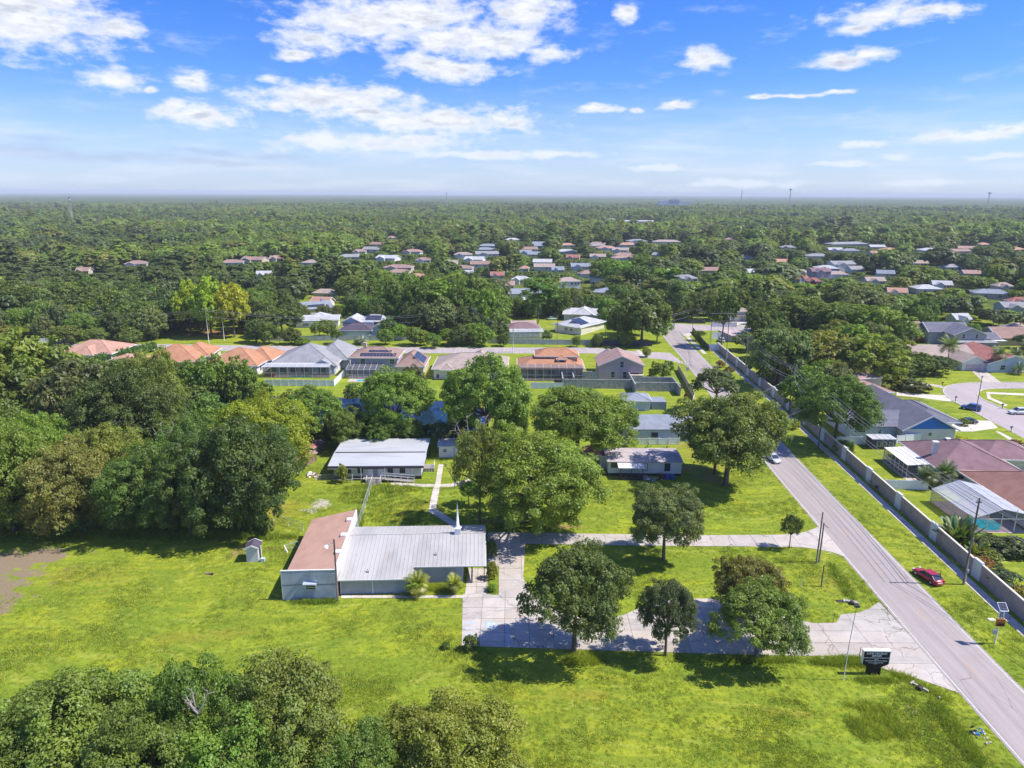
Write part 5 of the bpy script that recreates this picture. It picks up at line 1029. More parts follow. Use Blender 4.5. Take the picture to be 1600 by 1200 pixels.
C_OAK = (0.175, 0.250, 0.050); C_DARK = (0.140, 0.200, 0.052); C_GREY = (0.195, 0.236, 0.088); C_BRIGHT = (0.235, 0.345, 0.042)
C_YEL = (0.340, 0.400, 0.028); C_OLIVE = (0.240, 0.285, 0.056); C_BROWN = (0.285, 0.275, 0.066); C_MID = (0.195, 0.290, 0.048)
NTREE = 0
TREES = []       # (x, y, radius)
def tree(x, y, Hm, Rm, style='oak', lod=None, label=None, group=None, tint=C_OAK, name='tree', cat='tree', seed=None, rz=None, bark=None):
    global NTREE
    NTREE += 1; r = random.Random(NTREE*7+3 if seed is None else seed)
    D = math.hypot(x, y)
    if lod is None: lod = 0 if D < 175 else (1 if D < 330 else 2)
    opts = [k for k in PROTO if k[0] == style and k[1] == lod]
    while not opts: lod += 1 if lod < 1 else -1; opts = [k for k in PROTO if k[0] == style and k[1] == lod]
    cm, tm = PROTO[opts[r.randrange(len(opts))]]
    root = empty(name, (x, y, 0), r.uniform(0, 6.28) if rz is None else rz, label, cat, group)
    c = link_mesh('crown', cm, root); c.scale = (Rm, Rm, Hm); c.color = (*[v*r.uniform(.93,1.07) for v in tint], 1)
    t = link_mesh('trunk', tm, root); t.scale = (Rm, Rm, Hm)
    TREES.append((x, y, Rm)); return root
def near_label(x, y, subject, anchors, used, most=16):
    """'subject' + where it stands beside the nearest thing that has a label of its own"""
    best = sorted(anchors, key=lambda a: (a[0]-x)**2+(a[1]-y)**2)[:4]; ux, uy = x/math.hypot(x, y), y/math.hypot(x, y)
    for q, (ax, ay, al) in enumerate(best):
        dx, dy = x-ax, y-ay; side = dx*uy-dy*ux; dep = dx*ux+dy*uy
        rel = ('right of' if side > 0 else 'left of') if abs(side) > abs(dep)*.6 else ('behind' if dep > 0 else 'in front of')
        for how in ('', 'farther '):
            lb = '%s %s%s the %s' % (subject, how, rel, al)
            if len(lb.split()) <= most and lb not in used: used.add(lb); return lb
    return None
USED = set()
def T(bx, by, cx, top, hw, style='oak', tint=C_OAK, label=None, group=None, **kw):
    """a tree surveyed by its foot (bx, by), its top edge and its half width in pixels"""
    g = G(bx, by); D = math.hypot(*g); Rm = hw*(D*1.0)/FPX*1.02
    Hm = height_at((g[0]*(1+0.25*Rm/D), g[1]*(1+0.25*Rm/D)), cx, top)
    x = g[0] + (cx-bx)*0.3*D/FPX
    return tree(x, g[1], max(Hm, 2), Rm, style, label=label, group=group, tint=tint, **kw)
def TH(cx, top, hw, Hm, style='oak', tint=C_OAK, label=None, group=None, **kw):
    """a tree whose foot is hidden: its top edge, half width in pixels and its height in metres"""
    g = G(cx, top, Hm); D = math.hypot(*g); Rm = hw*D/FPX
    k = 1 - 0.35*Rm/D
    return tree(g[0]*k, g[1]*k, Hm, Rm, style, label=label, group=group, tint=tint, **kw)
# ---- the trees round the hall, each its own
T(897,1018, 910,842,93, tint=C_DARK, label='large dense dark oak nearest the sign, growing at the edge of the parking lot', name='oak_tree', seed=1)
T(1040,1022, 1052,898,50, tint=C_GREY, label='small open oak between the two big oaks along the parking lot', name='oak_tree', seed=2)
T(1183,1025, 1190,902,78, tint=C_OLIVE, label='round olive oak at the parking lot edge near the black sign', name='oak_tree', seed=3)
T(1168,962, 1170,857,58, tint=C_BROWN, label='brownish green oak directly behind the round olive oak', name='oak_tree', seed=4)
T(1040,872, 1036,753,62, tint=C_GREY, label='grey green oak standing beside the long upper drive', name='oak_tree', seed=5)
T(1235,853, 1236,795,17, 'loose', tint=C_DARK, label='slender young tree beside the drive near the twin poles', name='young_tree', seed=6)
T(840,826, 850,664,106, 'mass', tint=(0.210, 0.300, 0.046), label='very large spreading bright green oak behind the concrete drive', name='oak_tree', seed=7)
T(753,815, 748,655,44, 'loose', tint=C_OLIVE, label='thin half bare tree left of the large bright oak', name='half_bare_tree', seed=8)
T(1132,755, 1142,604,88, tint=C_OLIVE, label='big old oak with a forked trunk beside the road', name='oak_tree', seed=9)
T(1116,738, 1120,650,48, tint=C_MID, label='smaller oak standing just behind the big forked oak', name='oak_tree', seed=10)
T(1118,640, 1114,566,40, 'loose', tint=C_GREY, label='open grey green tree on the verge above the big forked oak', name='verge_tree', seed=11)
T(905,720, 900,598,86, tint=C_MID, label='wide oak behind the large bright oak, left of the mobile home', name='oak_tree', seed=12)
T(762,700, 762,556,72, tint=C_MID, label='tall rounded tree on the pond bank behind the thin half bare tree', name='pond_tree', seed=13)
T(618,690, 618,575,58, tint=C_MID, label='leafy tree in front of the pond behind the white back hall', name='pond_tree', seed=14)
T(652,640, 645,568,20, 'loose', tint=C_GREY, label='wispy grey green tree in front of the two storey solar house', name='pond_tree', seed=15)
T(495,700, 492,606,46, tint=C_MID, label='green tree on the pond bank left of the back hall', name='pond_tree', seed=16)
T(545,705, 540,640,34, tint=C_OAK, label='low green tree behind the left end of the back hall', name='pond_tree', seed=17)
T(690,700, 700,655,24, 'loose', tint=C_DARK, label='small dark tree between the back hall and the white shed', name='pond_tree', seed=18)
for bx,by,cx,tp,hw,c,lb in [(600,702,602,640,36,C_MID,'green tree behind the middle of the back hall roof'),(640,700,642,652,26,C_OAK,'green tree behind the right end of the back hall roof'),(470,690,468,628,30,C_OAK,'leafy tree on the bank right of the yellow green tree'),(525,690,522,652,22,C_DARK,'dark low tree on the bank left of the pond gap'),(725,680,722,620,26,C_DARK,'dark tree left of the tall rounded pond tree'),(800,690,805,622,34,C_OAK,'tree between the tall rounded tree and the wide oak'),(590,640,588,588,24,C_GREY,'greyish tree in front of the brown wing of the solar house'),(730,640,728,590,22,C_MID,'green tree in front of the tan roofed house')]:
    T(bx,by,cx,tp,hw,'mass',c,lb,'trees around the pond',name='pond_tree')
for bx,by,tp,hw,c,lb in [(602,540,514,13,C_MID,'tree on the street verge at the right end of the weathered fence'),(648,541,510,17,C_OAK,'verge tree in front of the dark board fence, left one'),(662,541,516,12,C_BRIGHT,'verge tree in front of the dark board fence, small bright one'),(718,541,508,17,C_DARK,'verge tree in front of the dark board fence, dark right one'),(752,541,505,20,C_MID,'verge tree left of the white street fence'),(778,529,488,20,C_OAK,'tall tree left of the maroon roof with the cage'),
   (786,541,519,10,C_OLIVE,'small olive tree in front of the white street fence'),(900,541,523,8,C_MID,'small tree in front of the white street fence near its right end'),(932,541,520,9,C_OAK,'small tree at the joint of the white and dark street fences'),(978,541,515,13,C_MID,'tree in front of the dark street fence'),(985,522,470,26,C_OAK,'big tree behind the dark street fence left of the corner oak'),(948,505,462,20,C_MID,'tree right of the cream wing with tall windows'),(860,491,458,16,C_MID,'tree left of the long pale roof'),
   (420,541,505,18,C_MID,'verge tree left of the weathered fence'),(455,541,512,15,C_OLIVE,'verge tree behind the left slope of the big grey roof'),(512,528,500,13,C_MID,'tree between the light grey roof and the blue house'),(606,529,495,15,C_DARK,'dark tree right of the blue house'),(400,539,500,16,C_DARK,'dark verge tree behind the orange house'),(150,545,516,16,C_OAK,'tree across the street from the pink roofs'),(205,545,516,18,C_DARK,'dark tree across the street left of the orange roofs'),(1010,556,540,8,C_OLIVE,'small tree by the short worn path at the corner'),(1060,500,452,18,C_OAK,'tree beside the far street corner'),(1185,530,478,22,C_OAK,'tree above the flat pink roof')]:
    T(bx,by,bx,tp,hw,'mass',c,lb,'trees along the street',name='street_tree')
T(570,700, 580,655,30, tint=C_DARK, label='dark tree right behind the roof of the back hall', name='pond_tree', seed=19)
T(735,790, 732,748,20, 'loose', tint=C_MID, label='small leafy tree beside the garden path under the half bare tree', name='young_tree', seed=20)
T(975,680, 960,632,30, tint=C_MID, label='green tree hanging over the blue grey house from the left', name='oak_tree', seed=21)
# ---- tree belt on the left
BELT = 'trees of the belt on the left of the lawn'
belt = [(380,832,378,648,90,C_DARK,'huge dark oak at the right end of the left tree belt'),(412,760,412,612,80,C_YEL,'bright yellow green tree in the left belt beside the pond'),
  (232,835,235,690,64,C_OAK,'wide green oak in the front row of the left tree belt'),(300,838,300,700,52,C_DARK,'dark oak between the wide green oak and the huge dark oak'),
  (120,838,122,682,64,C_BROWN,'golden brown tree in the front row of the left tree belt'),(28,836,22,650,66,C_MID,'green tree at the left edge in the front row of the belt'),
  (60,790,75,640,50,C_BRIGHT,'bright green tree behind the leftmost front trees of the belt'),(175,780,180,660,52,C_OLIVE,'olive tree behind the golden brown tree of the belt'),
  (310,770,318,650,52,C_OAK,'green tree in the middle of the left belt behind the dark oaks'),(-30,800,-30,600,70,C_OAK,'green tree cut by the left edge of the frame'),
  (205,725,205,572,66,C_DARK,'tall dark tree on the near pond bank in the left belt'),(255,700,252,545,44,C_OLIVE,'tall olive tree in front of the orange roofed house'),
  (125,700,120,560,50,C_GREY,'grey green tree with bare twigs on the left pond bank'),(55,660,55,517,62,C_OLIVE,'broad olive tree beside the pink roofed house at the left'),
  (8,690,5,555,50,C_OAK,'tall tree at the left edge behind the belt'),(335,650,338,556,34,C_MID,'green tree in front of the orange roofed house with white wall'),
  (375,650,372,560,34,C_MID,'leafy tree right of the orange roofed house in front of its wall'),(300,665,300,600,38,C_OAK,'low tree between pond and orange roofed house'),
  (268,720,270,635,40,C_MID,'green tree leaning over the pond in the left belt'),(345,720,350,665,40,C_MID,'green tree between the pond and the yellow green tree'),
  (440,690,440,625,30,C_OLIVE,'olive tree behind the yellow green tree of the belt'),(150,770,150,690,40,C_BROWN,'brownish tree behind the golden brown tree'),
  (-70,840,-70,660,60,C_OAK,None),(190,700,165,600,40,C_OAK,'leafy tree on the pond bank left of the tall dark tree'),(405,640,410,596,24,C_MID,'small tree at the left corner of the grey roofed lanai house'),
  (455,660,452,612,26,C_OLIVE,'small olive tree in front of the white fence of the grey roofed house')]
for bx,by,cx,tp,hw,c,lb in belt:
    T(bx,by,cx,tp,hw,'mass' if c not in (C_GREY,) else 'loose', c, lb or 'green oak beyond the left edge of the tree belt', BELT, name='belt_tree')
r_ = random.Random(77); anch = [(*G(b[0], b[1]), b[6]) for b in belt if b[6]]; cnt = 0
BELTPX = [(-120,815),(60,812),(250,812),(440,800),(465,740),(455,700),(420,690),(300,694),(200,704),(110,700),(40,680),(-120,660)]; bp = PX(BELTPX)
while cnt < 34:
    px, py = r_.uniform(-110, 460), r_.uniform(665, 812); x, y = G(px, py)
    if not in_poly(x, y, bp) or any(math.hypot(x-a, y-b) < 4.2 for a, b, c in TREES[-60:]): continue
    cnt += 1; hh = r_.uniform(8.5, 12.0); tree(x, y, hh, hh*r_.uniform(.42,.52), 'mass', 1, near_label(x, y, ['dark tree', 'green tree', 'olive tree'][cnt % 3], anch, USED) or 'tree inside the left tree belt', BELT, [C_DARK, C_OAK, C_OLIVE][cnt % 3], name='belt_tree')
# ---- foreground crowns rising from below the frame
FG = 'tall trees in the foreground'
for cx,tp,hw,Hm,c,lb in [(90,1040,125,14,C_OLIVE,'tall olive green tree filling the bottom left corner'),(300,1012,95,15,C_OAK,'tall tree with pale bare twigs near the bottom left'),(430,1020,125,15,C_OLIVE,'broad foreground tree left of the low one at the bottom'),
        (700,1066,140,12,C_OLIVE,'broad low foreground tree at the bottom centre'),(210,1100,110,14,C_OAK,'dense tree in the bottom left between two taller ones'),(15,1090,110,13,C_OAK,'tree cut by the left edge at the bottom'),(560,1120,90,12,C_OAK,'small foreground tree between the two broad ones at the bottom'),(350,1110,120,13,C_MID,'green foreground tree in front of the tall one with bare twigs')]:
    TH(cx,tp,hw,Hm,'mass',c,lb,FG,name='foreground_tree')
# ---- right of the road
RG = 'big trees behind the long wall'
for bx,by,cx,tp,hw,c,lb in [(1300,694,1310,580,56,C_OAK,'big round oak behind the long wall next to the blue gable house'),(1262,640,1262,568,40,C_MID,'oak behind the wall left of the big round oak'),(1214,600,1214,502,46,C_GREY,'large grey green oak leaning over the long wall'),
        (1262,580,1255,530,34,C_MID,'oak between the grey green oak and the round oak'),(1195,560,1190,505,30,C_DARK,'dark oak close behind the long wall'),(1290,590,1290,510,52,C_OLIVE,'olive oak with a rounded top in the right grove'),(1355,600,1350,515,50,C_OLIVE,'broad olive oak in the right grove'),
        (1235,520,1232,452,50,C_OAK,'tall oak in the right grove beyond the long wall'),(1310,530,1300,462,50,C_OAK,'tall oak behind the olive oaks of the right grove'),(1375,545,1372,470,44,C_OAK,'oak in the right grove next to the two storey house'),(1340,500,1345,440,46,C_GREY,'grey green oak at the back of the right grove'),
        (1400,585,1398,540,22,C_DARK,'dark conical tree right of the grove'),(1325,560,1325,500,40,C_MID,'green oak in the middle of the right grove')]:
    T(bx,by,cx,tp,hw,'oak' if 'next to the blue gable' in lb else 'mass',c,lb,RG,name='grove_tree')
for bx,by,cx,tp,hw,st,c,lb in [(1408,590,1408,550,22,'cone',C_DARK,'pointed dark evergreen beside the rounded hedge'),(1432,580,1432,545,24,'oak',C_DARK,'dark tree row above the rounded hedge, its left part'),(1460,578,1460,548,24,'oak',C_DARK,'dark tree row above the rounded hedge, its right part'),
        (1415,555,1395,518,18,'loose',C_YEL,'yellow green palm like tree above the dark row'),
        (1000,535,1005,450,44,'oak',C_OAK,'large dark oak at the street corner left of the road'),(1025,533,1028,490,20,'oak',C_MID,'green tree at the right foot of the corner oak'),(965,530,966,490,20,'oak',C_OAK,'small oak on the lawn left of the corner oak'),
        (1126,540,1126,447,26,'loose',C_OAK,'tall tree with a bare forked trunk right of the road'),(1052,512,1052,430,20,'pine',C_GREY,'tall pine with a long bare trunk beside the road'),(1090,530,1094,512,12,'loose',C_MID,'young tree inside the street corner right of the road'),(1165,545,1165,515,20,'oak',C_DARK,'dark tree overhanging the far end of the long wall'),
        (1025,470,1020,430,26,'pine',C_GREY,'grey green pine left of the road'),(1040,478,1040,415,24,'pine',C_MID,'tall pine next to the road in the distance'),
        (1200,520,1195,462,30,'oak',C_DARK,'dark oak right of the small garage'),(1172,470,1165,430,30,'oak',C_OAK,'oak behind the small garage right of the road'),(1215,445,1210,402,34,'oak',C_GREY,'grey green oak beyond the right grove'),
        (855,535,852,515,9,'oak',C_MID,'small round tree at the white fence behind the orange roofed house'),(625,532,624,508,15,'oak',C_BRIGHT,'small bright tree in front of the dark pines'),(700,540,700,515,16,'oak',C_BRIGHT,'bright small tree behind the tan roofed house'),(678,545,676,522,12,'oak',C_MID,'small tree left of the bright one behind the tan roofed house'),(735,535,732,505,22,'oak',C_MID,'round green tree beside the utility pole behind the tan roofed house'),
        (410,530,407,503,22,'oak',C_OAK,'round green tree beside the white fence left of the blue houses'),(500,530,497,505,14,'oak',C_MID,'green tree in front of the blue house'),(440,525,440,480,34,'oak',C_DARK,'dark tree left of the blue houses'),(526,540,526,515,12,'loose',C_MID,'small tree at the corner of the solar roofed blue house'),
        (1030,590,1030,565,17,'bush',C_BRIGHT,'bright green garden tree inside the low beige wall'),(1045,580,1042,562,9,'bush',C_MID,'small tree beside the bright garden tree')]:
    T(bx,by,cx,tp,hw,st,c,lb,None,name='street_tree')
# ---- rows of pines and oaks behind the houses
ROWA = [(*G(326,541), 'utility pole behind the orange roofs'), (*G(739,528), 'pale pole among the dark pines'), (*G(437,540), 'dark light pole left of the grey roof'), (*G(88,524), 'dark utility pole near the left edge'), (*G(12,525), 'pale pole at the left edge'), (*G(560,500), 'blue house with dark garage roof'), (*G(1005,535), 'corner oak by the road'), (*G(820,480), 'pale two storey house beyond the street')]
ROWLB = {'pine': 'pine', 'oak': 'tree', 'loose': 'open tree'}
for k,(bx,by,tp,hw,st,c) in enumerate([(620,500,435,24,'oak',C_MID),(655,515,432,30,'oak',C_MID),(690,515,436,28,'pine',C_MID),(722,518,440,30,'oak',C_MID),(755,520,448,26,'oak',C_BRIGHT),(778,516,452,22,'oak',C_OAK),(640,490,425,24,'oak',C_BRIGHT),(600,470,420,30,'oak',C_OAK),
        (840,505,430,34,'pine',C_OAK),(858,480,432,22,'pine',C_MID),(675,480,430,24,'oak',C_OAK),(745,490,430,26,'oak',C_OAK),(965,450,402,30,'oak',C_MID),(940,440,405,24,'oak',C_OAK),(990,455,410,30,'oak',C_OAK),(1000,430,395,26,'oak',C_MID),(710,470,425,22,'oak',C_BRIGHT),
        (330,530,440,30,'oak',C_YEL),(298,528,445,24,'oak',C_YEL),(366,530,444,26,'oak',C_YEL),(280,520,460,26,'oak',C_DARK),(345,515,452,26,'pine',C_MID),(250,515,455,32,'oak',C_DARK),(215,520,460,34,'oak',C_DARK),(180,515,455,34,'oak',C_OAK),(145,510,452,34,'oak',C_DARK),(385,510,452,26,'oak',C_OAK),(170,530,495,24,'oak',C_MID),(210,535,500,20,'loose',C_MID),
        (105,500,445,34,'oak',C_OAK),(60,505,450,34,'oak',C_DARK),(20,510,445,36,'oak',C_OAK),(-15,520,450,34,'oak',C_DARK),(130,530,495,22,'oak',C_OAK),(60,535,505,20,'oak',C_OAK),(100,545,512,22,'oak',C_OLIVE),(10,540,515,26,'oak',C_OLIVE),(575,485,440,22,'oak',C_DARK),(545,470,430,24,'oak',C_OAK),(590,515,478,16,'oak',C_DARK)]):
    T(bx,by,bx,tp,hw,'mass' if st == 'oak' and c != C_YEL else st,c,near_label(*G(bx,by), {C_DARK: 'dark ', C_OAK: 'tall green ', C_MID: 'tall fresh green ', C_BRIGHT: 'bright green ', C_YEL: 'yellow topped ', C_OLIVE: 'olive '}.get(c,'')+ROWLB[st], ROWA, USED) or ('yellow topped pine in the stand behind the orange roofed houses' if c == C_YEL else ('dark tree of the wood left of the yellow topped pines' if bx < 300 else 'tree of the dark row between the street and the far neighbourhood')),'trees standing behind the street of houses',name='pine_tree' if st == 'pine' else 'woodland_tree')
for bx,by,tp,hw,c,lb in [(100,612,556,22,C_OLIVE,'olive tree before the left part of the pink roofed house'),(145,612,560,22,C_OAK,'green tree before the right part of the pink roofed house'),(185,614,562,22,C_MID,'tree before the left wing of the wide orange house'),(222,612,552,22,C_OLIVE,'olive tree before the middle of the wide orange house'),(262,612,556,18,C_OAK,'tree before the right hips of the wide orange house'),(300,612,566,20,C_MID,'tree between the two orange houses'),(345,612,570,20,C_OAK,'tree before the one storey orange house'),(385,612,574,18,C_MID,'tree before the white right wall of the orange house'),(552,628,600,14,C_OAK,'low tree on the pond lawn below the solar house'),(668,640,606,16,C_MID,'low tree on the far bank of the pond'),(790,612,580,16,C_MID,'tree between the tan roofed house and the orange two storey house')]:
    T(bx,by,bx,tp,hw,'mass',c,lb,'trees before the houses on the pond',name='garden_tree')
cnt = 0; names = [(*G(326,541), 'utility pole before the yellow topped pines'), (*G(739,528), 'pale utility pole among the dark pines'), (*G(437,540), 'dark light pole left of the grey roof'), (*G(88,524), 'dark utility pole near the left edge'), (*G(12,525), 'pale pole at the left edge'), (*G(560,500), 'blue house with dark garage roof'), (*G(620,515), 'dark board fence'), (*G(1005,535), 'corner oak'), (*G(1052,512), 'bare trunked roadside pine')]
ROWPX = [[(-60,541),(60,541),(120,540),(180,540),(240,538),(285,524),(380,524),(395,538),(408,538),(440,528),(445,490),(440,462),(-60,462)], [(592,529),(640,530),(700,530),(780,531),(786,470),(700,462),(590,462)], [(955,480),(1000,520),(1030,500),(1030,460),(950,450)], [(1180,540),(1230,590),(1290,640),(1330,620),(1395,590),(1400,500),(1330,470),(1190,470)]]
for poly_, n_, sc_ in ((ROWPX[0], 84, (10,15)), (ROWPX[1], 40, (11,16)), (ROWPX[2], 8, (9,13)), (ROWPX[3], 26, (10,14))):
    gp = PX(poly_); k_ = 0; tries = 0; xs_ = [p[0] for p in poly_]; ys_ = [p[1] for p in poly_]
    while k_ < n_ and tries < 4000:
        tries += 1; px, py = r_.uniform(min(xs_), max(xs_)), r_.uniform(min(ys_), max(ys_)); x, y = G(px, py)
        if not in_poly(x, y, gp) or any(math.hypot(x-a, y-b) < 5.0+.25*c for a, b, c in TREES) or any(in_poly(x, y, q) for q in KEEP_OUT): continue
        k_ += 1; hh = r_.uniform(*sc_); c_ = r_.choice([C_DARK, C_OAK, C_DARK, C_MID, C_GREY] if poly_ is not ROWPX[3] else [C_OAK, C_OLIVE, C_GREY, C_MID]); w_ = {C_DARK: 'dark tree', C_OAK: 'green tree', C_MID: 'fresh green tree', C_GREY: 'greyish tree', C_OLIVE: 'olive tree'}[c_]
        tree(x, y, hh, hh*r_.uniform(.42,.55), 'mass', 1, near_label(x, y, w_, names, USED) or ('tree of the dense right grove' if poly_ is ROWPX[3] else 'tree of the dense dark wood behind the street'), 'trees of the dense woods behind the street' if poly_ is not ROWPX[3] else RG, c_, name='woodland_tree')
# bare twigs reaching out of some crowns
M_TWIG = mat('dead twig', (0.46,0.40,0.36), 0.9, rnd=0.1)
def snag(px, py, z, L, n, label, spread=1.0):
    g = G(px, py, z); r = random.Random(int(px*7+py)); mb = MB(); base = Vector((0,0,-L))
    for k in range(n):
        a = r.uniform(0, 6.28); e = Vector((math.cos(a)*L*.7*spread, math.sin(a)*L*.5*spread, r.uniform(0,.5)*L)); m_ = base.lerp(e, .5)+Vector((0,0,-.1*L))
        mb.tube([base, m_, e], [.10, .06, .015], 4, False)
        for _ in range(7):
            s = m_.lerp(e, r.uniform(0.1, 1)); mb.tube([s, s+Vector((r.gauss(0,1), r.gauss(0,1), r.uniform(-.2,1)))*L*.2], [.035, .01], 3, False)
    root = empty('dead_branch', (g[0], g[1], z), 0, label, 'branch', 'bare dead branches in the crowns'); mb.build('twig', M_TWIG, root)
for a in [(735,668,15,4.5,7,'bare pinkish twigs at the top of the half bare tree'),(720,730,9,4,6,'bare twigs low on the half bare tree'),(95,590,14,4,8,'bare grey twigs in the tree on the left pond bank'),(75,610,12,4.5,8,'bare twigs over the left pond bank'),(310,1095,13.2,1.6,5,'pale bare twigs in the foreground tree near the corner'),(255,675,10,3,6,'bare twigs above the pond in the left belt'),(1112,570,11.5,3,6,'bare twigs on top of the open verge tree')]: snag(*a)
# ================================================================ walls, fences, poles, wires
M_PANEL = mat('mauve wall panel', (0.42,0.34,0.32), 0.9, 0.8, 0.08, stain=(0.7,(0.32,0.28,0.26),0.5)); M_CAP = mat('wall cap', (0.72,0.64,0.55), 0.8)
M_PILA = mat('white wall pier', (0.70,0.72,0.73), 0.7, 0.6, 0.05)
wl = empty('boundary_wall', (wall_x(86), 86, 0), 0, 'long mauve block wall with white piers beside the sidewalk', 'wall')
ys = [59.2 + 12.42*k for k in range(17)]
for k, y in enumerate(ys):
    x = wall_x(y)-wall_x(86); yy = y-86
    MB().box(x-.24, x+.2, yy-.95, yy+.95, 0, 3.0).build('pier', M_PILA, wl)
    if k < len(ys)-1:
        x2 = wall_x(ys[k+1])-wall_x(86); a, b = yy+.95, ys[k+1]-86-.95; Ln = 3 if y < 160 else 1
        for q in range(Ln):
            p, r_ = a+(b-a)*q/Ln, a+(b-a)*(q+1)/Ln; xa = x+(x2-x)*(p-a)/(b-a); xb = x+(x2-x)*(r_-a)/(b-a); m_ = MB()
            m_.prism([(xa-.1,p+.01),(xa+.1,p+.01),(xb+.1,r_-.01),(xb-.1,r_-.01)], 0, 2.62); pn = m_.build('wall_panel', M_PANEL, wl)
            m_ = MB(); m_.prism([(xa-.16,p),(xa+.16,p),(xb+.16,r_),(xb-.16,r_)], 2.62, 2.76); m_.build('coping', M_CAP, pn)
def fence(name, label, pts, h=1.85, panel=2.4, m=None, post=None, cat='fence', px=True, boards=False, cap=True):
    m = m or M_VINYL; P = [G(*p) for p in pts] if px else pts; root = empty(name, P[0], 0, label, cat); ox, oy = P[0]
    for a, b in zip(P, P[1:]):
        L = math.dist(a, b); n = max(1, round(L/panel)); th = math.atan2(b[1]-a[1], b[0]-a[0])
        for k in range(n+1):
            if k == n and b != P[-1]: continue
            x, y = a[0]+(b[0]-a[0])*k/n-ox, a[1]+(b[1]-a[1])*k/n-oy
            mb = MB(); mb.obox((x,y,h/2+.04), (.14,.14,h+.1), th)
            if cap: mb.obox((x,y,h+.12), (.2,.2,.06), th)
            mb.build('post', post or m, root)
            if k < n:
                L2 = L/n; cx, cy = x+math.cos(th)*L2/2, y+math.sin(th)*L2/2
                mb = MB(); mb.obox((cx,cy,h/2+.03), (L2-.16,.04,h-.12), th); mb.obox((cx,cy,h-.03), (L2-.16,.07,.13), th); mb.obox((cx,cy,.12), (L2-.16,.07,.13), th)
                mb.build('panel', m, root)
    return root
fence('vinyl_fence', 'white vinyl fence in front of the grey roofed pool patio', [(415,606),(522,606),(545,582)])
fence('vinyl_fence', 'short white fence left of the tan roofed house by the pond lawn', [(662,592),(656,602)], panel=2.2)
fence('vinyl_fence', 'white fence in front of the orange two storey house', [(829,607),(879,607)])
fence('vinyl_fence', 'white fence between the mauve house and the block shell', [(990,607),(1062,607)])
fence('vinyl_fence', 'pale fence behind the mobile home and the blue house', [(950,694),(1062,692)], h=1.5)
fence('street_fence', 'long pale fence along the far side of the street behind the grey and brown roofs', [(410,536),(640,533)], h=1.9, panel=3.0, m=mat('weathered vinyl', (0.52,0.53,0.53), .7, .5, .1))
fence('street_fence', 'dark brown board fence behind the tan roofed house', [(645,534),(740,534)], h=1.8, panel=3.0, m=M_OLDW)
fence('street_fence', 'white street fence behind the orange two storey house', [(762,537),(850,538),(921,538)], h=2.0, panel=2.8, m=mat('weathered vinyl', (0.5,0.5,0.5)))
fence('street_fence', 'dark fence along the street left of the corner oak', [(925,539),(1018,539)], h=2.0, panel=3.0, m=M_FASC)
fence('vinyl_fence', 'white fence between the blue gable house and the maroon roofed house', [(1296,690),(1361,690)], h=1.9)
fence('vinyl_fence', 'white fence behind the screened garden room', [(1401,688),(1470,680)], h=1.9)
fence('vinyl_fence', 'white fence behind the pair of small palms', [(1384,759),(1450,760)], h=1.9)
fence('vinyl_fence', 'white fence in front of the maroon roofed house', [(1474,757),(1555,757)], h=1.9)
fence('vinyl_fence', 'long white fence across the garden behind the long wall', [(1184,592),(1248,592)], h=2.2)
fence('vinyl_fence', 'pale green white fence inside the far street corner', [(1110,508),(1150,508)], h=2.0)
fence('vinyl_fence', 'pale fence in front of the blue grey corner house', [(1070,486),(1106,487)], h=2.2)
fence('vinyl_fence', 'short white gate fence at the far end of the long wall', [(1107,545),(1124,545)], h=2.4, panel=1.6)
fence('vinyl_fence', 'pale blue shed front used as a fence beside the leaning trunk', [(1112,527),(1142,526)], h=2.6)
fence('low_hedge_wall', 'dark low fence at the far street corner', [(1050,490),(1058,500),(1080,503),(1101,503)], h=1.6, m=M_FASC, cap=False)
fence('low_hedge_wall', 'dark fence running down from the street corner pole', [(1082,516),(1107,546)], h=1.8, m=M_FASC, cap=False)
fence('garden_wall', 'low beige garden wall with shrubs beside the verge', [(1059,576),(1085,622),(1078,640)], h=1.9, panel=5, m=M_TAN, cap=False)
fence('street_fence', 'far pale fence at the left beside the wires', [(60,541),(110,540)], h=1.4, m=M_VINYL)
# chain link fence
def chain_link(label, pts, h=1.8, px=True):
    P = [G(*p) for p in pts]; root = empty('chain_link_fence', P[0], 0, label, 'fence'); ox, oy = P[0]; m = M_MESHW; tot_ = 0
    for a, b in zip(P, P[1:]):
        L = math.dist(a, b); n = max(1, round(L/3.0))
        for k in range(n+1):
            x, y = a[0]+(b[0]-a[0])*k/n-ox, a[1]+(b[1]-a[1])*k/n-oy; MB().tube([(x,y,0),(x,y,h+.05)], .04, 6).build('post', M_ALU, root)
        A = (a[0]-ox, a[1]-oy); B = (b[0]-ox, b[1]-oy); MB().tube([(*A,h),(*B,h)], .03, 5).build('rail', M_ALU, root)
        MB().poly([(*A,.05),(*B,.05),(*B,h),(*A,h)]).build('wire_mesh', m, root)
M_MESHW = screen_mat('galvanised mesh', 0.22, (0.55,0.56,0.57))
chain_link('chain link fence running from the hall corner back to the steps', [(562,829),(584,757)])
chain_link('low chain link fence in front of the left half of the back hall', [(495,754),(524,752),(551,756)], 1.2)
chain_link('loose chain link fence behind the annex', [(430,818),(476,833)], 1.5)
w = House('wire_gate', 'small silver wire gate leaning at the left side of the annex', (447,863), (468,858), cat='gate'); f = MB()
for z in (.1,.9): f.beam((0,0,z), (2.3,0.3,z), .06)
for k in range(5): f.beam((2.3*k/4,.3*k/4,.0), (2.3*k/4,.3*k/4,.95), .05)
f.beam((0,0,0), (.3,-1.0,0), .06); f.beam((.3,-1.0,0), (0,0,.9), .05); f.build('gate_frame', M_ALU, w.root)
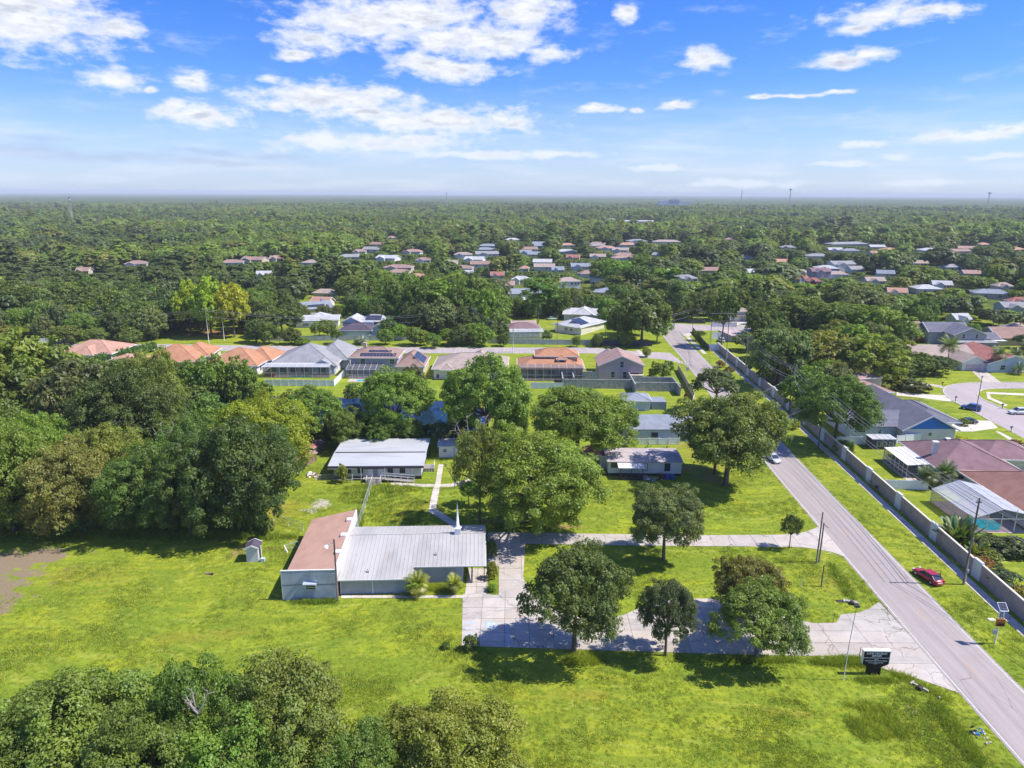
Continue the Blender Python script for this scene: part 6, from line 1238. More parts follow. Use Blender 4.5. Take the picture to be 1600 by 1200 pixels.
# ---------------------------------------------------------------- poles and wires
M_POLE = mat('weathered pole', (0.20,0.165,0.14), 0.9, 2.0, 0.25, stretch=(1,1,.1)); M_CPOLE = mat('concrete pole', (0.52,0.50,0.47), 0.8, 1.0, 0.1); M_WIRE = mat('wire', (0.30,0.30,0.31), 0.6); M_INS = mat('insulator', (0.5,0.5,0.52), 0.4)
POLES = {}
def pole(key, base, top, label, m=None, arms=(), r=.17, name='utility_pole', lean=True, group=None, cat='utility pole', trans=False):
    g = G(*base); Hh = height_at(g, *top); root = empty(name, g, 0, label, cat, group); mb = MB(); lx = 0
    mb.tube([(0,0,-.2),(0,0,Hh)], [r, r*.66], 8); mb.build('pole_shaft', m or M_POLE, root); POLES[key] = (g[0], g[1], Hh)
    for z, L, th in arms:
        a = MB(); a.obox((0,0,Hh-z), (L,.1,.12), th); o = a.build('crossarm', M_POLE, root)
        for q in (-.45,-.2,.2,.45): i_ = MB(); i_.cyl((math.cos(th)*L*q, math.sin(th)*L*q), .07, Hh-z+.06, Hh-z+.3, 6); i_.build('insulator', M_INS, o)
    if trans: o = MB().cyl((.38,0), .24, Hh-2.6, Hh-1.6, 10).build('transformer', M_INS, root)
    return root
A0 = math.radians(8)
pole('a', (1508,907), (1524,770), 'leaning utility pole with pale boxes beside the red car', arms=((.7,.9,A0),)); 
o = MB(); o.obox((.25,-.05,2.2), (.3,.22,.5)); o.build('meter_box', M_INS, bpy.data.objects['utility_pole']); o = MB(); o.tube([(.2,0,.3),(.22,0,3.4)], .05, 5); o.build('conduit', M_CPOLE, bpy.data.objects['utility_pole'])
pole('b', (1279,697), (1285,604), 'tall wooden utility pole next to the sidewalk opposite the big forked oak', arms=((.5,2.6,A0+.1),(1.3,1.2,A0+.1)))
pole('c', (1233,640), (1238,569), 'dark utility pole in front of the wall left of the round oak', arms=((.5,2.4,A0+.1),(1.3,1.2,A0)), trans=True)
pole('d', (1163,595), (1168,523), 'pale concrete pole rising beside the sidewalk', M_CPOLE, arms=((.5,2.0,A0),), r=.22)
pole('e', (1133,569), (1139,485), 'slim dark pole on the verge near the far end of the wall', r=.14, arms=((.5,1.5,A0),), trans=True)
pole('f', (1108,548), (1109,490), 'thin pole at the far end of the long wall', r=.12)
pole('g', (1081,516), (1081,478), 'thin pole at the far street corner', r=.12)
pole('h', (531,941), (523,845), 'lone wooden light pole in front of the annex', r=.15, name='light_pole', cat='light pole')
lp = POLES['h']; lr_ = bpy.data.objects['light_pole']; o = MB().beam((0,0,lp[2]-.5), (-.75,-.1,lp[2]-.75), .06).build('lamp_arm', M_ALU, lr_); o = MB(); o.tube([(-.7,-.1,lp[2]-.72),(-.85,-.12,lp[2]-.85),(-1.1,-.2,lp[2]-1.15)], [.08,.2,.3], 10); o.build('lamp_head', M_TRIM, lr_)
pole('i', (1278,876), (1282,795), 'left one of the twin wooden poles at the end of the upper drive', r=.14); pole('j', (1282,874), (1287,812), 'right one of the twin wooden poles at the end of the upper drive', r=.14)
o = bpy.data.objects['utility_pole.008'] if 'utility_pole.008' in bpy.data.objects else None
if o: MB().beam((0,0,POLES['j'][2]-.25), (.6,-.4,POLES['j'][2]-.7), .09).build('brace', M_POLE, o)
pole('k', (1286,912), (1288,878), 'short wooden post on the lawn below the twin poles', r=.12, name='wooden_post', cat='post'); pole('l', (1254,912), (1254,895), 'thin rod on the lawn left of the short post', M_ALU, r=.04, name='marker_rod', cat='rod')
pole('m', (1305,969), (1310,955), 'thin marker rod at the inner edge of the apron', M_POLE, r=.05, name='marker_rod', cat='rod'); pole('n', (1346,1026), (1348,1006), 'short marker rod behind the black sign', M_POLE, r=.05, name='marker_rod', cat='rod')
pole('o', (1168,728), (1168,697), 'dark post beside the road right of the big forked oak', r=.12, name='wooden_post', cat='post')
pole('p', (1297,635), (1305,580), 'street light pole beside the residential street') if False else None
pole('q', (1525,638), (1530,580), 'thin utility pole standing at the bend of the residential street', r=.12, arms=((.4,.8,.4),))
pole('r', (801,551), (798,507), 'pale pole behind the orange two storey house', M_CPOLE, r=.16); pole('s', (870,538), (871,502), 'thin pole behind the orange house roof', r=.1); pole('t', (945,538), (945,498), 'dark pole at the dark street fence', r=.12); pole('u', (437,540), (436,490), 'dark street light pole left of the grey roof', r=.1); pole('v', (534,537), (534,500), 'dark thin pole right of the grey roof', r=.1)
pole('w', (739,528), (738,482), 'pale utility pole between the dark pines', M_CPOLE, r=.14, arms=((.4,2.2,0),)); pole('x', (12,525), (9,499), 'pale utility pole at the left edge with wires', M_CPOLE, r=.2, arms=((.5,2.4,0),(1.6,1.6,0))); pole('y', (88,524), (83,488), 'dark utility pole near the left edge', r=.16, arms=((.5,2.4,0),)); pole('z', (326,541), (322,486), 'utility pole in front of the yellow topped pines', M_CPOLE, r=.16, arms=((.5,2.0,0),)); pole('za', (350,536), (349,497), 'second pole in front of the yellow topped pines', M_CPOLE, r=.14)
pole('zb', (164,744), (164,700), '', r=.1) if False else None
pole('zc', (712,765), (712,700), 'thin dark pole beside the garden path', r=.08)
def wire(label, a, b, za, zb, sag=.8, r=.04, n=10, offs=(0,0)):
    pa, pb = (POLES[a] if isinstance(a, str) else a), (POLES[b] if isinstance(b, str) else b)
    A = Vector((pa[0]+offs[0], pa[1]+offs[1], pa[2]-za)); B = Vector((pb[0]+offs[0], pb[1]+offs[1], pb[2]-zb)); pts = []
    for i in range(n+1):
        t = i/n; p = A.lerp(B, t); p.z -= sag*4*t*(1-t); pts.append(p-A)
    root = empty('power_line', A, 0, label, 'power line', 'wires along the road'); root.location = A
    MB().tube(pts, r, 4).build('cable', M_WIRE, root)
near_end = (76.5, 62.0, 14.0)
spans = [('a','b','between the pole at the red car and the tall pole'),('b','c','between the tall pole and the dark pole'),('c','d','between the dark pole and the pale concrete pole'),('d','e','between the concrete pole and the slim dark pole'),('e','g','beyond the slim dark pole to the street corner')]
for a, b, tx in spans:
    for k, (z, ox, hh) in enumerate([(.25,-1.0,'left top wire'),(.25,0.0,'middle top wire'),(.25,1.0,'right top wire'),(2.6,.1,'lower cable'),(3.3,.1,'lowest cable')]):
        wire('%s %s' % (hh, tx), a, b, z, z, 1.0 if k < 3 else 1.5, .04 if k < 3 else .055, offs=(ox,0))
for k, (z, ox, hh) in enumerate([(.25,-.3,'left top wire'),(.25,.3,'right top wire'),(2.6,.1,'lower cable')]): wire('%s from the pole at the red car out of the frame' % hh, 'a', near_end, z, z, 1.0, .04 if k < 2 else .055, offs=(ox,0))
for k, z in enumerate((.3, 1.0, 3.0)):
    wire('%s wire behind the row of houses from the left pole' % ('top','second','lowest')[k], 'x', 'y', z, z, 1.0); wire('%s wire across the left woods' % ('top','second','lowest')[k], 'y', 'z', z, z, 2.2); wire('%s long wire over the grey and brown roofs' % ('top','second','lowest')[k], 'z', 'w', z, z, 3.5, n=16); wire('%s wire over the white street fence' % ('top','second','lowest')[k], 'w', 'r', z, z, 1.5); wire('%s wire over the orange roof' % ('top','second','lowest')[k], 'r', 't', z, z, 1.8); wire('%s wire to the street corner' % ('top','second','lowest')[k], 't', 'g', z, z, 1.8)
wire('service wire from the tall pole to the mobile home', 'b', (G(1060,694,3.2)[0], G(1060,694,3.2)[1], 3.4), 2.6, 0, 1.5, offs=(0,0)); wire('service wire from the dark pole over the road', 'c', (G(1062,655,3.2)[0], G(1062,655,3.2)[1], 3.5), 2.6, 0, 1.5)
# ---------------------------------------------------------------- flag pole, sign, solar speed sign
g = G(1322,1058); hF = height_at(g, 1329, 942); fp = empty('tall_thin_pole', g, 0, 'very thin tall pole with a small box on top beside the black sign', 'pole')
MB().tube([(0,0,0),(.05,0,hF*.5),(.28,0,hF)], [.055,.045,.035], 6).build('pole_shaft', M_INS, fp); MB().box(.05,.6,-.15,.15,hF,hF+.22).build('top_box', M_DARKT, fp)
M_SIGN = mat('black sign face', (0.016,0.013,0.017), 0.5); M_LET = mat('sign lettering', (0.8,0.78,0.78), 0.6)
sg = House('monument_sign', 'black monument sign with white lettering on a stepped base', (1349,1050), (1388,1049), cat='sign', rz=R(-1.5)); w = sg.W; k = w/3.1; th = .42
sgb = sg.part(MB().add([(x,y,z) for y in (0,th) for x, z in ((w*.22,0),(w*.74,0),(w*.74,1.15),(w*1.0,1.55),(w*1.0,3.3),(0,3.3),(0,1.55),(w*.22,1.15))], [(0,1,2,3,4,5,6,7),(15,14,13,12,11,10,9,8)]+[(i,8+i,8+(i+1)%8,(i+1)%8) for i in range(8)]), 'sign_body', M_SIGN)
sg.box((-.08,w+.08,-.08,th+.08,3.3,3.42), 'sign_cap', M_TRIM); sg.box((-.06,0,-.02,th,1.62,3.3), 'side_trim', M_TRIM); sg.box((w,w+.06,-.02,th,1.62,3.3), 'side_trim', M_TRIM)
def text_obj(body, name, m, parent, loc, size, rot=(math.pi/2,0,0), ext=.008, align='CENTER', sx=1.0, bold=0.0):
    cu = bpy.data.curves.new(name, 'FONT'); cu.body = body; cu.size = size; cu.extrude = ext; cu.align_x = align; cu.align_y = 'CENTER'; cu.offset = bold; cu.materials.append(m)
    tmp = bpy.data.objects.new('tmp_text', cu); me = bpy.data.meshes.new_from_object(tmp); bpy.data.objects.remove(tmp); me.name = name
    o = bpy.data.objects.new(name, me); COL.objects.link(o); o.parent = parent; o.location = loc; o.rotation_euler = rot; o.scale = (sx,1,1); return o
for body, z, s_, sx, bd in (('LCHP CHURCH', 3.02, .36, .98, .012), ('SERVICES', 2.70, .31, .92, .012), ('SUNDAY SCHOOL 9:30 AM WORSHIP 11:00', 2.42, .16, 1.0, .006), ('6:00 PM', 2.22, .15, 1.0, .006), ('WEDNESDAY BIBLE STUDY 7:00 PM', 2.02, .17, 1.0, .006), ('ALL ARE WELCOME HERE', 1.76, .15, 1.05, .003), ('COME IN', 1.62, .12, 1.0, .003)):
    text_obj(body, 'lettering', M_LET, sgb, (w*.5,-.012,z), s_*k, sx=sx, bold=bd)
g = G(1558,999); sp = empty('solar_speed_sign', g, R(-4), 'grey post with a solar panel, a white speed sign and an orange display', 'sign')
MB().tube([(0,0,0),(0,0,5.1)], .07, 8).build('post', M_ALU, sp)
M_SP = mat('sign white', (0.78,0.79,0.82), .4); M_AMB = mat('amber housing', (0.36,0.13,0.025), .6); M_DIS = mat('dark display', (0.07,0.02,0.02), .3)
o = MB(); o.obox((-.02,-.12,5.45), (1.05,1.15,.06), 0, R(38)); o.build('panel_frame', M_SP, sp); o = MB(); o.obox((-.02,-.135,5.495), (.90,1.0,.05), 0, R(38)); o.build('solar_panel', M_SOLAR, sp)
sgn = MB().box(-.38,.38,-.12,-.09,3.85,4.75).build('speed_sign', M_SP, sp)
M_BLK = mat('black paint', (0.01,0.01,0.01), .6); text_obj('SPEED', 'lettering', M_BLK, sgn, (0,-.13,4.62), .17, bold=.004); text_obj('LIMIT', 'lettering', M_BLK, sgn, (0,-.13,4.46), .17, bold=.004); text_obj('35', 'lettering', M_BLK, sgn, (0,-.13,4.14), .50, bold=.012)
dd = MB().box(-.5,.5,-.34,-.1,2.75,3.75).build('display_housing', M_AMB, sp); MB().box(-.42,.42,-.37,-.34,2.80,3.22).build('display_screen', M_DIS, dd); text_obj('YOUR SPEED', 'lettering', mat('amber letters', (0.65,0.34,0.05), .6), dd, (0,-.35,3.50), .15, bold=.003)
cb = MB().box(-.52,-.12,-.2,.12,1.5,2.0).build('control_box', M_INS, sp)
# ---------------------------------------------------------------- small things on the ground
def clutter(name, label, px, py, parts, cat):
    g = G(px, py); root = empty(name, g, 0, label, cat)
    for nm, mb, m in parts: mb.build(nm, m, root)
    return root
r_ = random.Random(4)
def junk(seed, n, s, z=.25):
    q = random.Random(seed); mb = MB()
    for _ in range(n): mb.obox((q.gauss(0,s), q.gauss(0,s*.7), q.uniform(.05,z)), (q.uniform(.1,.5)*s*2, q.uniform(.08,.3)*s*2, q.uniform(.05,.2)), q.uniform(0,3), q.uniform(-.4,.4), q.uniform(-.4,.4))
    return mb
clutter('rubbish_pile', 'small blue and white heap lying on the verge near the bottom right corner', 1531,1140, [('scrap', junk(1,9,.35,.5), M_BLUE), ('plastic', junk(2,5,.32,.6), M_TRIM), ('bracket', junk(3,4,.4,.3), M_DARKT)], 'rubbish')
clutter('sand_patch', 'little pale lump on the verge below the rubbish heap', 1549,1153, [('sand', junk(5,5,.3,.1), M_TAN)], 'lump')
def culvert(px, py, turn, label):
    g = G(px, py); root = empty('culvert_end', g, turn, label, 'culvert'); MB().box(-.9,.9,-.12,.12,0,.28).add([(-.9,.12,0),(.9,.12,0),(.7,.9,.06),(-.7,.9,.06)], [(0,1,2,3)]).build('headwall', M_CONC, root); MB().tube([(0,-.5,.12),(0,.0,.14)], .34, 12).build('pipe', M_DARKT, root); MB().box(-1.1,-.9,-.3,.5,0,.22).build('wing_wall', M_CONC, root)
culvert(1442,1070, R(-55), 'pale concrete culvert end with a dark mouth below the apron'); culvert(1334,938, R(-25), 'concrete culvert end at the tip of the lawn above the apron')
for px, py, lb in ((1292,1027,'white stone lying at the edge of the lower lawn'),(1298,862,'white stone beside the twin poles'),(1472,1086,'small white stone below the culvert')): clutter('white_stone', lb, px, py, [('stone', junk(px,3,.18,.3), M_TRIM)], 'stone')
clutter('utility_box', 'flat dark lid set in the lawn under the tall thin pole', 1314,935, [('lid', MB().box(-.4,.4,-.3,.3,0,.08), M_DARKT)], 'lid'); clutter('valve_cover', 'pale slab lying on the verge left of the solar speed sign', 1553,962, [('slab', MB().box(-.5,.4,-.3,.3,0,.1), M_CREAM)], 'slab')
clutter('log', 'short pale log lying in the field near the shed', 331,901, [('log_body', MB().tube([(-.7,0,.14),(.6,-.2,.14)], .14, 8), M_OLDW)], 'log'); clutter('log', 'pale branch lying on the lawn below the mobile home driveway oak', 1178,728, [('log_body', MB().tube([(-.7,0,.1),(.7,.2,.1)], .1, 6), M_PALE)], 'log')
M_BIN = mat('blue bin', (0.02,0.09,0.42), .4); M_MBIN = mat('maroon bin', (0.12,0.04,0.05), .5)
def bin_(px, py, m, label):
    g = G(px, py); root = empty('wheelie_bin', g, .1, label, 'bin'); mb = MB(); mb.add([(-.3,-.33,0),(.3,-.33,0),(.3,.33,0),(-.3,.33,0),(-.36,-.4,1.05),(.36,-.4,1.05),(.36,.4,1.05),(-.36,.4,1.05)], [(3,2,1,0),(4,5,6,7),(0,1,5,4),(1,2,6,5),(2,3,7,6),(3,0,4,7)]); mb.build('bin_body', m, root); mb = MB(); mb.obox((0,0,1.1), (.8,.9,.08), 0, R(-4)); mb.build('lid', m, root)
    for s_ in (-.3,.3): MB().tube([(s_-.04,.35,.12),(s_+.04,.35,.12)], .12, 10).build('wheel', M_DARKT, root)
bin_(1043,747, M_BIN, 'left blue wheelie bin in front of the mobile home'); bin_(1051,747, M_BIN, 'right blue wheelie bin in front of the mobile home'); bin_(1035,747, M_MBIN, 'dark maroon bin beside the blue bins')
clutter('yard_clutter', 'mixed clutter on the ground in front of the mobile home', 1020,750, [('crate', junk(11,6,.6,.5), M_TRIM), ('board', junk(12,6,.8,.3), M_OLDW), ('tub', junk(13,4,.7,.4), M_GREYW)], 'clutter')
clutter('yard_clutter', 'white fallen branches and scraps below the mobile home', 1045,770, [('crate', junk(21,8,.9,.3), M_PALE)], 'clutter'); clutter('yard_clutter', 'odds and ends beside the red roofed lean-tos', 487,745, [('crate', junk(31,8,1.1,.6), M_TRIM), ('board', junk(32,8,1.1,.4), M_OLDW)], 'clutter')
def mailbox(px, py, label):
    g = G(px, py); root = empty('mailbox', g, .4, label, 'mailbox', None); MB().box(-.06,.06,-.06,.06,0,1.1).build('post', M_DARKT, root); MB().box(-.35,.35,-.14,.14,1.1,1.42).build('box', M_DARKT, root)
mailbox(1493,621,'dark mailbox on the verge near the blue car'); mailbox(1472,598,'dark mailbox on the small round lawn'); mailbox(1566,632,'mailbox on the lawn inside the bend'); mailbox(1580,668,'mailbox beside the shaded part of the street')
# road sign at the junction
g = G(1073,586); rs_ = empty('road_sign', g, 0, 'grey back of a road sign beside the cross street', 'sign'); MB().tube([(0,0,0),(0,0,2.9)], .05, 6).build('post', M_ALU, rs_); MB().box(-.45,.45,-.05,-.02,2.0,3.0).build('sign_plate', M_INS, rs_)
# blue parking paint
M_BLUP = mat('faded blue paint', (0.26,0.52,0.72), .8, 1.6, .25, col2=(0.50,0.52,0.55), objspace=False); M_BLUL = mat('very faded blue paint', (0.46,0.50,0.58), .8, 1.2, .2, col2=(0.55,0.50,0.48), objspace=False)
def paint(name, pts, m, z=.063):
    o = MB().poly([(x,y,z) for x,y in PX(pts)]).build(name, m); tag(o, kind='structure'); return o
paint('parking_symbol_panel', [(762,983),(780,983),(779.5,973),(762,973)], M_BLUP); g = G(771,978)
text_obj('\u267f', 'parking_symbol', M_WHITE, None, (g[0], g[1], .068), 1.0, rot=(0,0,0), ext=.001); o = bpy.data.objects['parking_symbol']; o['kind'] = 'structure'
paint('parking_line', [(796.5,1009),(799.2,1009),(797.6,973),(795.4,973)], M_BLUP)
for k in range(4): paint('parking_hatch', [(729+k*1.0,1003-k*9),(746+k*.2,1003-k*9),(746,999-k*9),(729,999-k*9)], M_BLUL)
# ---------------------------------------------------------------- cars
def car_mesh(kind='sedan'):
    # stations along the car: x, half width, sill z, shoulder z
    if kind == 'sedan': L, Wd, roofz, st = 4.75, .91, 1.44, [(-2.37,.55,.42,.60),(-2.30,.80,.30,.72),(-2.0,.88,.25,.93),(-1.2,.91,.22,.97),(-.3,.91,.20,.93),(.75,.91,.20,.91),(1.3,.90,.22,.86),(1.95,.86,.25,.76),(2.28,.76,.30,.64),(2.37,.55,.42,.55)]; gh = [(-1.95,.95),(-1.15,1.38),(-.6,1.43),(.25,1.40),(1.15,.90)]
    else: L, Wd, roofz, st = 4.7, .95, 1.78, [(-2.35,.6,.45,.8),(-2.30,.88,.32,1.0),(-2.0,.93,.28,1.10),(-1.2,.95,.26,1.12),(0,.95,.26,1.10),(.9,.95,.26,1.08),(1.6,.92,.28,1.02),(2.1,.88,.3,.92),(2.33,.7,.4,.75)]; gh = [(-2.28,1.05),(-2.05,1.70),(-1.0,1.78),(.3,1.74),(1.15,1.06)]
    b = MB(); vs = []; n = 10
    for x, hw, zs, zt in st:
        ring = [(-hw*.86,zs),(-hw,zs+.10),(-hw,(zs+zt)/2),(-hw*.985,zt-.06),(-hw*.86,zt),(hw*.86,zt),(hw*.985,zt-.06),(hw,(zs+zt)/2),(hw,zs+.10),(hw*.86,zs)]; vs += [(x,y,z) for y,z in ring]
    fs = [(i*n+k, i*n+(k+1)%n, (i+1)*n+(k+1)%n, (i+1)*n+k) for i in range(len(st)-1) for k in range(n)]+[tuple(range(n)), tuple(reversed(range((len(st)-1)*n, len(st)*n)))]
    b.add(vs, fs, True)
    g = MB(); r = MB(); hwB, hwT = Wd*.90, Wd*.68; gv = []
    for i, (x, z) in enumerate(gh):
        top = i in (1,2,3); hw = hwT if top else hwB; gv += [(x,-hw,z),(x,hw,z)]
    xb0, zb0 = gh[0]; xb1, zb1 = gh[-1]; zb = (zb0+zb1)/2-.02
    base = [(gh[1][0]-.15,-hwB,zb0-.03),(gh[1][0]-.15,hwB,zb0-.03),(gh[3][0]+.25,-hwB,zb1+.0),(gh[3][0]+.25,hwB,zb1+.0)]
    v = gv+base; g.add(v, [(0,1,3,2),(6,7,9,8),(1,11,3),(0,2,10),(3,11,13,7,5),(2,4,6,12,10),(7,13,9),(6,8,12)])
    t = .02; rv = [(x,y*s_,z+t) for (x,y,z) in gv[2:8] for s_ in (1.04,)]; r.add(rv+[(x,y*.99,z-.05) for x,y,z in rv], [(0,1,3,2),(2,3,5,4),(6,8,9,7),(8,10,11,9),(0,2,8,6),(2,4,10,8),(1,7,9,3),(3,9,11,5),(0,6,7,1),(4,5,11,10)])
    for (a, c) in ((2,0),(3,1),(6,8),(7,9)): r.beam(gv[a], gv[c], .07, .05)
    for s_ in (-1,1): r.beam((gh[2][0]+.1, s_*hwT*1.01, gh[2][1]), (gh[2][0]+.05, s_*hwB*1.01, zb0-.03), .08, .05)
    return b, g, r, L, Wd
M_TYRE = mat('tyre', (0.02,0.02,0.02), .9); M_RIM = mat('alloy rim', (0.55,0.56,0.58), .35, metal=.6); M_LAMP = mat('headlight glass', (0.75,0.78,0.8), .1, spec=.8); M_TAIL = mat('tail light', (0.35,0.01,0.01), .2); M_CGLASS = mat('car glass', (0.045,0.055,0.07), .04, spec=1.0)
def paintm(name, col):
    m = bpy.data.materials.get(name)
    if m: return m
    m = mat(name, col, .28, spec=.6); b = [q for q in m.node_tree.nodes if q.type == 'BSDF_PRINCIPLED'][0]; b.inputs['Coat Weight'].default_value = .6; b.inputs['Coat Roughness'].default_value = .05; return m
def car(px, py, heading, label, col, pname, kind='sedan', open_door=False, group='cars', name='parked_car'):
    g = G(px, py); b, gl, rf_, L, Wd = car_mesh(kind); m = paintm(pname, col); root = empty(name, g, heading, label, 'car', group)
    b.build('body', m, root); gl.build('windows', M_CGLASS, root); rf_.build('roof', m, root)
    for x in (-1.42, 1.42):
        for s_ in (-1, 1):
            w_ = MB().tube([(x,s_*(Wd-.20),.33),(x,s_*(Wd+.015),.33)], .335, 18).build('wheel', M_TYRE, root); MB().tube([(x,s_*(Wd-.02),.33),(x,s_*(Wd+.03),.33)], .21, 12).build('rim', M_RIM, w_)
            MB().tube([(x,s_*(Wd-.35),.36),(x,s_*(Wd+.004),.36)], .39, 18).build('wheel_arch', M_DARKT, root)
    for s_ in (-1, 1):
        MB().obox((L/2-.16,s_*Wd*.66,.64), (.22,.36,.13)).build('headlight', M_LAMP, root); MB().obox((-L/2+.12,s_*Wd*.70,.80), (.2,.32,.15)).build('tail_light', M_TAIL, root)
        MB().obox((.85,s_*(Wd+.09),1.0), (.12,.2,.13)).build('wing_mirror', m, root)
    MB().obox((-L/2+.0,0,.62), (.04,.5,.14)).build('number_plate', M_SP, root); MB().box(-L/2+.02,-L/2+.3,-Wd*.8,Wd*.8,.28,.46).build('bumper', m, root); MB().box(L/2-.3,L/2-.02,-Wd*.8,Wd*.8,.28,.46).build('bumper', m, root)
    sl_ = MB(); zt = .97 if kind == 'sedan' else 1.12
    for s_ in (-1,1): sl_.box(-1.1,1.0,s_*Wd-.012,s_*Wd+.012,.36,.40); sl_.box(-.02,.0,s_*Wd-.008,s_*Wd+.008,.34,.9)
    sl_.build('door_line', M_DARKT, root)
    if open_door:
        d = MB(); a = R(-62); hx, hy = -.05, -Wd; ux, uy = -math.cos(a), -math.sin(a)*-1
        ux, uy = -math.cos(R(62)), -math.sin(R(62)); p0 = Vector((hx,hy,.3)); 
        q = [p0, p0+Vector((ux,uy,0))*1.0, p0+Vector((ux,uy,.62))*1.0, p0+Vector((0,0,.62))]; n_v = Vector((uy,-ux,0))*.06
        d.add(q+[v+n_v for v in q], [(3,2,1,0),(4,5,6,7),(0,1,5,4),(1,2,6,5),(2,3,7,6),(3,0,4,7)]); dr = d.build('open_door', m, root)
        wv = MB(); t0 = p0+Vector((0,0,.62)); wv.beam(t0+Vector((ux,uy,0))*.15, t0+Vector((ux*.35,uy*.35,.46)), .04); wv.beam(t0+Vector((ux*.35,uy*.35,.46)), t0+Vector((ux*.9,uy*.9,.46)), .04); wv.beam(t0+Vector((ux*.9,uy*.9,.46)), t0+Vector((ux,uy,0)), .04); wv.build('door_frame', m, dr)
    return root
car(1452,899, math.atan2(G(1434,888)[1]-G(1466,908)[1], G(1434,888)[0]-G(1466,908)[0])+.0, 'red sedan with one door open parked on the grass verge', (0.42,0.012,0.02), 'red car paint', open_door=True)
car(1517,634, R(140), 'blue hatchback parked at the kerb of the residential street', (0.03,0.10,0.36), 'blue car paint', 'suv'); car(1511,655, R(172), 'dark sedan parked on the driveway behind the blue gable house', (0.02,0.02,0.03), 'dark car paint'); car(1591,640, R(180), 'white van parked at the right edge of the street', (0.72,0.72,0.72), 'white car paint', 'suv')
car(1209,716, R(-84), 'silver car driving on the road beside the big forked oak', (0.60,0.61,0.64), 'silver car paint', name='driving_car'); car(862,499, R(20), 'pale green car parked behind the cream solar house', (0.45,0.62,0.52), 'green car paint'); car(1126,531, R(90), 'white car parked behind the leaning trunk right of the road', (0.72,0.72,0.72), 'white car paint', 'suv')
car(812,494, R(10), 'dark car in front of the pale two storey house', (0.03,0.03,0.04), 'dark car paint'); car(824,495, R(10), 'dark red pickup beside the dark car far behind the street', (0.18,0.02,0.02), 'dark red paint', 'suv'); car(322,410, R(0), 'blue tarpaulin covered car far in the left woods', (0.03,0.16,0.5), 'blue tarp', 'suv')
car(1493,479, R(60), 'dark car behind the grey gabled house', (0.02,0.02,0.03), 'dark car paint', 'suv'); car(1540,484, R(0), 'blue car far away near the right edge', (0.05,0.1,0.3), 'blue car paint')
# ---------------------------------------------------------------- far towers
def tower(px, py0, py1, label, lattice=True, D=2600, head=False):
    a, e = azel(px, py1); x, y = D*math.sin(a), D*math.cos(a); Hh = CAM_H+D*math.tan(e); root = empty('radio_tower', (x,y,0), 0, label, 'tower'); mb = MB(); r_ = 1.2
    for k in range(3): q = 2.1*k; mb.tube([(math.cos(q)*r_*1.6,math.sin(q)*r_*1.6,0),(math.cos(q)*r_,math.sin(q)*r_,Hh)], .32, 4)
    n = int(Hh/4)
    for i in range(n):
        for k in range(3): q, q2 = 2.1*k, 2.1*(k+1); mb.beam((math.cos(q)*r_,math.sin(q)*r_,i*4), (math.cos(q2)*r_,math.sin(q2)*r_,i*4+4), .22)
    mb.build('lattice', M_CPOLE, root)
    if head: MB().cyl((0,0), 4.2, Hh-3, Hh+1.5, 8).build('antenna_platform', M_GREYW, root)
    else: MB().cyl((0,0), 1.6, Hh-6, Hh-2, 6).build('antenna_platform', M_GREYW, root)
tower(105,345,313,'pale lattice mast rising from the woods at the left', D=1500); tower(695,322,302,'thin mast left of centre on the horizon'); tower(1233,310,292,'tower with a broad head on the horizon right of centre', head=True); tower(1544,312,295,'tower with a broad head near the right end of the horizon', head=True); tower(1157,303,294,'tiny mast on the horizon right of the white building', D=3200)
hb = empty('white_block', (*[v*1.0 for v in (lambda a: (3000*math.sin(a), 3000*math.cos(a)))(azel(1050,305)[0])], 0), 0, 'white building block standing out on the horizon', 'building')
for x0, x1, h_ in ((-55,-20,31),(-20,25,38),(25,75,30)): MB().box(x0,x1,0,40,0,h_).build('wall', M_WWALL, hb)
for z in (22,26,30): MB().box(-18,23,-.5,0,z,z+1.6).build('window_band', M_GLASS, hb)
# ================================================================ palms and shrubs
M_FROND = leaf_material('palm leaves', 0.25, 0.06)
def frond_mesh(seed, L=1.0, droop=.5, fan=False):
    r = random.Random(seed); mb = MB(); n = 12; pts = []
    for i in range(n+1):
        t = i/n; pts.append(Vector((L*t*math.cos(t*droop), 0, L*(.45*t-.95*droop*t*t*1.2))))
    for i in range(n):
        a, b = pts[i], pts[i+1]; mb.add([a+Vector((0,.012,0)), b+Vector((0,.012,0)), b+Vector((0,-.012,0)), a+Vector((0,-.012,0))], [(0,1,2,3)])
        if i >= 1:
            w = L*.40*math.sin(math.pi*min(1,(i+.6)/n))**.6
            for s in (-1, 1):
                for q in (0,.5):
                    p = a.lerp(b, q); e = p+Vector((L*.10, s*w*r.uniform(.8,1.1), -w*r.uniform(.25,.55))); mb.add([p, p+(b-a)*.42, e], [(0,1,2)])
    me = mb.mesh('frond', M_FROND); nf = len(me.polygons)
    for nm, lo, hi in (('tint', .8, 1.25), ('hue', .2, .9)):
        at = me.attributes.new(nm, 'FLOAT', 'FACE'); at.data.foreach_set('value', [r.uniform(lo, hi) for _ in range(nf)])
    return me
FRONDS = [frond_mesh(i, 1.0, d) for i, d in enumerate((.25,.45,.65,.9))]
M_PTRUNK = mat('palm trunk', (0.30,0.25,0.20), .9, 3, .25, stretch=(.3,.3,3))
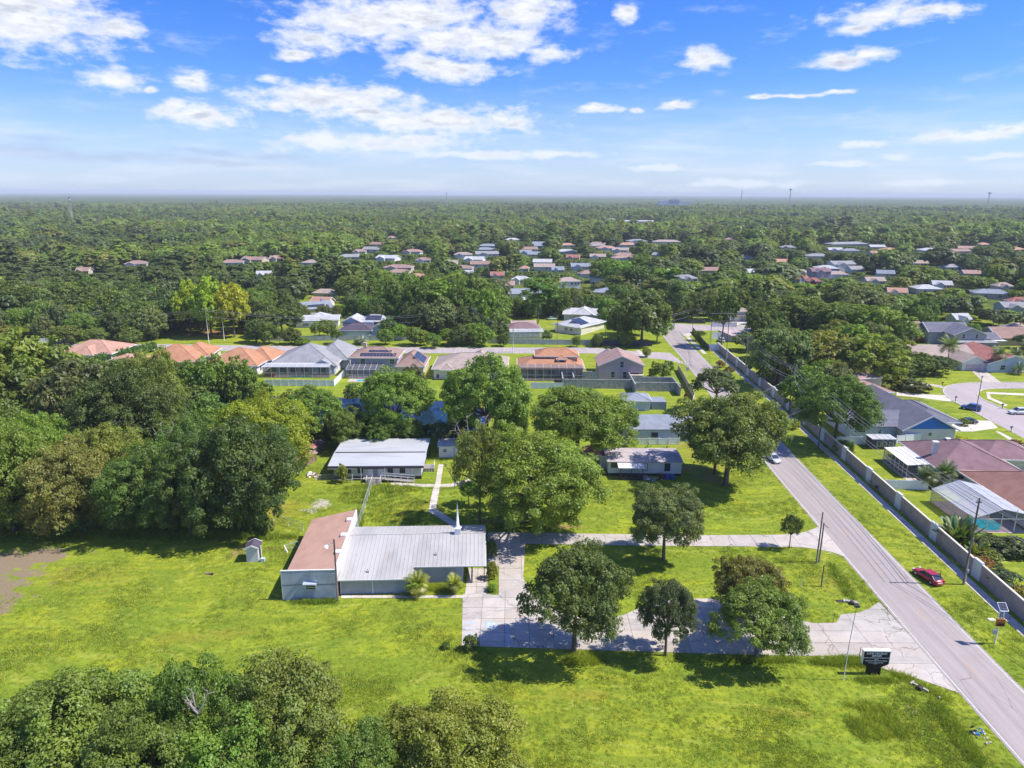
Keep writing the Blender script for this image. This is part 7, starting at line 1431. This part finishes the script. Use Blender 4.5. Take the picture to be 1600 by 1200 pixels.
def palm(px, py, Hm, Rf, label, n=20, tint=(0.16,0.22,0.05), old=(0.30,0.22,0.08), trunk=.16, group=None, name='palm_tree'):
    g = G(px, py); root = empty(name, g, random.Random(px).uniform(0,6), label, 'palm', group); r = random.Random(px*3+py)
    MB().tube([(0,0,-.1),(r.uniform(-.1,.1),0,Hm*.5),(0,0,Hm)], [trunk*1.3,trunk,trunk*.8], 8).build('trunk', M_PTRUNK, root)
    for k in range(n):
        t = k/n; me = FRONDS[min(3, int(t*4))]; o = link_mesh('frond', me, root); o.location = (0,0,Hm); o.rotation_euler = (0, R(-50+t*62+r.uniform(-8,8)), k*2.4+r.uniform(-.2,.2)); s = Rf*r.uniform(.85,1.1); o.scale = (s,s,s)
        c = old if t > .82 else tint; o.color = (*[v*r.uniform(.85,1.15) for v in c], 1)
    TREES.append((g[0], g[1], Rf)); return root
PB = (0.30,0.34,0.04)
palm(655,931, 1.7, 2.2, 'young palm in front of the recessed hall wall, the larger left one', 44, PB, trunk=.14); palm(713,929, 1.7, 1.6, 'young palm in front of the recessed hall wall, the smaller right one', 38, PB, trunk=.12)
palm(1447,757, 2.6, 2.6, 'left of the two bushy palms at the white garden fence', 40, (0.14,0.20,0.05)); palm(1476,755, 3.0, 2.7, 'right of the two bushy palms at the white garden fence', 40, (0.14,0.20,0.05))
palm(1478,572, 8.2, 4.2, 'tall palm in front of the tan roofed garage house', 26, (0.22,0.26,0.08), (0.32,0.26,0.14)); palm(1556,574, 6.0, 3.4, 'palm with a white trunk in front of the red brown roof', 22, (0.16,0.22,0.06)); palm(1583,572, 5.4, 3.2, 'second palm in front of the red brown roof', 22, (0.13,0.18,0.05)); palm(1590,578, 1.6, 2.6, 'low bushy palm under the second palm at the right edge', 22, (0.14,0.2,0.06)); palm(1597,560, 6.5, 2.6, 'palm at the right edge in front of the brown hipped house', 18, (0.14,0.18,0.06))
palm(566,541, 1.4, 2.6, 'silvery fan palm behind the solar house', 26, (0.34,0.38,0.34)); palm(1548,520, 8.0, 2.6, 'tall slim palm far right beside the pale street', 16, (0.12,0.16,0.06)); palm(1590,517, 8.0, 2.4, 'tall slim palm at the right edge far away', 16, (0.12,0.16,0.06)); palm(835,470, 8.5, 3.0, 'palm among the dark trees behind the two storey house', 16, (0.2,0.26,0.06)); palm(880,470, 8.5, 3.0, 'pale palm between the brown roof and the pale roof', 16, (0.2,0.26,0.08)); palm(795,452, 9, 3.2, 'palm in front of the brownish pink roof far behind', 16, (0.18,0.24,0.06)); palm(1500,490, 7, 2.8, 'palm behind the grey gabled house', 16, (0.16,0.2,0.06)); palm(1098,460, 7, 3, 'palm right of the blue grey corner house', 16, (0.16,0.22,0.06))
# big travellers palm / bird of paradise clump behind the wall
M_BAN = leaf_material('paddle leaves', 0.3, 0.08)
def paddle_mesh(seed):
    r = random.Random(seed); mb = MB(); n = 8; P = []
    for i in range(n+1):
        t = i/n; P.append((Vector((t*.55, 0, t*1.0-.25*t*t)), .0 if t < .35 else .095*math.sin(math.pi*(t-.35)/.65)**.5+.005))
    for (a, wa), (b, wb) in zip(P, P[1:]):
        for s in (-1,1): mb.add([a, b, b+Vector((0,s*(wb+.008),-.03)), a+Vector((0,s*(wa+.008),-.03))], [(0,1,2,3)])
    me = mb.mesh('paddle_leaf', M_BAN)
    for nm, lo, hi in (('tint', .8, 1.2), ('hue', .2, .8)):
        at = me.attributes.new(nm, 'FLOAT', 'FACE'); at.data.foreach_set('value', [r.uniform(lo, hi) for _ in range(len(me.polygons))])
    return me
PADD = [paddle_mesh(i) for i in range(2)]
def paddle_plant(px, py, Hm, n, label, tint=(0.16,0.24,0.05), spread=1.0, name='paddle_leaf_plant'):
    g = G(px, py); root = empty(name, g, 0, label, 'plant'); r = random.Random(px+py)
    for k in range(n):
        o = link_mesh('leaf', PADD[k % 2], root); a = k*2.4; rr = r.uniform(0, .5)*spread*Hm*.35; o.location = (math.cos(a)*rr, math.sin(a)*rr, r.uniform(0,Hm*.18)); o.rotation_euler = (0, R(r.uniform(-22,30)), a+r.uniform(-.3,.3)); s = Hm*r.uniform(.45,.9); o.scale = (s,s*.9,s); o.color = (*[v*r.uniform(.7,1.25) for v in tint], 1)
    TREES.append((g[0], g[1], Hm*.5))
paddle_plant(1497,842, 5.2, 120, 'very large clump of paddle shaped leaves behind the long wall', spread=1.5); paddle_plant(1530,862, 2.8, 90, 'lower leafy clump right of the large paddle leaved plant', (0.22,0.28,0.04), 2.0); paddle_plant(1512,850, 2.6, 60, 'leafy clump at the foot of the large paddle leaved plant', (0.18,0.26,0.05), 2.0)
paddle_plant(990,697, 3.2, 34, 'yellow green banana clump behind the mobile home roof', (0.32,0.42,0.05), 1.6); paddle_plant(1010,700, 1.8, 24, 'low banana clump right of the yellow green one behind the roof', (0.22,0.32,0.05), 2.2); paddle_plant(1040,702, 1.7, 24, 'low leafy clump behind the right end of the mobile home', (0.16,0.24,0.05), 2.6)
def bush(px, py, hw, Hm, tint, label, name='shrub', group=None, cat='shrub', flat=1.0):
    g = G(px, py); D = math.hypot(*g); Rm = hw*D/FPX; return tree(g[0], g[1]+Rm*.5*flat, Hm, Rm, 'bush', 1, label, group, tint, name=name, cat=cat)
bush(107,848,20,3.0,(0.15,0.28,0.05),'bright green shrub standing alone in front of the left tree belt'); bush(739,1020,14,2.0,C_DARK,'dark spiky shrub at the lower left corner of the parking lot'); bush(770,872,10,2.6,C_DARK,'dark shrub beside the right end of the metal roof'); bush(771,907,10,2.6,(0.26,0.30,0.05),'yellow green shrub in the small planting bed by the carport'); bush(771,926,9,1.1,(0.20,0.30,0.04),'low clipped shrub in front of the yellow green one by the carport'); bush(536,758,9,3.6,(0.26,0.32,0.08),'light green young shrub in front of the back hall'); bush(700,1016,8,0.8,C_MID,'little weed clump left of the parking lot corner')
bush(1431,608,24,2.8,(0.13,0.16,0.05),'rounded clipped hedge beside the curved walk','rounded_hedge',cat='hedge'); bush(1322,705,15,2.6,(0.16,0.24,0.05),'round green shrub against the long wall near the white fence'); bush(1368,752,7,.9,(0.30,0.12,0.06),'reddish low shrub along the wall, the left one'); bush(1378,762,7,1.0,(0.30,0.12,0.06),'reddish low shrub along the wall, the right one')
bush(1570,862,26,2.2,(0.14,0.18,0.07),'grey green hedge left part behind the long wall at the right edge','garden_hedge',cat='hedge'); bush(1600,866,26,2.2,(0.14,0.18,0.07),'grey green hedge right part cut by the right edge','garden_hedge',cat='hedge'); bush(1540,886,16,1.7,(0.34,0.20,0.06),'orange tinted shrub behind the wall near the pole'); bush(1574,915,24,2.4,(0.13,0.17,0.07),'round grey green shrub overhanging the wall at the right'); bush(1600,930,14,1.6,(0.34,0.28,0.06),'yellow orange shrub behind the wall at the right edge'); bush(1553,875,16,1.6,(0.26,0.30,0.06),'yellow green shrub behind the wall next to the orange one')
bush(1505,683,8,1.0,(0.5,0.5,0.03),'small bright yellow shrub at the corner of the blue gable house'); bush(1510,660,8,1.6,C_OLIVE,'small shrub beside the driveway of the dark car'); bush(1590,705,13,3.0,(0.22,0.14,0.06),'brownish tree like shrub behind the maroon wing'); bush(1440,529,9,2.5,(0.45,0.22,0.14),'orange pink flowering shrub beside the half timbered house'); bush(1455,530,7,2.5,(0.55,0.03,0.06),'bright red flowering shrub beside the half timbered house')
bush(1140,583,8,2.4,(0.30,0.26,0.05),'yellow brown shrub behind the long wall, nearer one'); bush(1126,572,7,2.2,(0.30,0.22,0.05),'yellow brown shrub behind the long wall, farther one'); bush(1290,612,7,2.0,C_MID,'small shrub behind the wall beside the pole'); bush(1243,668,8,2.4,(0.32,0.36,0.08),'pale variegated shrub just behind the wall near the tall pole'); bush(1225,655,8,2.0,(0.26,0.30,0.08),'pale shrub behind the wall left of the variegated one')
bush(1102,540,6,1.4,C_YEL,'yellow shrub at the corner of the long wall'); bush(560,540,9,1.6,C_OLIVE,'low shrub behind the grey roof'); bush(470,543,12,2.6,(0.2,0.28,0.04),'yellow green shrub behind the grey roof, left one'); bush(1063,608,4,1.6,(0.25,0.10,0.05),'reddish shrub inside the low beige wall, upper one'); bush(1073,622,4,1.8,(0.25,0.10,0.05),'reddish shrub inside the low beige wall, lower one')
for k in range(12): 
    px = 150+k*8; bush(px, 577-k*2.0, 6, 3.4, (0.12,0.22,0.04), 'tall clipped green hedge plant between the pink and the orange roofs', 'hedge_plant', 'hedge between the pink and the orange roofs', 'hedge')
# scrub at the foot of the left tree belt
r_ = random.Random(21); anch2 = [(*G(b[0], b[1]), b[6]) for b in belt if b[6] and b[1] > 760]; anch3 = [(*G(x_, y_), l_) for x_, y_, l_ in ((495,700,'green tree on the pond bank'), (545,705,'low green tree behind the back hall'), (590,700,'dark tree behind the hall roof'), (618,690,'leafy tree in front of the pond'), (690,700,'small dark tree by the white shed'), (762,700,'tall rounded tree on the pond bank'))]
for k in range(26):
    px = -20+k*17.5+r_.uniform(-4,4); bush(px, 838-abs(r_.gauss(0,3))-(10 if px < 60 else 0), r_.uniform(10,18), r_.uniform(1.6,4.2), [C_DARK,C_OAK,C_MID,C_OLIVE][r_.randrange(4)], near_label(*G(px, 838), 'undergrowth bush', anch2, USED) or 'undergrowth bush at the foot of the left tree belt', 'undergrowth_bush', 'bushes under the left tree belt')
for k in range(20):
    px = 480+k*16+r_.uniform(-4,4); py = 690+r_.uniform(-3,3)
    if 515 < px < 680: py = 683
    bush(px, py, r_.uniform(8,14), r_.uniform(1.6,3.4), [C_DARK,C_OAK,C_MID][r_.randrange(3)], near_label(*G(px, py), 'bank bush', anch3, USED) or 'bank bush between the pond and the back hall', 'bank_bush', 'bushes on the near bank of the pond')
# ---------------------------------------------------------------- grass: tufts over the near field, weeds in the swale
def tuft_mesh(seed, h, w, n):
    r = random.Random(seed); mb = MB()
    for _ in range(n):
        a = r.uniform(0, 6.28); b = Vector((r.gauss(0,w), r.gauss(0,w), 0)); d = Vector((math.cos(a), math.sin(a), 0)); s = Vector((-d.y, d.x, 0))*r.uniform(.018,.04); t = b+d*h*r.uniform(.2,.9)+Vector((0,0,h*r.uniform(.5,1))); mb.add([b-s, b+s, t], [(0,1,2)])
    me = mb.mesh('tuft', None)
    for nm, lo, hi in (('tint', .75, 1.3), ('hue', .1, 1.0)):
        at = me.attributes.new(nm, 'FLOAT', 'FACE'); at.data.foreach_set('value', [r.uniform(lo, hi) for _ in range(len(me.polygons))])
    return me
def grass_object(name, label, P, cols, meshes):
    n = len(P); me = bpy.data.meshes.new(name); me.vertices.add(n); me.vertices.foreach_set('co', np.array([(p[0], p[1], 0) for p in P], dtype=np.float32).ravel())
    a = me.attributes.new('which', 'INT', 'POINT'); a.data.foreach_set('value', np.array([p[3] for p in P], dtype=np.int32)); a = me.attributes.new('size', 'FLOAT', 'POINT'); a.data.foreach_set('value', np.array([p[2] for p in P], dtype=np.float32)); a = me.attributes.new('spin', 'FLOAT_VECTOR', 'POINT'); a.data.foreach_set('vector', np.array([(0,0,p[4]) for p in P], dtype=np.float32).ravel())
    o = bpy.data.objects.new(name, me); COL.objects.link(o); tag(o, label, kind='stuff'); src = bpy.data.collections.new(name+'_kinds'); q = 0
    for c in cols:
        m = leaf_material('%s blades %d' % (name, q), .35, .02, c)
        for t in meshes: t2 = t.copy(); t2.materials.clear(); t2.materials.append(m); s = bpy.data.objects.new('%s_kind_%02d' % (name, q), t2); src.objects.link(s); q += 1
    ng = bpy.data.node_groups.new(name, 'GeometryNodeTree'); ng.interface.new_socket('Geometry', in_out='INPUT', socket_type='NodeSocketGeometry'); ng.interface.new_socket('Geometry', in_out='OUTPUT', socket_type='NodeSocketGeometry')
    N_ = ng.nodes; L_ = ng.links; gi = N_.new('NodeGroupInput'); go = N_.new('NodeGroupOutput'); iop = N_.new('GeometryNodeInstanceOnPoints'); ci = N_.new('GeometryNodeCollectionInfo'); ci.inputs['Collection'].default_value = src; ci.inputs['Separate Children'].default_value = True; ci.inputs['Reset Children'].default_value = True
    def attr(nm, ty): z = N_.new('GeometryNodeInputNamedAttribute'); z.data_type = ty; z.inputs['Name'].default_value = nm; return z.outputs['Attribute']
    m2p = N_.new('GeometryNodeMeshToPoints'); L_.new(gi.outputs[0], m2p.inputs[0]); L_.new(m2p.outputs[0], iop.inputs['Points']); L_.new(ci.outputs[0], iop.inputs['Instance']); iop.inputs['Pick Instance'].default_value = True; L_.new(attr('which', 'INT'), iop.inputs['Instance Index']); L_.new(attr('size', 'FLOAT'), iop.inputs['Scale']); e2r = N_.new('FunctionNodeEulerToRotation'); L_.new(attr('spin', 'FLOAT_VECTOR'), e2r.inputs[0]); L_.new(e2r.outputs[0], iop.inputs['Rotation']); L_.new(iop.outputs[0], go.inputs[0])
    md = o.modifiers.new('blades', 'NODES'); md.node_group = ng; return o
boxes = [(min(x for x,y in p), max(x for x,y in p), min(y for x,y in p), max(y for x,y in p), p) for p in KEEP_OUT]
def free(x, y):
    for a, b, c, d, p in boxes:
        if a <= x <= b and c <= y <= d and in_poly(x, y, p): return False
    return True
r_ = random.Random(3); P = []
dirt = [pxblob(-40,905,110,46), pxblob(40,880,70,14,.15)]
while len(P) < 62000:
    y = 56+(r_.random()**1.25)*90; x = r_.uniform(-.80,.80)*(y+6)
    if x > 68 or not free(x, y): continue
    if any(((x-c[0])/c[2])**2+((y-c[1])/c[3])**2 < .9 for c in dirt): continue
    k = mnoise.noise(Vector((x*.12, y*.12, 1)))+.5*mnoise.noise(Vector((x*.5, y*.5, 4)))
    if k < r_.uniform(-.9,.5): continue
    P.append((x, y, r_.uniform(.5,1.1)*(1.0+.7*max(0,k)), r_.randrange(6) if k > .05 else 2*r_.randrange(3), r_.uniform(0,6.28)))
grass_object('lawn_grass', 'short uneven tufts of the bright mown field', P, [(0.26,0.33,0.03),(0.36,0.39,0.04),(0.21,0.29,0.025)], [tuft_mesh(1,.16,.14,12), tuft_mesh(2,.22,.18,14)])
P = []
def weeds(px, py, rx, ry, turn, n, s0, s1, ring=False, kinds=(0,1,2,3)):
    for _ in range(n):
        a = r_.uniform(0, 6.28); t = math.sqrt(r_.random()) if not ring else r_.gauss(.95,.09); x = math.cos(a)*t*rx; y = math.sin(a)*t*ry; c, s = math.cos(turn), math.sin(turn); g = G(px+c*x-s*y, py+s*x+c*y)
        if free(*g): P.append((g[0], g[1], r_.uniform(s0,s1), kinds[r_.randrange(len(kinds))], r_.uniform(0,6.28)))
weeds(1362,1100,36,8,.1,110,.5,1.0,False,(2,3)); weeds(1402,1128,8,26,-.6,100,.6,1.1,False,(0,2)); weeds(1345,1135,8,26,-.7,100,.6,1.1,False,(0,2)); weeds(1375,1130,30,20,.35,240,.5,1.0,False,(2,3)); weeds(1500,1140,9,60,-.65,220,.7,1.4); weeds(1435,1062,60,4,.45,130,.6,1.1,False,(2,3)); weeds(1318,905,5,34,-.6,110,.7,1.4); weeds(690,905,36,3,0,260,.8,1.5); weeds(690,918,34,6,0,500,.7,1.2,False,(2,3)); weeds(600,932,62,2,0,240,.6,1.2); weeds(490,943,40,2,0,200,.6,1.2,False,(0,1)); weeds(620,800,44,28,0,380,.5,1.1); weeds(560,780,30,10,0,160,.6,1.2); weeds(250,842,220,5,0,1500,.8,1.8); weeds(1330,1030,60,5,0,300,.7,1.3); weeds(1190,1028,60,3,0,200,.7,1.2); weeds(915,1030,26,6,0,300,.7,1.5,False,(2,3)); weeds(600,765,60,8,0,220,.7,1.4); weeds(1510,870,8,70,-.9,300,.5,1.0); weeds(560,815,6,14,0,200,.8,1.6); weeds(1370,1058,30,2,0,90,.7,1.2)
grass_object('tall_weeds', 'taller weeds and ground cover along edges and in the low wet spot', P, [(0.20,0.29,0.03),(0.33,0.39,0.035)], [tuft_mesh(11,.42,.26,22), tuft_mesh(12,.55,.30,24)])
# ================================================================ the far woods (nobody could count them) and the air
HOUSE_SPOTS = globals().get('HOUSE_SPOTS', [])
def scatter_woods():
    rr = random.Random(11); pts = []
    def dens(x, y):
        return mnoise.noise(Vector((x*0.004, y*0.004, 3.1)))
    # cells of a jittered grid, coarser with distance
    def ring(r0, r1, cell):
        out = []; half = R(43)
        nx = int(r1*math.sin(half)/cell)+1
        for i in range(-nx, nx+1):
            for j in range(int(r0*0.6/cell), int(r1/cell)+1):
                x = (i+rr.uniform(-.42,.42))*cell; y = (j+rr.uniform(-.42,.42))*cell
                d = math.hypot(x, y)
                if d < r0 or d >= r1 or abs(math.atan2(x, y)) > half: continue
                out.append((x, y))
        return out
    return ring(325, 900, 7.8) + ring(900, 1800, 9.6) + ring(1800, 3400, 11.5)
cand = scatter_woods()
keep = []
spots = [(h[0], h[1], h[2]) for h in HOUSE_SPOTS]
grid = {}
for h in spots:
    D = math.hypot(h[0], h[1]); ux, uy = h[0]/D, h[1]/D
    L = h[3] if len(h) > 3 else min(260.0, 14.0+D*0.20)
    # keep the house plot and the garden on its near side free
    for cx in range(int((min(h[0], h[0]-ux*L)-h[2]-5)//40), int((max(h[0], h[0]-ux*L)+h[2]+5)//40)+1):
        for cy in range(int((min(h[1], h[1]-uy*L)-h[2]-5)//40), int((max(h[1], h[1])+h[2]+5)//40)+1):
            grid.setdefault((cx, cy), []).append((h[0], h[1], h[2], ux, uy, L))
road_far = [p for p in rc if p[1] > 300]
for x, y in cand:
    D = math.hypot(x, y); ok = True; hcap = 99.0
    for cx in (int(x//40),):
        for hx, hy, hr, ux, uy, L in grid.get((cx, int(y//40)), ()):
            dx, dy = x-hx, y-hy; t = -(dx*ux+dy*uy); w = abs(dx*uy-dy*ux)
            if -hr*0.9 < t < L and w < hr+(4 if L > .16*D else 1.5):
                hm = 1.2 + t*56/D*0.80
                if hm < 3.6 or t < hr: ok = False; break
                hcap = min(hcap, hm)
    if ok and D < 620:
        for p in road_far:
            if math.hypot(x-p[0], y-p[1]) < 9: ok = False; break
        if ok:
            for poly in KEEP_OUT:
                if in_poly(x, y, poly): ok = False; break
        if ok:
            for tx, ty, tr_ in TREES:
                if abs(x-tx) < 7 and math.hypot(x-tx, y-ty) < 0.62*tr_+3.0: ok = False; break
    if ok and D < 520:
        # the neighbourhoods are open: fewer trees there
        pass
    if ok: keep.append((x, y, D, hcap))
keep.sort(key=lambda p: p[2])
def wood_kind(x, y):
    """pine and cypress belts, oak hammocks"""
    return mnoise.noise(Vector((x*0.0022+5, y*0.0042, 0.5)))
NEAR_N = 150
near, far = keep[:0], []
inview = []
for p in keep:
    if abs(math.atan2(p[0], p[1])) < R(36.5) and len(inview) < NEAR_N: inview.append(p)
    else: far.append(p)
tints = [C_DARK, C_OAK, C_MID, C_GREY, C_OAK, C_OLIVE]
def tone(x, y):
    k = mnoise.noise(Vector((x*0.006, y*0.006, 9)))
    return C_BRIGHT if k > 0.42 else (C_OLIVE if k > 0.25 else (C_DARK if k < -0.3 else None))
for i, (x, y, D, hcap) in enumerate(inview):
    r_ = random.Random(i*13+1); c = tone(x, y) or tints[r_.randrange(6)]; st = 'pine' if r_.random() < 0.14 else ('cone' if r_.random() < .06 else 'oak')
    h = r_.uniform(8.5, 14.5)*(1.25 if st == 'pine' else 1); full = h; h = min(h, hcap); st = 'oak' if h < full*.8 else st; rad = max(h, full*.5)*r_.uniform(0.36, 0.48)*(0.6 if st != 'oak' else 1)
    side = 'left' if x < -60 else ('right' if x > 110 else None)
    tn_ = {C_DARK: 'dark ', C_OAK: 'green ', C_MID: 'fresh green ', C_GREY: 'greyish ', C_OLIVE: 'olive ', C_BRIGHT: 'bright green '}[c]
    lb = near_label(x, y, tn_+{'oak': 'tree', 'pine': 'pine', 'cone': 'pointed tree'}[st], ANCHORS, USED) or {'oak': 'rounded tree in the wooded neighbourhood beyond the street', 'pine': 'tall pine above the wooded neighbourhood beyond the street', 'cone': 'narrow pointed tree in the wooded neighbourhood beyond the street'}[st]
    tree(x, y, h, rad, 'mass' if st == 'oak' and D < 400 else st, 2 if D > 400 else 1, lb, 'trees of the wooded neighbourhood', c, name='neighbourhood_tree')

M_FIX = [leaf_material('leaves far %d' % k, fixed=c) for k, c in enumerate([((c[0]*0.98+.006), c[1]*.95, c[2]*1.15+.006) for c in (C_DARK, C_MID, C_OLIVE, C_BRIGHT)])]
# the rest as point instances: one object per belt of distance
def woods(name, P, protos_, label):
    n = len(P); me = bpy.data.meshes.new(name)
    me.vertices.add(n); me.vertices.foreach_set('co', np.array([(p[0], p[1], 0) for p in P], dtype=np.float32).ravel())
    rr = np.random.RandomState(len(P)); idx = np.zeros(n, dtype=np.int32); sc = np.zeros((n,3), dtype=np.float32); rot = np.zeros((n,3), dtype=np.float32)
    for i, p in enumerate(P):
        k = wood_kind(p[0], p[1]); cone = (k > 0.18 and rr.rand() < 0.8) or rr.rand() < 0.10
        tn = 1.5*mnoise.noise(Vector((p[0]*0.0035, p[1]*0.006, 2))) + rr.uniform(-.42,.42)
        ncol = 4; ci = 0 if tn < -0.24 else (1 if tn < 0.08 else (2 if tn < 0.36 else 3))
        kinds = [q for q in range(len(protos_)) if protos_[q][1] == ('cone' if cone else 'oak') and protos_[q][2] == ci]
        idx[i] = kinds[rr.randint(len(kinds))]
        h = rr.uniform(7.0, 12.5)*(1+.55*max(0, rr.normal()*.55))*(1.15 if cone else 1)*(1+0.12*k); h0 = h; h = min(h, p[3]); rad = max(h, h0*.5)*(rr.uniform(.28,.38) if cone else rr.uniform(.38,.64)); g_ = 1.25 if p[2] > 1800 else 1.14
        sc[i] = (rad*g_, rad*g_, h); rot[i] = (0, 0, rr.uniform(0, 6.28))
    a = me.attributes.new('which', 'INT', 'POINT'); a.data.foreach_set('value', idx)
    a = me.attributes.new('size', 'FLOAT_VECTOR', 'POINT'); a.data.foreach_set('vector', sc.ravel())
    a = me.attributes.new('turn', 'FLOAT_VECTOR', 'POINT'); a.data.foreach_set('vector', rot.ravel())
    o = bpy.data.objects.new(name, me); COL.objects.link(o); tag(o, label, kind='stuff')
    src = bpy.data.collections.new(name + '_kinds')
    for q, (mesh, st, ci) in enumerate(protos_):
        mesh = mesh.copy(); mesh.materials.clear(); mesh.materials.append(M_FIX[ci])
        s = bpy.data.objects.new('%s_kind_%02d' % (name, q), mesh); src.objects.link(s)
    ng = bpy.data.node_groups.new(name, 'GeometryNodeTree')
    ng.interface.new_socket('Geometry', in_out='INPUT', socket_type='NodeSocketGeometry'); ng.interface.new_socket('Geometry', in_out='OUTPUT', socket_type='NodeSocketGeometry')
    N_ = ng.nodes; L_ = ng.links; gi = N_.new('NodeGroupInput'); go = N_.new('NodeGroupOutput'); iop = N_.new('GeometryNodeInstanceOnPoints'); ci_ = N_.new('GeometryNodeCollectionInfo')
    ci_.inputs['Collection'].default_value = src; ci_.inputs['Separate Children'].default_value = True; ci_.inputs['Reset Children'].default_value = True
    def attr(nm, ty):
        q = N_.new('GeometryNodeInputNamedAttribute'); q.data_type = ty; q.inputs['Name'].default_value = nm; return q.outputs['Attribute']
    m2p = N_.new('GeometryNodeMeshToPoints'); L_.new(gi.outputs[0], m2p.inputs[0]); L_.new(m2p.outputs[0], iop.inputs['Points']); L_.new(ci_.outputs[0], iop.inputs['Instance'])
    iop.inputs['Pick Instance'].default_value = True; L_.new(attr('which', 'INT'), iop.inputs['Instance Index'])
    L_.new(attr('size', 'FLOAT_VECTOR'), iop.inputs['Scale'])
    e2r = N_.new('FunctionNodeEulerToRotation'); L_.new(attr('turn', 'FLOAT_VECTOR'), e2r.inputs[0]); L_.new(e2r.outputs[0], iop.inputs['Rotation'])
    L_.new(iop.outputs[0], go.inputs[0])
    md = o.modifiers.new('trees', 'NODES'); md.node_group = ng
    return o
P2 = [(PROTO[('oak',2,i)][0], 'oak', c) for c in range(4) for i in range(4)] + [(PROTO[('cone',2,i)][0], 'cone', c) for c in range(4) for i in range(2)]
P3 = [(PROTO[('oak',3,i)][0], 'oak', c) for c in range(4) for i in range(3)] + [(PROTO[('cone',3,i)][0], 'cone', c) for c in range(4) for i in range(2)]
woods('wooded_suburb', [p for p in far if p[2] < 900], P2, 'continuous tree cover over the suburb beyond the houses')
woods('distant_woodland', [p for p in far if p[2] >= 900], P3, 'distant flat woodland reaching towards the horizon')
# beyond three kilometres the canopy reads as one ruffled sheet
def canopy():
    r = 3250.0; rings = []
    while r < 24000: rings.append(r); r += 5.0 if r < 3600 else (9.0 if r < 4600 else r*0.006)
    na = 620; A = np.linspace(-R(44), R(44), na); rs = np.array(rings)
    X = np.outer(rs, np.sin(A)); Y = np.outer(rs, np.cos(A)); g = np.random.RandomState(5)
    Z = 9.5 + g.uniform(-2.6, 2.6, X.shape); big = np.zeros_like(X)
    for k in range(9):
        th = g.uniform(0, 6.28); fr = 10**g.uniform(-3.6, -2.5); big += np.sin(X*math.cos(th)*fr + Y*math.sin(th)*fr + g.uniform(0, 6.28))
    Z += big*0.9; Z[0,:] = 0
    V = np.stack([X, Y, Z], 2).reshape(-1, 3); nr = len(rs)
    i = np.arange((nr-1)*(na-1)); a = (i//(na-1))*na + i % (na-1); F = np.stack([a, a+1, a+na+1, a+na], 1)
    me = bpy.data.meshes.new('canopy'); me.vertices.add(len(V)); me.vertices.foreach_set('co', V.astype(np.float32).ravel())
    me.loops.add(4*len(F)); me.loops.foreach_set('vertex_index', F.astype(np.int32).ravel()); me.polygons.add(len(F)); me.polygons.foreach_set('loop_start', np.arange(len(F), dtype=np.int32)*4)
    me.update(calc_edges=True)
    m = bpy.data.materials.new('far canopy'); m.use_nodes = True; t = m.node_tree; t.nodes.clear(); n = NT(t)
    co = n.node('ShaderNodeNewGeometry').outputs['Position']
    c = n.mix(n.ramp(n.noise(n.mapping(co, scale=(1, .35, 1)), 0.004, 5, 0.6), 0.38, 0.62), (0.060, 0.095, 0.036), (0.115, 0.150, 0.048))
    c = n.mix(n.ramp(n.noise(co, 0.05, 3, 0.6), 0.4, 0.65, 0, .6), c, (0.042, 0.07, 0.032))
    b = n.node('ShaderNodeBsdfDiffuse', ins={'Color': c}); o_ = n.node('ShaderNodeOutputMaterial'); n.l.new(b.outputs[0], o_.inputs[0]); me.materials.append(m)
    tag(link_mesh('horizon_woodland', me), 'flat wooded land fading blue at the horizon', kind='stuff')
canopy()
# the air
M_AIR = bpy.data.materials.new('air'); M_AIR.use_nodes = True; t_ = M_AIR.node_tree; t_.nodes.clear(); n_ = NT(t_)
pv = n_.node('ShaderNodeVolumePrincipled', ins={'Color': (0.88, 0.94, 1.0, 1), 'Density': HAZE, 'Anisotropy': 0.0}); ou = n_.node('ShaderNodeOutputMaterial'); n_.l.new(pv.outputs[0], ou.inputs['Volume'])
hz = MB().box(-26500, 26500, -26500, 26500, -1.2, 84.0).build('haze', M_AIR); tag(hz, 'thin bluish air over the whole land', kind='stuff')
